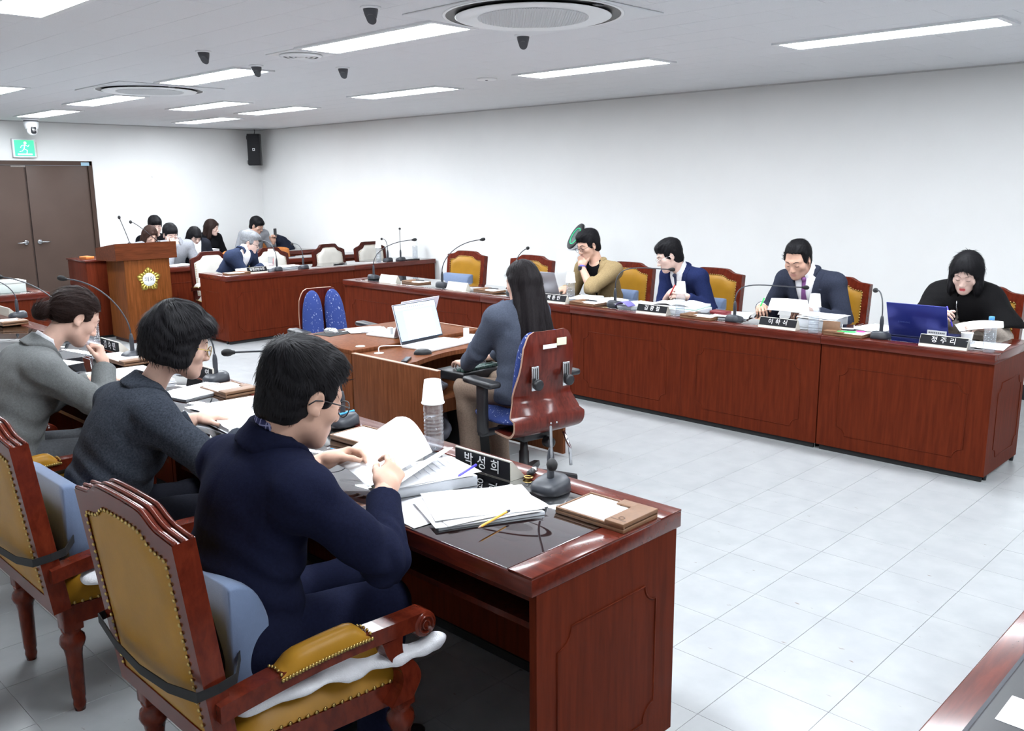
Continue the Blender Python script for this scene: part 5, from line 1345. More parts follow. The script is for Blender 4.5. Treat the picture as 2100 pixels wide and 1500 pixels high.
    if top.get('tie') is not None:
        t_ = MB(); pts = []; ws = []
        for k in range(9):
            z = 0.028-0.045*k; q = nb+d3*z*s; ys = np.linspace(0.26, -0.02, 120); P = q+ys[:, None]*Fc; fld = S().extend(tor, 0.008*s).field(P); kk = np.argmax(fld < 0); y_ = ys[kk] if fld.min() < 0 else 0.07*s
            pts.append(q+Fc*(y_+0.004)); ws.append([0.017, 0.014, 0.017, 0.021, 0.025, 0.028, 0.031, 0.034, 0.036][k]*s)
        vs = []
        for p, w_ in zip(pts, ws): vs += [tuple(p-Rr*w_-base), tuple(p+Fc*0.007-base), tuple(p+Rr*w_-base)]
        fs = []
        for k in range(8): fs += [(3*k, 3*k+1, 3*k+4, 3*k+3), (3*k+1, 3*k+2, 3*k+5, 3*k+4)]
        t_.add(vs, fs, 0, True); t_.ball(tuple(pts[0]+Fc*0.006-base), (0.017*s, 0.017*s, 0.016*s), 12, 8); t_.obj('tie', top['tie'], root)
    if top.get('pin'):
        q = nb-d3*0.10*s+Rr*(-0.085)*s; ys = np.linspace(0.26, -0.02, 140); P = q+ys[:, None]*Fc; fld = S().extend(tor, inf+0.005).field(P); kk = np.argmax(fld < 0)
        MB().ball(tuple(q+Fc*(ys[kk]+0.001)-base), 0.010, 12, 8).obj('lapel_pin', M_GOLD if top['pin'] == 1 else M_BRASS, root)
    if legs:
        tr = S(); tr.ell(pel, V(0.168*G, 0.130*G, 0.125)*s, Rpel, k=0.05)
        for q in 'LR':
            l, hip, kn, ft = lg[q]; tr.cone(hip, kn, 0.090*s*G, 0.070*s, k=0.04); tr.cone(kn, ft+V(0, 0, 0.0), 0.068*s, 0.060*s, k=0.03)
        tr.cut(lambda P: 0.05-P[..., 2], 0.005); tr.disp(lambda P, D: 0.003*wob(P, 30, 2.2))
        np_obj('trousers', [tr.mesh(max(h, 0.011), 1)], [trousers or cloth('charcoal', (38, 39, 46))], root, base)
        if shoes:
            for q in 'LR':
                l, hip, kn, ft = lg[q]; o = S(); o.ell(ft+F0*0.06-U*0.045, V(0.042, 0.125, 0.042), frame_from(F0, U), k=0.02); o.ell(ft-U*0.03, V(0.04, 0.05, 0.055), frame_from(F0, U), k=0.03); o.cut(lambda P: 0.002-P[..., 2], 0.004)
                np_obj('shoe', [o.mesh(0.011, 1)], [M_BLACK], root, base)
    return dict(root=root, hc=hc, Rh=Rh, nb=nb, base=base, arm=arm, hands=hands, pel=pel, Rch=Rch, shd=shd, hs=hs)
# ------------------------------------------------------------------ the people in the room
SK1 = skin('light', (214, 176, 158)); SK2 = skin('warm', (202, 160, 140)); SK3 = skin('pale', (218, 186, 173)); SK4 = skin('tan', (204, 164, 144))
HB = hairmat('black', (22, 21, 24)); HBR = hairmat('darkbrown', (40, 27, 24)); HG = mat('hair_grey', srgb(128, 130, 134), 0.55, noise=(40, 0.4), stretch=(6, 6, 1.5), spec=0.3); HBL = hairmat('longblack', (30, 26, 28), 0.28)
NAVY = cloth('navy', (24, 27, 46)); NAVY2 = cloth('navy_suit', (34, 42, 78)); GREYT = cloth('grey_tweed', (104, 106, 106)); GREYD = cloth('charcoal_tweed', (52, 56, 64), n=0.35, sc=160); TANJ = cloth('tan', (150, 130, 96)); CHAR = cloth('charcoal_suit', (52, 56, 70)); STENO = cloth('slate', (78, 84, 98))
WHITE = cloth('white_shirt', (236, 236, 240), n=0.02); BLACKT = cloth('black_knit', (20, 20, 23)); LGREY = cloth('light_grey', (150, 152, 158)); BEIGE = cloth('beige_trousers', (140, 122, 108)); KNITB = cloth('beige_knit', (172, 160, 150)); DKT = cloth('dark_trousers', (30, 31, 38))
FUR = mat('black_fur', srgb(12, 11, 13), 0.75, bump=(240, 1.0), spec=0.15)
def plaid():
    m = bpy.data.materials.new('plaid_shirt'); m.use_nodes = True; nt = m.node_tree; b = nt.nodes['Principled BSDF']; b.inputs['Roughness'].default_value = 0.85
    tc = nt.nodes.new('ShaderNodeTexCoord'); last = None
    base = nt.nodes.new('ShaderNodeRGB'); base.outputs[0].default_value = (*srgb(44, 46, 92), 1); cur = base.outputs[0]
    for d, fr in (('X', 34), ('Y', 34), ('Z', 34)):
        w_ = nt.nodes.new('ShaderNodeTexWave'); w_.bands_direction = d; w_.inputs['Scale'].default_value = fr/2.2; nt.links.new(tc.outputs['Object'], w_.inputs['Vector'])
        r = nt.nodes.new('ShaderNodeValToRGB'); r.color_ramp.elements[0].position = 0.93; r.color_ramp.elements[1].position = 0.97; nt.links.new(w_.outputs['Fac'], r.inputs[0])
        mx = nt.nodes.new('ShaderNodeMix'); mx.data_type = 'RGBA'; nt.links.new(r.outputs[0], mx.inputs[0]); nt.links.new(cur, mx.inputs[6]); mx.inputs[7].default_value = (*srgb(160, 160, 200), 1); cur = mx.outputs[2]
    nt.links.new(cur, b.inputs['Base Color']); return m
PLAID = plaid()
TIEP = cloth('purple_tie', (128, 84, 134), n=0.1); TIEN = cloth('navy_tie', (58, 62, 82), n=0.2)
CAST = {}
# near row, seen from behind
CAST['navy'] = person('man in a navy jacket reading papers, seated nearest the viewer', (1.07, 2.08), 0.0, s=1.02, tl=0.95, shrug=-0.018, lean=8, hunch=14, head=(-4, 22, 0), headpos=(1.27, 2.03, 1.165), headscale=1.07,
    rh=dict(p=(1.49, 1.98, 0.855), d=(0.72, 0.42, 0.35), n=(0.25, -0.72, 0.62), curls=[(30, 35, 20), (35, 40, 25), (40, 45, 30), (45, 45, 30)], thumb=(20, 45), pole=(-0.1, -0.75, -0.8)),
    lh=dict(p=(1.52, 2.36, 0.85), d=(0.95, -0.22, 0.10), n=(0.0, 0.75, 0.65), curls=[(35, 40, 25), (38, 42, 25), (40, 45, 30), (42, 45, 30)], thumb=(15, 40)),
    top=dict(m=NAVY, inf=0.022, v=(0.30, 0.07), shirt=PLAID, shirt_collar=PLAID, collar=True, collar_h=0.086, scollar_h=0.104, collar_open=110, hem=0.49, cuff=0.90, fold=1.7), hair='short', hairm=HB, skinm=SK4, glasses='dark', h=0.006, hh=0.0038, trousers=NAVY, sh=1.06, girth=1.08)
CAST['glasses'] = person('woman with short black hair and glasses in a charcoal tweed jacket', (1.12, 3.16), 0.0, s=0.98, tl=0.97, shrug=-0.012, male=False, lean=18, hunch=14, head=(-14, 16, 0), headpos=(1.44, 3.10, 1.155), headscale=1.06,
    rh=dict(p=(1.60, 2.98, 0.80), d=(0.85, 0.35, -0.08), n=(0.1, -0.2, 0.95), curl=(18, 25, 15), pole=(0, -0.8, -0.7)), lh=dict(p=(1.60, 3.36, 0.80), d=(0.95, -0.2, -0.05), n=(0, 0, 1)),
    top=dict(m=GREYD, inf=0.022, v=(0.25, 0.05), collar=True, collar_r=0.066, collar_h=0.084, scollar_h=0.1, collar_open=110, hem=0.49, shirt=BLACKT, fold=1.5), hair='bob', hairm=HB, skinm=SK1, glasses='gold', lips=M_LIPRED, h=0.006, hh=0.0038, trousers=DKT, sh=1.1, girth=1.05)
CAST['bun'] = person('woman with a hair bun in a grey jacket, resting her chin on her hand', (1.13, 4.26), 0.0, s=1.0, tl=0.97, shrug=-0.012, male=False, lean=18, hunch=12, head=(-4, 34, 0), headpos=(1.49, 4.23, 1.14), headscale=1.05,
    rh=dict(p=(1.565, 4.15, 0.915), d=(-0.08, 0.15, 1.0), n=(0.80, -0.55, 0.1), curls=[(70, 80, 40), (72, 82, 40), (75, 84, 40), (78, 85, 40)], thumb=(30, 30), pole=(0.55, -0.55, -0.8)), lh=dict(p=(1.62, 4.45, 0.80), d=(0.95, -0.2, -0.05), n=(0, 0, 1)),
    top=dict(m=GREYT, inf=0.022, v=(0.25, 0.05), collar=True, collar_r=0.066, collar_h=0.084, scollar_h=0.1, collar_open=110, hem=0.49, shirt=WHITE, shirt_collar=WHITE, fold=1.5), hair='bun', hairm=HBR, skinm=SK1, h=0.006, hh=0.0042, trousers=cloth('grey_skirt', (84, 86, 90)), sh=1.08, girth=1.05)
# typist
CAST['steno'] = person('typist with long straight dark hair, seen from behind at the typing desk', (3.50, 3.34), PI/2-0.05, seat=0.52, s=0.93, male=False, lean=4, hunch=5, head=(8, 10, 0), headpos=(3.52, 3.37, 1.185),
    lh=dict(p=(3.42, 3.72, 0.70), d=(0.2, 0.95, 0.05), n=(0, 0, 1), curl=(20, 35, 25), pole=(-0.7, -0.2, -0.9)), rh=dict(p=(3.66, 3.74, 0.70), d=(-0.1, 0.95, 0.05), n=(0, 0, 1), curl=(20, 35, 25)),
    top=dict(m=STENO, inf=0.020, v=(0.25, 0.05), collar=True, collar_r=0.062, hem=0.535), hair='long_back', hairm=HBL, skinm=SK1, h=0.0085, hh=0.005, trousers=BEIGE, knees=0.12, sh=1.08)
# right-hand row, facing the viewer
W_ = PI
CAST['tan'] = person('man in a tan blazer and dark glasses with his hand over his mouth', (6.40, 5.02), W_, s=1.0, lean=16, hunch=14, head=(-14, 18, 4), headpos=(6.15, 5.07, 1.175),
    lh=dict(p=(6.075, 5.075, 0.985), d=(0.15, 0.25, 1.0), n=(-0.95, -0.1, 0.2), curls=[(35, 40, 20), (45, 50, 25), (50, 55, 30), (55, 60, 30)], thumb=(45, 10), pole=(-0.8, -0.55, -0.9)), rh=dict(p=(5.99, 5.20, 0.80), d=(-0.95, 0.0, -0.1), n=(0, 0, 1), curl=(20, 30, 20)),
    top=dict(m=TANJ, inf=0.018, v=(0.34, 0.085), shirt=BLACKT, collar=True, collar_r=0.07, collar_open=120), hair='short_part', hairm=HB, skinm=SK4, glasses='black', h=0.009, hh=0.005)
CAST['navy2'] = person('man in a navy suit and dark tie leaning sideways over an open book', (6.42, 4.08), W_, s=1.0, lean=15, hunch=18, side=8, twist=-12, head=(-42, 22, 6), headpos=(6.13, 4.20, 1.125),
    lh=dict(p=(6.03, 3.96, 0.825), d=(-0.35, 0.9, 0.1), n=(-0.6, 0.2, 0.7), curl=(45, 55, 30)), rh=dict(p=(6.05, 4.13, 0.83), d=(-0.4, -0.6, 0.35), n=(-0.7, 0.3, 0.6), curl=(40, 55, 35)),
    top=dict(m=NAVY2, inf=0.018, v=(0.36, 0.085), shirt=WHITE, shirt_collar=WHITE, tie=TIEN, pin=1, collar=True, collar_r=0.074, collar_open=120), hair='short_part', hairm=HB, skinm=SK3, glasses='thin', h=0.009, hh=0.005)
CAST['purple'] = person('man in a charcoal suit with a purple tie reading a sheet of paper', (6.42, 3.04), W_, s=1.04, lean=14, hunch=14, head=(2, 26, 0), headpos=(6.15, 3.09, 1.155), headscale=1.03,
    lh=dict(p=(6.06, 2.90, 0.80), d=(-0.75, 0.65, 0.05), n=(-0.3, -0.2, 0.9), curl=(30, 45, 30), thumb=(30, 40)), rh=dict(p=(6.03, 3.30, 0.80), d=(-0.85, -0.45, 0.05), n=(-0.1, 0.2, 0.95), curl=(35, 50, 30)),
    top=dict(m=CHAR, inf=0.020, v=(0.36, 0.085), shirt=WHITE, shirt_collar=WHITE, tie=TIEP, pin=1, collar=True, collar_r=0.074, collar_open=120, shirtcuff=True), hair='neat', hairm=HB, skinm=SK2, h=0.009, hh=0.005, sh=1.05, girth=1.08, jaw=0.006, fat=0.002)
CAST['cape'] = person('woman in a black fur cape and red lipstick writing behind the blue laptop', (6.42, 1.97), W_, s=0.98, male=False, lean=14, hunch=14, head=(6, 24, -3), headpos=(6.15, 1.93, 1.125), headscale=1.05,
    rh=dict(p=(6.00, 2.00, 0.86), d=(-0.7, -0.3, 0.25), n=(-0.4, 0.5, 0.7), curl=(45, 55, 30)), lh=dict(p=(6.00, 1.74, 0.81), d=(-0.75, 0.5, 0.1), n=(-0.2, -0.3, 0.9), curl=(35, 45, 30)),
    top=dict(m=KNITB, inf=0.012, name='knit_top', cape=FUR, cape_hem=0.80, turtle=KNITB, tight=True), hair='bob_straight', hairm=HB, skinm=SK3, lips=M_LIPRED, h=0.009, hh=0.005, brow=True)
# grey-haired official
CAST['grey'] = person('grey-haired man in a dark blue suit bending over to write at the far desk', (5.17, 9.80), -PI/2, s=1.0, lean=22, hunch=22, side=-16, twist=22, head=(46, 20, 0), headpos=(5.42, 9.60, 1.06),
    rh=dict(p=(5.50, 9.46, 0.80), d=(0.8, -0.3, 0.0), n=(0.1, -0.2, 0.95), curl=(45, 55, 30), pole=(-0.7, -0.2, -0.8)), lh=dict(p=(5.55, 9.52, 0.79), d=(0.5, -0.8, 0.0), n=(0, 0, 1), curl=(30, 40, 30)),
    top=dict(m=cloth('dark_blue_suit', (46, 54, 76)), inf=0.020, v=(0.34, 0.085), shirt=WHITE, shirt_collar=WHITE, pin=1, collar=True, collar_r=0.074, collar_open=120, shirtcuff=True), hair='grey', hairm=HG, skinm=SK3, glasses='black', h=0.011, hh=0.006)
# observers
B_ = -PI/2
CAST['greyjacket'] = person('man in a light grey jacket and glasses behind the podium, leaning on his desk', (5.19, 11.22), B_, s=1.0, lean=14, hunch=12, head=(-4, 18, 0), headpos=(5.15, 11.08, 1.115), lh=dict(p=(5.34, 10.86, 0.80), d=(0.1, -0.95, -0.1), n=(0, 0, 1), curl=(20, 30, 20)), rh=dict(p=(5.10, 10.95, 0.95), d=(0.1, -0.2, 0.9), n=(-0.2, -0.9, 0.1), curl=(60, 60, 40)),
    top=dict(m=LGREY, inf=0.018, collar=True, collar_r=0.066, collar_open=60), hair='short_fringe', hairm=HB, skinm=SK3, glasses='thin', h=0.011, hh=0.0065, legs=True)
CAST['hidden1'] = person('woman with brown hair half hidden by the podium top', (4.98, 11.42), B_, s=0.95, male=False, lean=8, hunch=10, head=(5, 28, 0), headpos=(4.98, 11.28, 1.105), top=dict(m=LGREY, inf=0.016, collar=True, collar_open=60, collar_r=0.06), hair='lob', hairm=hairmat('brown', (58, 40, 34)), skinm=SK1, h=0.012, hh=0.0065)
CAST['hidden2'] = person('person with black fringe peeking from behind two others at the far wall', (5.44, 12.25), B_, s=1.0, lean=4, hunch=6, head=(-10, 15, 0), headpos=(5.42, 12.10, 1.185), top=dict(m=BLACKT, inf=0.016), hair='short_fringe', hairm=HB, skinm=SK3, h=0.012, hh=0.0065)
CAST['whitetee'] = person('woman with long black hair in a dark jacket over a white top, looking down', (5.62, 11.50), B_, s=0.95, male=False, lean=8, hunch=12, head=(3, 30, 0), headpos=(5.61, 11.36, 1.065), top=dict(m=cloth('black_blazer', (36, 38, 46)), inf=0.018, v=(0.42, 0.07), shirt=WHITE, collar=True, collar_r=0.064, collar_open=110), hair='long_fringe', hairm=HB, skinm=SK3, h=0.011, hh=0.0065, lips=M_LIP)
CAST['black'] = person('woman in a black sweater sitting against the far wall, looking right', (6.36, 12.50), B_, s=0.95, male=False, lean=2, hunch=6, head=(42, 12, 0), headpos=(6.39, 12.38, 1.115), top=dict(m=BLACKT, inf=0.014, tight=True, name='sweater', necktilt=0.15), hair='lob', hairm=HBR, skinm=SK3, h=0.011, hh=0.0065)
CAST['phone'] = person('young man in a grey sweater holding a smartphone near the room corner', (7.10, 12.55), B_, s=1.0, lean=8, hunch=12, head=(28, 24, 0), headpos=(7.13, 12.40, 1.115), lh=dict(p=(7.31, 12.25, 0.86), d=(-0.1, -0.3, 0.9), n=(0.4, 0.8, 0.2), curl=(40, 50, 30)), top=dict(m=LGREY, inf=0.016, name='sweater', tight=True, necktilt=0.15), hair='short_fringe', hairm=HB, skinm=SK2, glasses='thin', h=0.011, hh=0.0065)
# ------------------------------------------------------------------ things on the desks
def bez(p0, p1, p2, p3, n=14):
    out = []
    for k in range(n+1):
        t = k/n; out.append(tuple((1-t)**3*a+3*(1-t)**2*t*b+3*(1-t)*t*t*c+t**3*d for a, b, c, d in zip(p0, p1, p2, p3)))
    return out
mic_base_me = None
def mic(label, base, head, yaw, via=None, stem=0.105, cat='microphone', ball=0.016):
    global mic_base_me
    t = thing('desk_microphone', label, cat, base, 0, 'black gooseneck desk microphones')
    if mic_base_me is None:
        m = MB()
        def f(u, v):
            a = 2*PI*u; c, s_ = math.cos(a), math.sin(a); e = 3.0; rr = (abs(c)**e+abs(s_)**e)**(-1/e)
            k = [1.0, 1.0, 0.96, 0.80, 0.45, 0.0][int(round(v*5))]; zz = [0.0, 0.012, 0.026, 0.036, 0.041, 0.042][int(round(v*5))]
            y = 0.062*rr*s_*k; return (0.056*rr*c*k, y, zz*(1-0.30*(y-0.02)/0.062*(1 if zz > 0.02 else 0)) if zz > 0.02 else zz)
        m.grid(f, 28, 5); m.f.append(tuple(reversed(range(28)))); m.m.append(0); m.sm.append(False)
        mic_base_me = m.mesh('microphone_base', M_MIC)
    inst('microphone_base', mic_base_me, t, (0, 0, 0), (0, 0, yaw))
    q = MB(); q.rbox(-0.022, 0.022, -0.05, -0.022, 0.022, 0.03, 0.003, T=TR(rz=yaw)); q.obj('talk_button', M_BLACK, t)
    z0 = 0.038
    MB().lathe([(0.013, z0-0.006), (0.012, z0+0.01), (0.0115, z0+0.03), (0.0125, z0+0.05), (0.012, z0+stem-0.03), (0.0085, z0+stem-0.008), (0.005, z0+stem)], 14).obj('stem', M_MIC, t)
    h = tuple(head[i]-base[i] for i in range(3)); s0 = (0, 0, z0+stem)
    up = via if via else 0.5*(h[2]-s0[2])+0.10
    pts = bez(s0, (0, 0, s0[2]+up), (h[0]*0.35, h[1]*0.35, max(h[2]*0.97, s0[2])+0.03*(1 if h[2] < 0.35 else 0)), h)
    MB().tube(pts, 0.0042, 8).obj('gooseneck', M_MIC, t)
    d = Vector(pts[-1])-Vector(pts[-3]); d.normalize(); rt = d.to_track_quat('Z', 'Y').to_matrix().to_4x4()
    MB().lathe([(0.0, -0.012), (0.0075, -0.012), (0.009, -0.004), (ball*0.85, 0.006), (ball, 0.018), (ball*0.92, 0.032), (ball*0.6, 0.041), (0, 0.044)], 16, T=Matrix.Translation(h) @ rt).obj('foam_head', M_BLACKM, t)
    return t
TZ = DT
mic('desk microphone nearest the viewer, its head bent back towards the camera', (2.03, 1.82, TZ), (1.79, 1.60, 0.955), PI/2, via=0.13)
mic('desk microphone pointing at the woman with glasses, head left of the navy man', (2.05, 2.98, TZ), (1.77, 3.34, 1.05), PI/2, via=0.16)
mic('desk microphone with curved neck right beside the face of the woman with glasses', (2.10, 4.14, TZ), (1.80, 3.98, 1.03), PI/2, via=0.12)
mic('desk microphone rising behind the short black hair, head above the hair bun', (2.08, 5.08, TZ), (1.85, 5.35, 1.21), PI/2, via=0.10)
mic('desk microphone with long neck running from behind the bun to the left edge', (2.08, 6.05, TZ), (1.90, 6.66, 1.13), PI/2, via=0.06)
mic('desk microphone beside the blank nameplate at the left edge', (2.18, 7.36, TZ), (2.02, 7.62, 1.04), PI/2, via=0.06)
mic('desk microphone farthest down the right row, leaning right', (5.66, 7.55, TZ), (6.0, 7.31, 1.15), -PI/2, via=0.12)
mic('desk microphone before the empty mustard chair with the cushion', (5.65, 6.46, TZ), (6.0, 6.28, 1.19), -PI/2, via=0.12)
mic('desk microphone whose head just shows above the typist hair', (5.66, 5.52, TZ), (6.02, 5.69, 1.13), -PI/2, via=0.12)
mic('desk microphone bent towards the man in the navy suit', (5.63, 4.36, TZ), (6.0, 4.10, 1.035), -PI/2, via=0.20)
mic('desk microphone bent nearly level before the purple tie', (5.55, 3.24, TZ), (6.0, 2.96, 0.975), -PI/2, via=0.16)
mic('desk microphone standing left of the blue laptop', (5.53, 2.20, TZ), (5.66, 2.30, 1.035), -PI/2, via=0.10)
mic('desk microphone close to the face of the grey-haired man', (5.48, 9.14, TZ), (5.46, 9.42, 1.09), 0, via=0.10)
mic('desk microphone before the second ivory chair, neck bent back', (5.82, 9.12, TZ), (5.88, 9.42, 1.03), 0, via=0.10)
mic('desk microphone before the ivory chair nearest the wall, shorter one', (7.10, 9.16, TZ), (7.24, 9.45, 1.02), 0, via=0.10)
mic('tallest thin desk microphone on the desk by the right wall', (7.26, 9.10, TZ), (7.50, 9.40, 1.14), 0, via=0.10)
for lb, b, h_ in (('thin podium microphone on the left, nearly upright', (4.215, 10.10, 1.095), (4.14, 10.13, 1.385)), ('thin podium microphone bent far to the left', (4.55, 10.10, 1.095), (4.262, 10.13, 1.33))):
    t = thing('podium_microphone', lb, 'microphone', b, 0, 'podium microphones'); hh_ = tuple(h_[i]-b[i] for i in range(3))
    MB().lathe([(0.02, -0.03), (0.02, 0.004), (0.008, 0.012), (0.005, 0.02)], 12).obj('socket', M_BLACK, t)
    pts = bez((0, 0, 0.01), (hh_[0]*0.1, 0, 0.06 if hh_[2] > 0.27 else 0.01), (hh_[0]*0.75, hh_[1], hh_[2]*0.8 if hh_[2] > 0.27 else hh_[2]*0.98), hh_); MB().tube(pts, 0.004, 8).obj('gooseneck', M_BLACK, t)
    MB().ball(hh_, (0.016, 0.016, 0.02), 12, 8).obj('foam_head', M_BLACKM, t)
def nameplate(label, text, loc, yaw, Wd=0.24, vertical=False, size=0.040, blank=False, sp=1.0, black=True):
    t = thing('nameplate', label, 'nameplate', loc, yaw, 'desk nameplates'); H_ = 0.068
    poly = [(0, 0), (0.072, 0), (0.008, H_), (0, H_)] if vertical else [(0, 0), (0.072, 0), (0.036, H_), (0.030, H_)]
    body = MB().prism(poly, -Wd/2, Wd/2, axis='x'); body.obj('plate_body', M_CREAM, t)
    ang = 0 if vertical else math.atan2(0.030, H_)
    T = Matrix.Rotation(-ang, 4, 'X')
    L = H_/math.cos(ang)
    z0, z1 = (0.003, L-0.004) if vertical else (0.018, L-0.003)
    if black:
        pl = MB().box(-Wd/2+0.002, Wd/2-0.002, -0.0016, 0.0005, z0, z1, T=T).obj('name_panel', M_PLATEBLK, t)
        if text: lettering(text, size, pl, M_LETTER, T @ TR((0, -0.0024, (z0+z1)/2), rx=PI/2), spacing=sp)
    return t
nameplate('black nameplate before the navy jacket man, upright side towards the viewer', '박 성 희', (2.005, 2.11, TZ), -PI/2, 0.27, True, 0.05, sp=1.1)
nameplate('black nameplate left of the head of the woman with glasses', '김 숙 민', (2.08, 5.40, TZ), -PI/2, 0.27, True, 0.05, sp=1.1)
nameplate('black nameplate half hidden behind the red lips of the woman with glasses', '          영', (2.08, 4.27, TZ), -PI/2, 0.27, True, 0.05, sp=1.1)
nameplate('blank cream nameplate at the left edge beside a microphone', None, (2.14, 7.56, TZ), -PI/2, 0.27, True, black=False)
nameplate('black nameplate before the silver laptop of the tan blazer man', '박 종 인', (5.44, 4.86, TZ), -PI/2, 0.27, sp=1.1)
nameplate('black nameplate before the navy suit man with the open book', '김 광 철', (5.44, 3.88, TZ), -PI/2, 0.27, sp=1.1)
nameplate('black nameplate before the man with the purple tie', '이 하 식', (5.44, 2.86, TZ), -PI/2, 0.27, sp=1.1)
nameplate('black nameplate before the blue laptop at the right end', '정 주 리', (5.43, 1.80, TZ), -PI/2, 0.27, sp=1.1)
nameplate('small black nameplate with white lettering before the grey-haired man', '행정안전국장', (5.19, 9.06, TZ), 0, 0.25, size=0.034)
nameplate('blank pale nameplate at the far end of the right row', None, (5.56, 7.20, TZ), -PI/2, 0.27, black=False)
nameplate('blank pale nameplate before the empty mustard chair', None, (5.55, 6.16, TZ), -PI/2, 0.27, black=False)
t = thing('small_tag', 'small grey printed tag standing behind the right end nameplate', 'sign', (5.50, 1.86, TZ), -PI/2)
MB().rbox(-0.055, 0.055, 0, 0.004, 0, 0.088, 0.001).obj('tag_plate', mat('tag_grey', srgb(178, 180, 186), 0.4), t)
tm_ = MB()
for k in range(9): tm_.box(-0.046+k*0.0105, -0.0385+k*0.0105, -0.0006, 0, 0.070, 0.079)
tm_.obj('tag_print', M_INK, t)
# bottles with an upturned paper cup
bot_me = cup_me = wat_me = None
def bottle(label, loc, cup=True, cap=None, s=1.0, level=0.10, open_cup=False):
    global bot_me, cup_me
    t = thing('water_bottle', label, 'bottle', loc, 0, 'clear plastic water bottles'); t.scale = (s, s, s)
    if bot_me is None:
        pr = [(0.0, 0.004), (0.020, 0.0), (0.029, 0.002), (0.032, 0.01), (0.0325, 0.05)]
        for k in range(7): z = 0.055+k*0.012; pr += [(0.0290, z), (0.0325, z+0.004), (0.0325, z+0.008)]
        pr += [(0.032, 0.145), (0.029, 0.160), (0.020, 0.178), (0.0125, 0.188), (0.0125, 0.200)]
        m = MB(); m.lathe(pr, 24, cap=False); bot_me = m.mesh('bottle_shell', M_CLEAR)
        c = MB(); c.lathe([(0.038, 0.0), (0.0385, 0.003), (0.0365, 0.004), (0.027, 0.078), (0.0, 0.078)], 28, cap=False); cup_me = c.mesh('paper_cup', M_CUP)
    inst('bottle_shell', bot_me, t)
    if level: MB().lathe([(0, 0.006), (0.028, 0.006), (0.0315, 0.012), (0.0312, level), (0, level)], 22).obj('water', M_WATER, t)
    if cap: MB().lathe([(0.0145, 0.186), (0.015, 0.19), (0.015, 0.204), (0.013, 0.206), (0, 0.206)], 20).obj('cap', cap, t)
    if cup: tag(inst('upturned_cup', cup_me, t, (0, 0, 0.158)), 'white paper cup')
    return t
BC = mat('blue_cap', srgb(86, 160, 224), 0.4)
bottle('clear bottle under an upturned paper cup beside the nearest nameplate', (2.075, 2.44, TZ), level=0.11, s=1.12)
bottle('clear bottle with a paper cup right before the face above the hair bun woman', (2.05, 5.56, TZ), s=1.1)
bottle('clear bottle with upturned cup before the tan blazer man', (5.53, 4.74, TZ), s=1.08); bottle('clear bottle with upturned cup beside the open book', (5.50, 3.66, TZ), s=1.08)
bottle('clear bottle with printed upturned cup beside the purple tie man', (5.44, 2.60, TZ), s=1.08); bottle('clear bottle with a light blue cap at the right end of the desk', (5.47, 1.56, TZ), cup=False, cap=BC, level=0.12)
bottle('clear bottle with upturned cup before the writing hand of the grey-haired man', (5.40, 9.12, TZ), s=1.08); bottle('clear bottle with white cup before the ivory chair nearest the wall', (7.03, 9.26, TZ), s=1.08); bottle('faint clear bottle with cup nearest the right wall', (7.60, 9.22, TZ), s=1.08)
t = thing('paper_cup', 'small white paper cup behind the right end nameplate', 'cup', (5.66, 1.74, TZ)); MB().lathe([(0.0, 0.002), (0.024, 0.0), (0.026, 0.002), (0.034, 0.068), (0.036, 0.07), (0.033, 0.068), (0.025, 0.006), (0, 0.006)], 24, cap=False).obj('cup_wall', M_CUP, t)
t = thing('glass_stand', 'small clear plastic block beside the right end nameplate', 'stand', (5.47, 1.66, TZ)); MB().rbox(-0.02, 0.02, -0.02, 0.02, 0, 0.055, 0.003).obj('block', M_CLEAR, t)
# memo trays
def memo(label, loc, yaw, flap=True, tab=True, standing=False, pens=(), text=False):
    """brown leatherette memo tray; x = long side, front -y"""
    t = thing('memo_tray', label, 'memo tray', loc, yaw, 'brown memo trays')
    b = MB(); b.rbox(-0.125, 0.125, -0.085, 0.085, 0, 0.012, 0.002); b.rbox(-0.125, 0.125, 0.078, 0.085, 0.012, 0.022, 0.001); b.rbox(-0.125, 0.125, -0.085, -0.078, 0.012, 0.02, 0.001); b.rbox(-0.125, -0.119, -0.078, 0.078, 0.012, 0.02, 0.001)
    b.obj('tray', M_FOLDER, t)
    MB().rbox(-0.115, 0.062, -0.074, 0.074, 0.012, 0.0195, 0.001).obj('memo_paper', M_PAPER, t)
    if flap:
        fl_ = MB().rbox(0.058, 0.125, -0.086, 0.086, 0.016, 0.029, 0.002).obj('side_flap', M_FOLDER, t)
        if text:
            q = MB()
            for k in range(8): q.box(0.066+k*0.0065, 0.0712+k*0.0065, -0.066, -0.061, 0.029, 0.0293)
            q.tube([(0.092+0.009*math.cos(a), -0.048+0.009*math.sin(a), 0.0292) for a in [2*PI*k/12 for k in range(12)]], 0.0012, 5, closed=True); q.obj('stamped_mark', mat('stamp', srgb(84, 58, 40), 0.6), fl_)
    if tab: MB().rbox(0.0, 0.055, 0.05, 0.092, 0.020, 0.026, 0.002).obj('tab', M_FOLDER, t)
    if standing: MB().rbox(-0.055, 0.055, 0.0, 0.006, 0.02, 0.105, 0.002, T=TR((0.02, 0.02, 0), rx=RAD(-15))).obj('standing_card', M_FOLDER, t)
    for (x, y, a, c, L) in pens: MB().lathe([(0.0, 0), (0.002, 0.006), (0.005, 0.014), (0.005, L-0.01), (0.004, L), (0, L)], 10, T=TR((x, y, 0.026), rz=a) @ Matrix.Rotation(PI/2, 4, 'Y')).obj('pen', c, t)
    return t
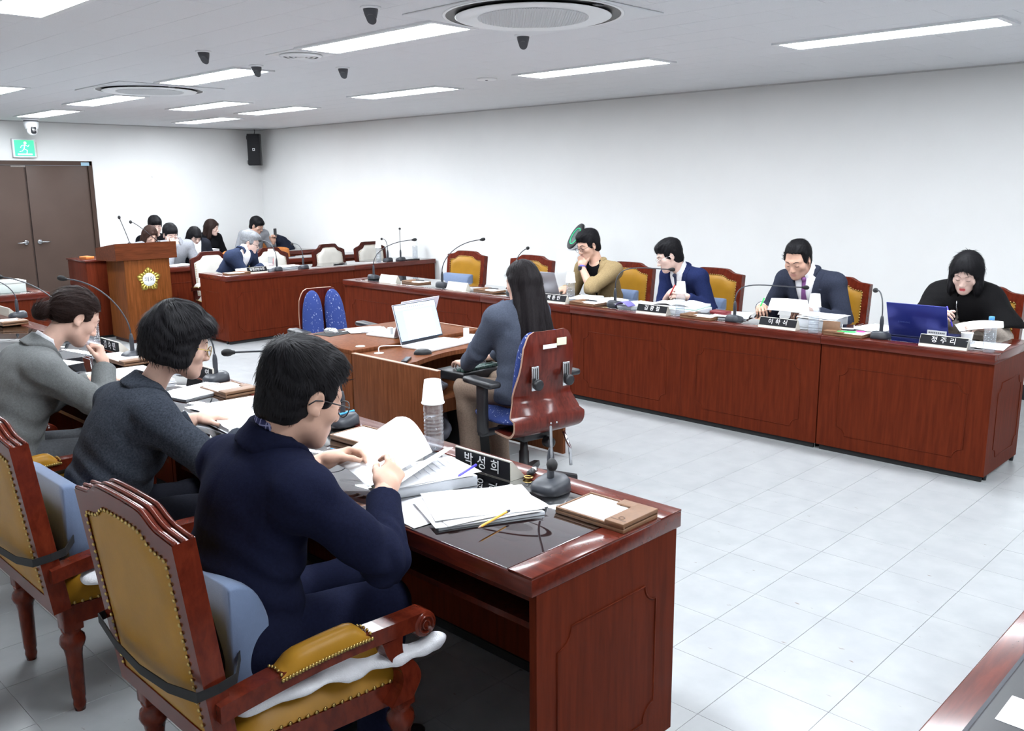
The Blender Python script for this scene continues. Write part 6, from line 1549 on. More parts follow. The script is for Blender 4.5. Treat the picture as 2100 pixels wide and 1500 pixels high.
PBK = M_BLACK; PGR = mat('green_marker', srgb(40, 200, 90), 0.4); PPK = mat('pink_marker', srgb(236, 70, 150), 0.4); PBL = mat('blue_pen', srgb(70, 60, 190), 0.35); PYE = mat('yellow_pencil', srgb(236, 170, 40), 0.45)
memo('brown memo tray at the near corner of the nearest desk', (1.98, 1.555, TZ), -PI/2+0.02, text=True)
memo('brown memo tray behind the papers held by the navy jacket man', (1.98, 2.72, TZ), -PI/2+0.06)
memo('brown memo tray beside the open book of the woman with glasses', (2.03, 3.88, TZ), -PI/2)
memo('brown memo tray by the pink clip of the hair bun woman', (2.02, 4.98, TZ), -PI/2); memo('brown memo tray at the left edge of the empty near desk', (2.04, 7.08, TZ), -PI/2, standing=False)
memo('brown memo tray with a black pen before the empty mustard chair', (5.66, 6.86, TZ), PI/2, pens=((-0.06, -0.06, 0.1, PBK, 0.13),)); memo('brown memo tray with a black pen partly behind the typist', (5.64, 5.80, TZ), PI/2, pens=((-0.06, -0.06, 0.1, PBK, 0.13),))
memo('brown memo tray with a black pen beside the tan blazer man', (5.56, 4.58, TZ), PI/2, pens=((-0.05, -0.06, 0.1, PBK, 0.13),)); memo('brown memo tray with a black pen beside the open green book', (5.53, 3.50, TZ), PI/2, pens=((-0.05, -0.06, 0.1, PBK, 0.13),))
memo('brown memo tray full of markers with a standing brown card', (5.51, 2.40, TZ), PI/2, standing=False, pens=((-0.10, -0.04, 0.25, PPK, 0.06), (-0.06, 0.0, 0.5, PGR, 0.12), (-0.03, -0.06, 0.05, PBK, 0.14)))
memo('brown memo tray at the corner of the grey-haired man desk', (4.96, 9.12, TZ), 0)
# loose paper, stacks, books
def sheet_fn(w_, d_, amp, seed):
    def f(u, v):
        x = (u-0.5)*w_; y = (v-0.5)*d_; return (x, y, 0.0012+amp*(0.5+0.5*math.sin(3.1*u+seed))*(u**2)*(0.4+v)*0.5+amp*0.25*(0.5+0.5*math.sin(5*v+seed*2)))
    return f
def stack(label, loc, yaw, w_=0.21, d_=0.297, hgt=0.02, loose=2, group='paper stacks', amp=0.012, lines=True):
    t = thing('paper_stack', label, 'papers', loc, yaw, group)
    if hgt > 0.003: MB().rbox(-w_/2, w_/2, -d_/2, d_/2, 0, hgt, 0.0015).obj('page_block', M_PAPERB, t)
    for k in range(max(1, loose)):
        m = MB(); m.grid(sheet_fn(w_, d_, amp, k*1.7), 10, 10, thick=(0, 0, -0.0006)); o = m.obj('sheet', M_PAPER, t, (0.012*math.sin(k*2.3), 0.012*math.cos(k*3.1), hgt+0.0012*k)); o.rotation_euler = (0, 0, 0.12*math.sin(k*2.1+1))
    if lines:
        q = MB()
        for k in range(9): q.box(-w_*0.36, w_*(0.34-0.1*((k*7) % 3)), d_*0.36-k*0.025, d_*0.36-k*0.025+0.0022, hgt+loose*0.0012+0.001+amp*0.3, hgt+loose*0.0012+0.0013+amp*0.3)
        q.obj('printed_lines', mat('faint_print', srgb(206, 210, 220), 0.8), t)
    return t
def open_book(label, loc, yaw, w_=0.20, d_=0.28, th=0.03, cover=None):
    t = thing('open_book', label, 'book', loc, yaw, 'open books')
    for sx in (-1, 1):
        m = MB()
        m.grid(lambda u, v, sx=sx: (sx*(0.002+u*w_), (v-0.5)*d_, 0.004+th*(0.55+0.75*math.sin(PI*min(1, u*1.15)**0.6)*0.5)*(1-0.55*u**3)), 14, 4)
        top = len(m.v); m.box(min(sx*0.002, sx*w_), max(sx*0.002, sx*w_), -d_/2, d_/2, 0.003, 0.004+th*0.45); m.obj('page_block', M_PAPER, t)
    MB().rbox(-w_-0.006, w_+0.006, -d_/2-0.005, d_/2+0.005, 0, 0.003, 0.001).obj('cover', cover or M_PAPERB, t)
    return t
stack('thick book of documents with colour tabs under the hands of the navy man', (1.80, 2.18, TZ), -PI/2-0.35, 0.22, 0.30, 0.035, 2)
tb = MB()
for k in range(10): tb.box(-0.10+k*0.018, -0.087+k*0.018, -0.1515, -0.150, 0.012, 0.020)
tb.obj('index_tabs', mat('yellow_tabs', srgb(236, 228, 90), 0.6), bpy.data.objects[[o.name for o in bpy.data.objects if o.get('label', '').startswith('thick book of documents')][0]])
stack('fan of loose white sheets with a yellow pencil on the nearest desk', (1.76, 1.87, TZ), -PI/2-0.42, 0.25, 0.33, 0.010, 3, amp=0.02)
stack('white sheets hanging over the edge of the nearest desk', (1.66, 1.98, TZ), -PI/2-0.2, 0.21, 0.28, 0.0, 1, amp=0.004, lines=False)
t = thing('pencil', 'yellow pencil lying on the loose sheets nearest the viewer', 'pencil', (1.60, 1.705, TZ+0.030), math.atan2(0.03, 0.15)); MB().lathe([(0.0, 0), (0.0035, 0.014)], 6, T=Matrix.Rotation(PI/2, 4, 'Y')).obj('pencil_tip', M_EDGE, t); MB().lathe([(0.0037, 0.014), (0.0037, 0.145), (0, 0.145)], 6, T=Matrix.Rotation(PI/2, 4, 'Y'), smooth=False).obj('pencil_shaft', PYE, t); MB().lathe([(0.004, 0.145), (0.004, 0.16), (0, 0.161)], 8, T=Matrix.Rotation(PI/2, 4, 'Y')).obj('eraser', M_INK, t)
# sheets held by the navy man
def held(label, pts, thick=0.0012, rows=8, cols=10):
    """curved sheet from 4 corner points and a bulge normal"""
    a, b, c, d, bul, blg = pts; t = thing('held_sheet', label, 'papers', a, 0, 'sheets held in hands'); A = np.array(a)
    def f(u, v):
        p = (1-u)*(1-v)*np.array(a)+u*(1-v)*np.array(b)+u*v*np.array(c)+(1-u)*v*np.array(d); return tuple(p+np.array(bul)*blg*math.sin(PI*u)*(0.4+0.6*v)-A)
    m = MB(); m.grid(f, cols, rows, thick=tuple(np.array(bul)*-thick)); m.obj('sheet', M_PAPER, t); return t
held('curled white page held open between the hands of the navy jacket man', ((1.58, 2.18, 0.795), (1.60, 2.42, 0.82), (1.87, 2.40, 0.925), (1.88, 2.22, 0.835), (0, 0, 1), 0.045))
held('second white page lifted by the right hand of the navy jacket man', ((1.60, 2.16, 0.80), (1.60, 2.06, 0.825), (1.93, 2.17, 0.85), (1.92, 2.26, 0.80), (-0.3, -0.3, 0.8), 0.015))
open_book('large open book before the woman with glasses', (1.84, 3.42, TZ), -PI/2-0.1, 0.24, 0.32, 0.035); stack('loose sheets left of the open book of the woman with glasses', (1.92, 3.98, TZ), -PI/2+0.2, 0.22, 0.30, 0.008, 2)
open_book('open book before the woman with the hair bun', (1.82, 4.52, TZ), -PI/2-0.1, 0.24, 0.30, 0.03); stack('paper stack with a pink clip beside the hair bun woman', (2.0, 5.16, TZ), -PI/2, 0.2, 0.16, 0.012, 1)
stack('white sheet lying on the empty near desk at the left', (1.66, 5.20, TZ), -PI/2+0.1, 0.2, 0.28, 0.0, 1)
t = thing('pens', 'bundle of pens with a blue cap lying before the microphone', 'pens', (1.99, 3.02, TZ+0.0))
for k, (c, a) in enumerate(((M_PLWHITE, 0.1), (mat('cyan_pen', srgb(70, 170, 220), 0.35), -0.5), (mat('red_pen', srgb(196, 60, 60), 0.4), 0.35))): MB().lathe([(0, 0), (0.003, 0.006), (0.0052, 0.012), (0.0052, 0.14), (0, 0.142)], 10, T=TR((-0.04+0.015*k, -0.06, 0.045+0.004*k), rz=PI/2*0.4+a) @ Matrix.Rotation(PI/2, 4, 'Y')).obj('pen', c, t)
t = thing('blue_pen', 'dark blue pen beside the lifted sheets on the nearest desk', 'pen', (1.84, 2.05, TZ+0.041), 0.35); MB().lathe([(0, 0), (0.003, 0.006), (0.005, 0.012), (0.005, 0.13), (0, 0.132)], 10, T=Matrix.Rotation(PI/2, 4, 'Y')).obj('pen_body', PBL, t)
t = thing('cable_plug', 'microphone plug with a brass ring beside the nearest microphone', 'plug', (2.08, 1.96, TZ), 0.4); MB().lathe([(0, 0), (0.011, 0.002), (0.012, 0.03), (0.008, 0.036), (0, 0.036)], 14, T=TR((0, 0, 0.012)) @ Matrix.Rotation(PI/2, 4, 'Y')).obj('plug_body', M_BLACK, t); MB().lathe([(0.0105, 0.036), (0.0105, 0.055), (0, 0.055)], 14, T=TR((0, 0, 0.012)) @ Matrix.Rotation(PI/2, 4, 'Y')).obj('collar', M_SILVER, t); MB().tube([(0.012*math.cos(a)-0.01, 0.014*math.sin(a), 0.004) for a in [2*PI*k/16 for k in range(16)]], 0.003, 6, closed=True).obj('ring', M_BRASS, t)
# far row papers
open_book('open book with green page edges before the navy suit man', (5.72, 3.82, TZ+0.035), PI/2+0.15, 0.20, 0.27, 0.035, cover=mat('green_cover', srgb(80, 150, 132), 0.6)); stack('thick bound volume under the open green book', (5.70, 3.80, TZ), PI/2+0.1, 0.40, 0.28, 0.033, 1)
stack('pile of sheets and a purple folder between two microphones', (5.72, 4.22, TZ), PI/2-0.2, 0.21, 0.29, 0.02, 2); t = thing('folder', 'small purple folder leaning on papers near the curved microphone', 'folder', (5.55, 4.20, TZ), PI/2); MB().grid(lambda u, v: ((u-0.5)*0.13, (v-0.5)*0.10, 0.028+0.03*math.sin(PI*u)), 10, 4, thick=(0, 0, -0.003)).obj('folder_cover', mat('purple_folder', srgb(112, 104, 168), 0.5), t)
stack('loose sheets beside the elbow of the tan blazer man', (5.78, 4.78, TZ), PI/2+0.3, 0.21, 0.28, 0.018, 2); stack('sheets with a brown file before the tan blazer man', (5.82, 4.58, TZ), PI/2-0.2, 0.22, 0.26, 0.01, 2)
stack('tall pile of documents at the elbow of the purple tie man', (5.78, 2.70, TZ), PI/2+0.1, 0.24, 0.30, 0.055, 4, amp=0.03); stack('spread sheets left of the purple tie man', (5.72, 3.36, TZ), PI/2+0.4, 0.24, 0.30, 0.012, 3, amp=0.03)
stack('white sheet before the woman in the cape at the desk end', (5.68, 1.62, TZ), PI/2, 0.20, 0.24, 0.002, 1); stack('papers lying left of the blue laptop', (5.80, 2.34, TZ), PI/2-0.2, 0.21, 0.29, 0.015, 2)
t = thing('standing_card', 'brown leatherette card leaning against the document pile', 'card', (5.47, 2.50, TZ), -PI/2+0.1); MB().rbox(-0.055, 0.055, 0, 0.006, 0.0, 0.085, 0.002, T=TR(rx=RAD(-12))).obj('card_board', M_FOLDER, t)
t = thing('wallet', 'dark red wallet with a brass clasp beside the curved microphone', 'wallet', (5.66, 3.42, TZ+0.02), PI/2); MB().rbox(-0.07, 0.07, -0.04, 0.04, 0, 0.028, 0.008).obj('wallet_body', mat('red_leather', srgb(112, 28, 36), 0.4), t); MB().rbox(-0.012, 0.012, -0.044, -0.038, 0.008, 0.022, 0.001).obj('clasp', M_BRASS, t)
held('white sheet held by the man with the purple tie', ((5.92, 2.86, 0.80), (5.90, 3.18, 0.805), (5.99, 3.20, 0.88), (6.01, 2.93, 0.885), (-1, 0, 0.3), 0.02)); held('pale blue leaflet held by the woman in the cape', ((5.86, 1.60, 0.845), (5.90, 1.86, 0.79), (5.98, 1.92, 0.82), (5.95, 1.63, 0.87), (0, 0, 1), 0.015))
for lb, p, d, c in (('green marker pen in the right hand of the purple tie man', (5.95, 3.27, 0.80), (0.15, -0.35, 1.0), PGR), ('violet pen in the right hand of the woman in the cape', (5.93, 1.93, 0.855), (0.1, 0.35, 0.9), PBL), ('red pen in the writing hand of the grey-haired man', (5.60, 9.42, 0.79), (0.05, -0.05, 1.0), mat('red_pen', srgb(196, 60, 60), 0.4)), ('red pen in the clasped hands of the navy suit man', (5.97, 4.06, 0.86), (-0.3, -0.5, 0.6), mat('red_pen', srgb(196, 60, 60), 0.4))):
    t = thing('pen', lb, 'pen', p); MB().lathe([(0, -0.05), (0.003, -0.045), (0.0052, -0.035), (0.0055, 0.085), (0, 0.087)], 10, T=Vector(d).to_track_quat('Z', 'Y').to_matrix().to_4x4()).obj('pen_body', c, t)
def slab(name, label, cat, loc, yaw, w_, d_, hgt, m_, screen=None):
    t = thing(name, label, cat, loc, yaw); MB().rbox(-w_/2, w_/2, -d_/2, d_/2, 0, hgt, min(0.004, hgt*0.45)).obj('case', m_, t)
    if screen: MB().box(-w_/2+0.004, w_/2-0.004, -d_/2+0.006, d_/2-0.006, hgt, hgt+0.0006).obj('screen', screen, t)
    return t
M_SCR = mat('dark_screen', srgb(14, 16, 24), 0.08)
slab('smartphone', 'smartphone lying on papers between the purple tie man and the blue laptop', 'phone', (5.62, 2.45, TZ+0.030), PI/2+0.4, 0.075, 0.155, 0.009, M_PLWHITE, M_SCR)
slab('smartphone', 'black smartphone on the desk before the third ivory chair', 'phone', (6.45, 9.28, TZ), 1.2, 0.075, 0.155, 0.010, M_BLACK, M_SCR); slab('remote_control', 'thin dark device lying on the desk near the right wall', 'remote', (7.42, 9.06, TZ), 1.45, 0.05, 0.2, 0.015, M_BLACK)
stack('papers spread before the grey-haired man', (5.45, 9.32, TZ), 0.1, 0.26, 0.22, 0.02, 3, amp=0.02); stack('papers beside the microphone right of the grey-haired man', (5.72, 9.33, TZ), -0.1, 0.3, 0.2, 0.02, 3, amp=0.02); stack('white document board before the grey-haired man', (5.20, 9.22, TZ), 0.0, 0.3, 0.18, 0.04, 1, lines=False)
stack('open papers under the hand of the man in the grey jacket', (5.05, 10.66, TZ), 0.2, 0.30, 0.24, 0.008, 2); stack('white box pile before the woman in the black sweater', (6.02, 11.95, TZ), 0, 0.36, 0.22, 0.085, 2, lines=False)
# phone in the young man's hand
t = slab('smartphone', 'dark smartphone held up by the young man near the corner', 'phone', (7.32, 12.20, 0.93), 0.4, 0.072, 0.009, 0.145, M_BLACK)
# watch
t = thing('smartwatch', 'blue smartwatch on the wrist of the tan blazer man', 'watch', tuple(CAST['tan']['arm']['L'][3]-0.0*V(0, 0, 1))); el, wr = CAST['tan']['arm']['L'][2:4]; ax = Vector(tuple(nrm(wr-el))); rt = ax.to_track_quat('Z', 'Y').to_matrix().to_4x4()
MB().lathe([(0.033, -0.012), (0.036, -0.010), (0.036, 0.010), (0.033, 0.012)], 24, T=Matrix.Translation((0, 0, 0)) @ rt, cap=False).obj('strap', mat('blue_strap', srgb(74, 74, 196), 0.5), t); MB().rbox(-0.02, 0.02, -0.006, 0.006, -0.018, 0.018, 0.004, T=Matrix.Translation((-0.036, -0.006, 0.0))@ Matrix.Rotation(PI/2, 4, 'Z')).obj('watch_case', M_BLACK, t)
# laptops
def laptop(label, loc, yaw, w_, d_, ang, lid_m, base_m, mark=None, screen=False, logo=None):
    """user on -y, hinge at +y; ang = opening angle from closed"""
    t = thing('laptop', label, 'laptop', loc, yaw, 'laptops')
    b = MB().rbox(-w_/2, w_/2, -d_/2, d_/2, 0, 0.014, 0.004); b = b.obj('laptop_base', base_m, t)
    kb = MB(); 
    for r in range(5):
        for k in range(13): kb.box(-w_*0.43+k*w_*0.066, -w_*0.43+k*w_*0.066+w_*0.055, d_*0.36-r*0.019, d_*0.36-r*0.019+0.014, 0.014, 0.0155)
    kb.obj('keyboard', mat('pale_keys', srgb(214, 216, 220), 0.5) if base_m is M_PLWHITE else M_BLACK, b); MB().box(-w_*0.15, w_*0.15, -d_*0.42, -d_*0.12, 0.014, 0.0144).obj('touchpad', mat('touchpad', srgb(226, 227, 230), 0.4), b)
    T = TR((0, d_/2-0.004, 0.012), rx=PI-RAD(ang)) @ Matrix.Scale(-1, 4, (0, 1, 0)) if False else TR((0, d_/2-0.004, 0.012), rx=-RAD(ang-90))
    # lid plate: stands along +z from the hinge, screen on its -y side
    ld = MB().rbox(-w_/2, w_/2, 0, 0.007, 0, d_, 0.003, T=T).obj('lid', lid_m, t)
    MB().box(-w_/2+0.003, w_/2-0.003, -0.0008, 0.0, 0.004, d_-0.003, T=T).obj('bezel', M_BLACK, ld)
    if screen:
        E1 = mat('screen_glow', srgb(150, 190, 224), 0.3, emit=srgb(176, 208, 236), estr=0.62); E2 = mat('page_glow', (1, 1, 1), 0.3, emit=srgb(226, 232, 246), estr=0.66); E3 = mat('text_glow', srgb(130, 140, 170), 0.3, emit=srgb(150, 160, 190), estr=0.4); E4 = mat('bar_glow', srgb(200, 214, 240), 0.3, emit=srgb(214, 224, 244), estr=0.64); E5 = mat('taskbar', srgb(20, 22, 30), 0.3, emit=srgb(24, 28, 40), estr=0.6)
        sc = MB().box(-w_/2+0.008, w_/2-0.008, -0.0016, -0.0008, 0.012, d_-0.008, T=T).obj('screen', E1, ld)
        MB().box(-w_/2+0.008, w_/2-0.008, -0.0022, -0.0016, d_-0.040, d_-0.008, T=T).obj('toolbar', E4, sc); MB().box(-w_/2+0.008, w_/2-0.008, -0.0022, -0.0016, 0.012, 0.024, T=T).obj('taskbar', E5, sc)
        MB().box(-w_*0.30, w_*0.36, -0.0022, -0.0016, 0.026, d_-0.052, T=T).obj('document_page', E2, sc)
        q = MB()
        for k in range(11): q.box(-w_*0.18, w_*(0.06+0.05*((k*5) % 3)), -0.0027, -0.0022, d_-0.075-k*0.0105, d_-0.072-k*0.0105, T=T)
        for k in range(14): q.box(-w_*0.40+k*0.018, -w_*0.40+k*0.018+0.008, -0.0027, -0.0022, d_-0.030, d_-0.022, T=T)
        q.obj('screen_text', E3, sc)
    if logo == 'fruit':
        q = MB(); R_ = 0.017
        pts = [(R_*math.cos(a)*(1.0-0.12*abs(math.cos(a))), R_*math.sin(a)*1.05+(-0.004 if abs(math.cos(a)) < 0.25 else 0)) for a in [2*PI*k/28 for k in range(28)]]
        q.prism([(x, z+d_/2) for x, z in pts], 0.007, 0.0078, T=T); q.prism([(0.002, d_/2+0.019), (0.008, d_/2+0.020), (0.010, d_/2+0.028), (0.004, d_/2+0.026)], 0.007, 0.0078, T=T); q.obj('lid_logo', mat('dark_logo', srgb(52, 36, 42), 0.15, metal=0.4), ld)
    if logo == 'word':
        lettering('SAMSUNG', 0.016, ld, mat('lid_word', srgb(70, 84, 150), 0.3), T @ TR((w_*0.22, 0.0074, d_*0.42)) @ Matrix.Rotation(PI, 4, 'Z') @ Matrix.Rotation(PI/2, 4, 'X'))
    return t
laptop('dark blue laptop open before the woman in the cape', (5.80, 2.03, TZ), PI/2, 0.36, 0.225, 112, mat('blue_lid', srgb(38, 48, 128), 0.32, metal=0.35), mat('blue_base', srgb(40, 46, 92), 0.4, metal=0.3), logo='word')
laptop('silver laptop with a dark fruit mark before the tan blazer man', (5.86, 5.22, TZ), PI/2+0.05, 0.33, 0.225, 112, mat('silver_lid', srgb(176, 176, 182), 0.32, metal=0.6), M_SILVER, logo='fruit')
laptop('white laptop with a lit document screen on the typing desk', (3.665, 4.245, 0.717), RAD(8), 0.40, 0.26, 106, mat('pale_lid', srgb(206, 206, 212), 0.4), M_PLWHITE, screen=True)
laptop('pale laptop facing away, behind the lit screen on the typing desks', (3.70, 4.68, 0.742), PI+RAD(10), 0.38, 0.245, 108, mat('pale_lid2', srgb(204, 200, 210), 0.4), M_PLWHITE)
def mouse(label, loc, yaw, m_, m2):
    t = thing('computer_mouse', label, 'mouse', loc, yaw); m = MB()
    m.grid(lambda u, v: (0.031*math.cos(2*PI*u)*math.cos(PI/2*v)**0.6, 0.055*math.sin(2*PI*u)*math.cos(PI/2*v)**0.6, 0.034*math.sin(PI/2*v)), 24, 8); m.obj('shell', m_, t)
    MB().rbox(-0.004, 0.004, 0.012, 0.036, 0.022, 0.034, 0.003).obj('wheel', m2, t); return t
mouse('black mouse lying left of the lit laptop', (3.40, 4.08, 0.717), 0.9, M_BLACK, M_SILVER); mouse('silver and black mouse on a dark pad at the back of the typing desks', (3.39, 5.02, 0.745), 0.5, M_SILVER, M_BLACK)
slab('mouse_pad', 'dark mouse pad under the silver mouse', 'mouse pad', (3.40, 5.0, 0.742), 0.1, 0.22, 0.18, 0.003, M_BLACKM)
slab('remote_control', 'small black recorder with a yellow ring on the typing desk edge', 'recorder', (3.20, 3.99, 0.717), -0.9, 0.035, 0.13, 0.014, M_BLACK); 
def cable(label, pts, m_=M_CABLE, r=0.0032): t = thing('cable', label, 'cable', pts[0]); MB().tube(smoothpoly([tuple(p[i]-pts[0][i] for i in range(3)) for p in pts], 5), r, 7).obj('wire', m_, t); return t
cable('white charging cable curling left of the lit laptop', [(3.24, 4.30, 0.722), (3.27, 4.33, 0.75), (3.36, 4.32, 0.745), (3.47, 4.27, 0.735), (3.52, 4.29, 0.728)])
cable('white cable hanging from the typing desk to the stenotype', [(3.86, 4.26, 0.725), (3.82, 4.12, 0.725), (3.76, 4.0, 0.722), (3.72, 3.93, 0.70), (3.70, 3.85, 0.66)]); cable('white cable running over the back typing desk', [(3.45, 4.98, 0.748), (3.52, 4.92, 0.76), (3.55, 4.80, 0.748), (3.60, 4.74, 0.748), (3.66, 4.70, 0.748)])
slab('charger', 'white charger cube right of the lit laptop', 'charger', (3.96, 4.30, 0.717), 0.2, 0.03, 0.03, 0.07, M_PLWHITE); slab('charger', 'white charger cube left of the pale laptop', 'charger', (3.58, 4.62, 0.742), 0.2, 0.03, 0.03, 0.06, M_PLWHITE)
stack('white sheets on the right side of the typing desk', (4.03, 4.20, 0.717), 0.3, 0.21, 0.28, 0.002, 2); stack('white booklet on the back typing desk by the armrest', (3.62, 4.92, 0.742), 1.1, 0.2, 0.26, 0.006, 1)
# stenotype machine on its stand
t = thing('stenotype', 'black stenotype keyboard on a stand before the typist', 'stenotype', (3.54, 3.80, 0)); MB().tube([(0, 0.02, 0.05), (0, 0.02, 0.60)], 0.012, 10).obj('stand_post', M_BLACK, t)
for k in range(3): a = RAD(90+120*k); MB().tube([(0, 0.02, 0.10), (0.24*math.cos(a), 0.02+0.24*math.sin(a), 0.008)], 0.009, 8).obj('stand_leg', M_BLACK, t)
MB().rbox(-0.17, 0.17, -0.11, 0.13, 0.60, 0.655, 0.008).obj('machine_case', M_BLACK, t)
for r in range(2):
    for k in range(9): MB().rbox(-0.145+k*0.033, -0.118+k*0.033, -0.09+r*0.036, -0.06+r*0.036, 0.655, 0.672, 0.004).obj('key', mat('green_key', srgb(66, 92, 88), 0.4), t)
slab('notebook', 'small pad lying on the stenotype', 'notebook', (3.60, 3.90, 0.6555), 0.3, 0.14, 0.09, 0.008, M_PAPER)
# plastic bag and bin under the typing desk
bg = S(); rs = np.random.RandomState(3)
for k in range(9): bg.ell((3.36+rs.rand()*0.22, 4.02+rs.rand()*0.18, 0.12+rs.rand()*0.16), (0.07+rs.rand()*0.04, 0.06, 0.07), rotm(rs.rand()*90, rs.rand()*60, 0), k=0.02)
bg.disp(lambda P, D: 0.010*wob(P, 60, 1.5)); bgt = thing('plastic_bag', 'crumpled translucent plastic bag under the typing desk', 'bag', (3.45, 4.1, 0)); np_obj('bag_film', [bg.mesh(0.012, 1)], [mat('bag_film', srgb(150, 154, 168), 0.25)], bgt, V(3.45, 4.1, 0))
slab('bin', 'black box standing under the typing desk', 'box', (3.75, 4.12, 0), 0, 0.3, 0.25, 0.34, M_BLACKM)
bg = S()
for k in range(7): bg.ell((3.30+rs.rand()*0.25, 3.98+rs.rand()*0.15, 0.52+rs.rand()*0.04), (0.06, 0.05, 0.03), rotm(rs.rand()*90, 0, 0), k=0.02)
bg.disp(lambda P, D: 0.008*wob(P, 70, 2.5)); bgt = thing('plastic_bag', 'clear plastic wrap on the shelf of the typing desk', 'bag', (3.4, 4.05, 0)); np_obj('bag_film', [bg.mesh(0.01, 1)], [mat('wrap_film', srgb(120, 124, 136), 0.2)], bgt, V(3.4, 4.05, 0))
# white blanket and pad on the nearest chair
def cloth_blob(name, label, cat, pts, m_, origin, hres=0.009, amp=0.006, f=45):
    s_ = S()
    for p, r in pts: s_.ell(p, r, k=0.03)
    s_.disp(lambda P, D: amp*wob(P, f, 0.7)+amp*0.4*wob(P, f*2.3, 1.9)); t = thing(name, label, cat, origin); np_obj('fabric', [s_.mesh(hres, 1)], [m_], t, V(*origin)); return t
M_FLEECE = mat('white_fleece', srgb(226, 226, 230), 0.95, bump=(320, 0.8), noise=(60, 0.04))
bl = [((0.98+0.045*k, 1.865-0.010*k, 0.464+0.0008*k), (0.040, 0.030, 0.010+0.002*math.sin(k))) for k in range(11)]+[((1.44, 1.75, 0.482), (0.035, 0.022, 0.011)), ((1.475, 1.74, 0.494), (0.018, 0.015, 0.010)), ((0.98, 1.88, 0.482), (0.065, 0.055, 0.038))]
cloth_blob('blanket', 'crumpled white fleece blanket on the seat of the nearest chair', 'blanket', bl, M_FLEECE, (1.15, 1.8, 0.46))
cloth_blob('blanket', 'white fleece pad on the seat of the second near chair', 'blanket', [((1.0+0.05*k, 2.88, 0.475), (0.05, 0.07, 0.022)) for k in range(8)], M_FLEECE, (1.15, 2.9, 0.46)); cloth_blob('blanket', 'white pad on the seat of the third near chair', 'blanket', [((0.98+0.05*k, 4.47, 0.48), (0.05, 0.08, 0.025)) for k in range(6)], M_FLEECE, (1.1, 4.45, 0.46))
# air purifier by the right wall
t = thing('air_purifier', 'white air purifier tower with a tilted round head behind the tan blazer man', 'air purifier', (7.25, 6.15, 0)); MB().rbox(-0.16, 0.16, -0.15, 0.15, 0.0, 1.03, 0.05, 4).obj('tower', M_PLWHITE, t)
T = Matrix.Translation((-0.05, -0.05, 1.17)) @ Vector((math.cos(RAD(150))*math.cos(RAD(30)), math.sin(RAD(150))*math.cos(RAD(30)), math.sin(RAD(30)))).to_track_quat('Z', 'Y').to_matrix().to_4x4()
MB().lathe([(0, -0.05), (0.10, -0.05), (0.145, -0.02), (0.15, 0.0)], 36, T=T, cap=False).obj('head_shell', M_PLWHITE, t); MB().lathe([(0.15, 0.0), (0.148, 0.012), (0.10, 0.014), (0.095, 0.010)], 36, T=T, cap=False).obj('dark_rim', M_BLACK, t)
MB().lathe([(0, 0.008), (0.085, 0.008), (0.09, 0.004)], 36, T=T).obj('outlet_disc', mat('outlet', srgb(96, 102, 106), 0.5), t); MB().tube([tuple(T @ Vector((0.092*math.cos(a), 0.092*math.sin(a), 0.014))) for a in [2*PI*k/32 for k in range(32)]], 0.0028, 8, closed=True).obj('light_ring', mat('green_ring', srgb(40, 220, 150), 0.4, emit=srgb(40, 230, 150), estr=0.8), t); MB().rbox(-0.05, 0.05, -0.05, 0.05, 1.0, 1.13, 0.02).obj('neck', M_PLWHITE, t)
# coat over the orange chair in the corner
cloth_blob('coat', 'dark navy padded coat heaped over a chair in the corner', 'coat', [((7.50, 12.42, 0.86), (0.13, 0.11, 0.11)), ((7.58, 12.42, 0.78), (0.15, 0.13, 0.13)), ((7.64, 12.40, 0.70), (0.12, 0.14, 0.14)), ((7.44, 12.40, 0.86), (0.09, 0.09, 0.08)), ((7.54, 12.40, 0.68), (0.18, 0.12, 0.14))], cloth('padded_navy', (34, 38, 52), rough=0.6), (7.55, 12.4, 0), 0.014, 0.012, 30)
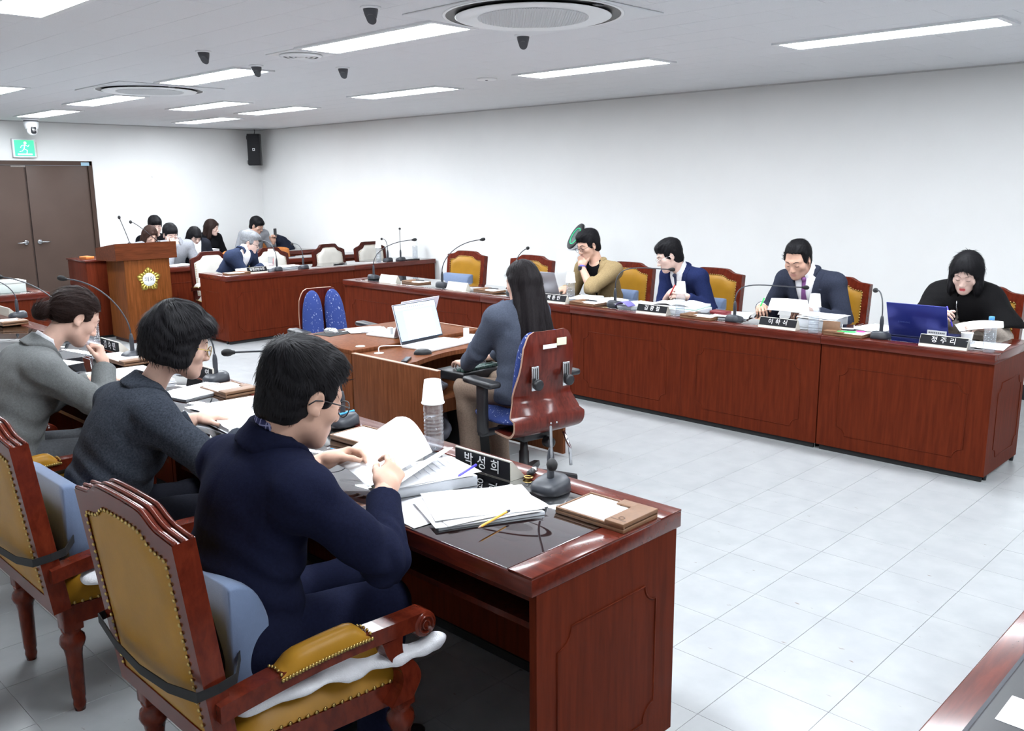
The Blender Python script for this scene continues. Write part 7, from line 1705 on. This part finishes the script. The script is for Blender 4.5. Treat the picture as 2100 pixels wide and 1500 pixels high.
# left desk: white box, papers, sign
slab('storage_box', 'pale white box on the desk left of the podium', 'box', (2.66, 9.26, TZ), 0.0, 0.30, 0.22, 0.085, mat('pale_box', srgb(222, 232, 228), 0.6)); slab('box_lid', 'white lid slightly larger lying on the pale box', 'lid', (2.66, 9.26, TZ+0.085), 0.0, 0.312, 0.232, 0.025, mat('pale_lid_box', srgb(230, 238, 236), 0.6))
open_book('open white book behind the sign on the left desk', (2.15, 9.32, TZ+0.06), 0.1, 0.20, 0.26, 0.05); stack('paper pile under the open book on the left desk', (2.15, 9.34, TZ), 0.0, 0.4, 0.26, 0.06, 1, lines=False)
t = thing('desk_sign', 'white and purple sign with large lettering on the left desk', 'sign', (2.28, 9.04, TZ)); MB().rbox(-0.30, 0.13, 0, 0.02, 0, 0.115, 0.002).obj('sign_board', M_PLWHITE, t); q = MB().box(-0.30, 0.13, -0.0012, 0.0, 0.0, 0.062).obj('purple_band', mat('purple_band', srgb(132, 92, 104), 0.5), t)
lettering('담당관', 0.062, q, M_LETTER, TR((0.0, -0.002, 0.031), rx=PI/2), spacing=1.05); q = MB()
for k in range(4): q.box(-0.20+k*0.085, -0.165+k*0.085, -0.001, 0.0, 0.075, 0.098)
q.obj('small_print', M_INK, t)
t = thing('paper_cup', 'white cup standing before the pale box on the left desk', 'cup', (2.52, 9.10, TZ)); MB().lathe([(0.0, 0.002), (0.026, 0.0), (0.036, 0.078), (0.034, 0.078), (0.025, 0.006), (0, 0.006)], 24, cap=False).obj('cup_wall', M_CUP, t)
# device lying on the presiding desk
t = thing('flat_monitor', 'black flat device with a white label on the corner desk', 'monitor', (1.80, 0.23, 0.756), 0); MB().rbox(-0.5, 0.5, -0.22, 0.18, 0, 0.040, 0.006).obj('case', M_BLACK, t); MB().box(-0.5, 0.5, 0.176, 0.186, 0.004, 0.036).obj('edge_strip', M_DGREY, t); MB().rbox(-0.21, -0.11, 0.085, 0.155, 0.040, 0.0408, 0.0003).obj('white_label', M_PAPER, t)
# observer desk bits
slab('notebook', 'orange notebook on the cabinet behind the podium', 'notebook', (3.98, 10.75, 0.906), 0.2, 0.1, 0.14, 0.03, mat('orange_note', srgb(196, 120, 60), 0.5))
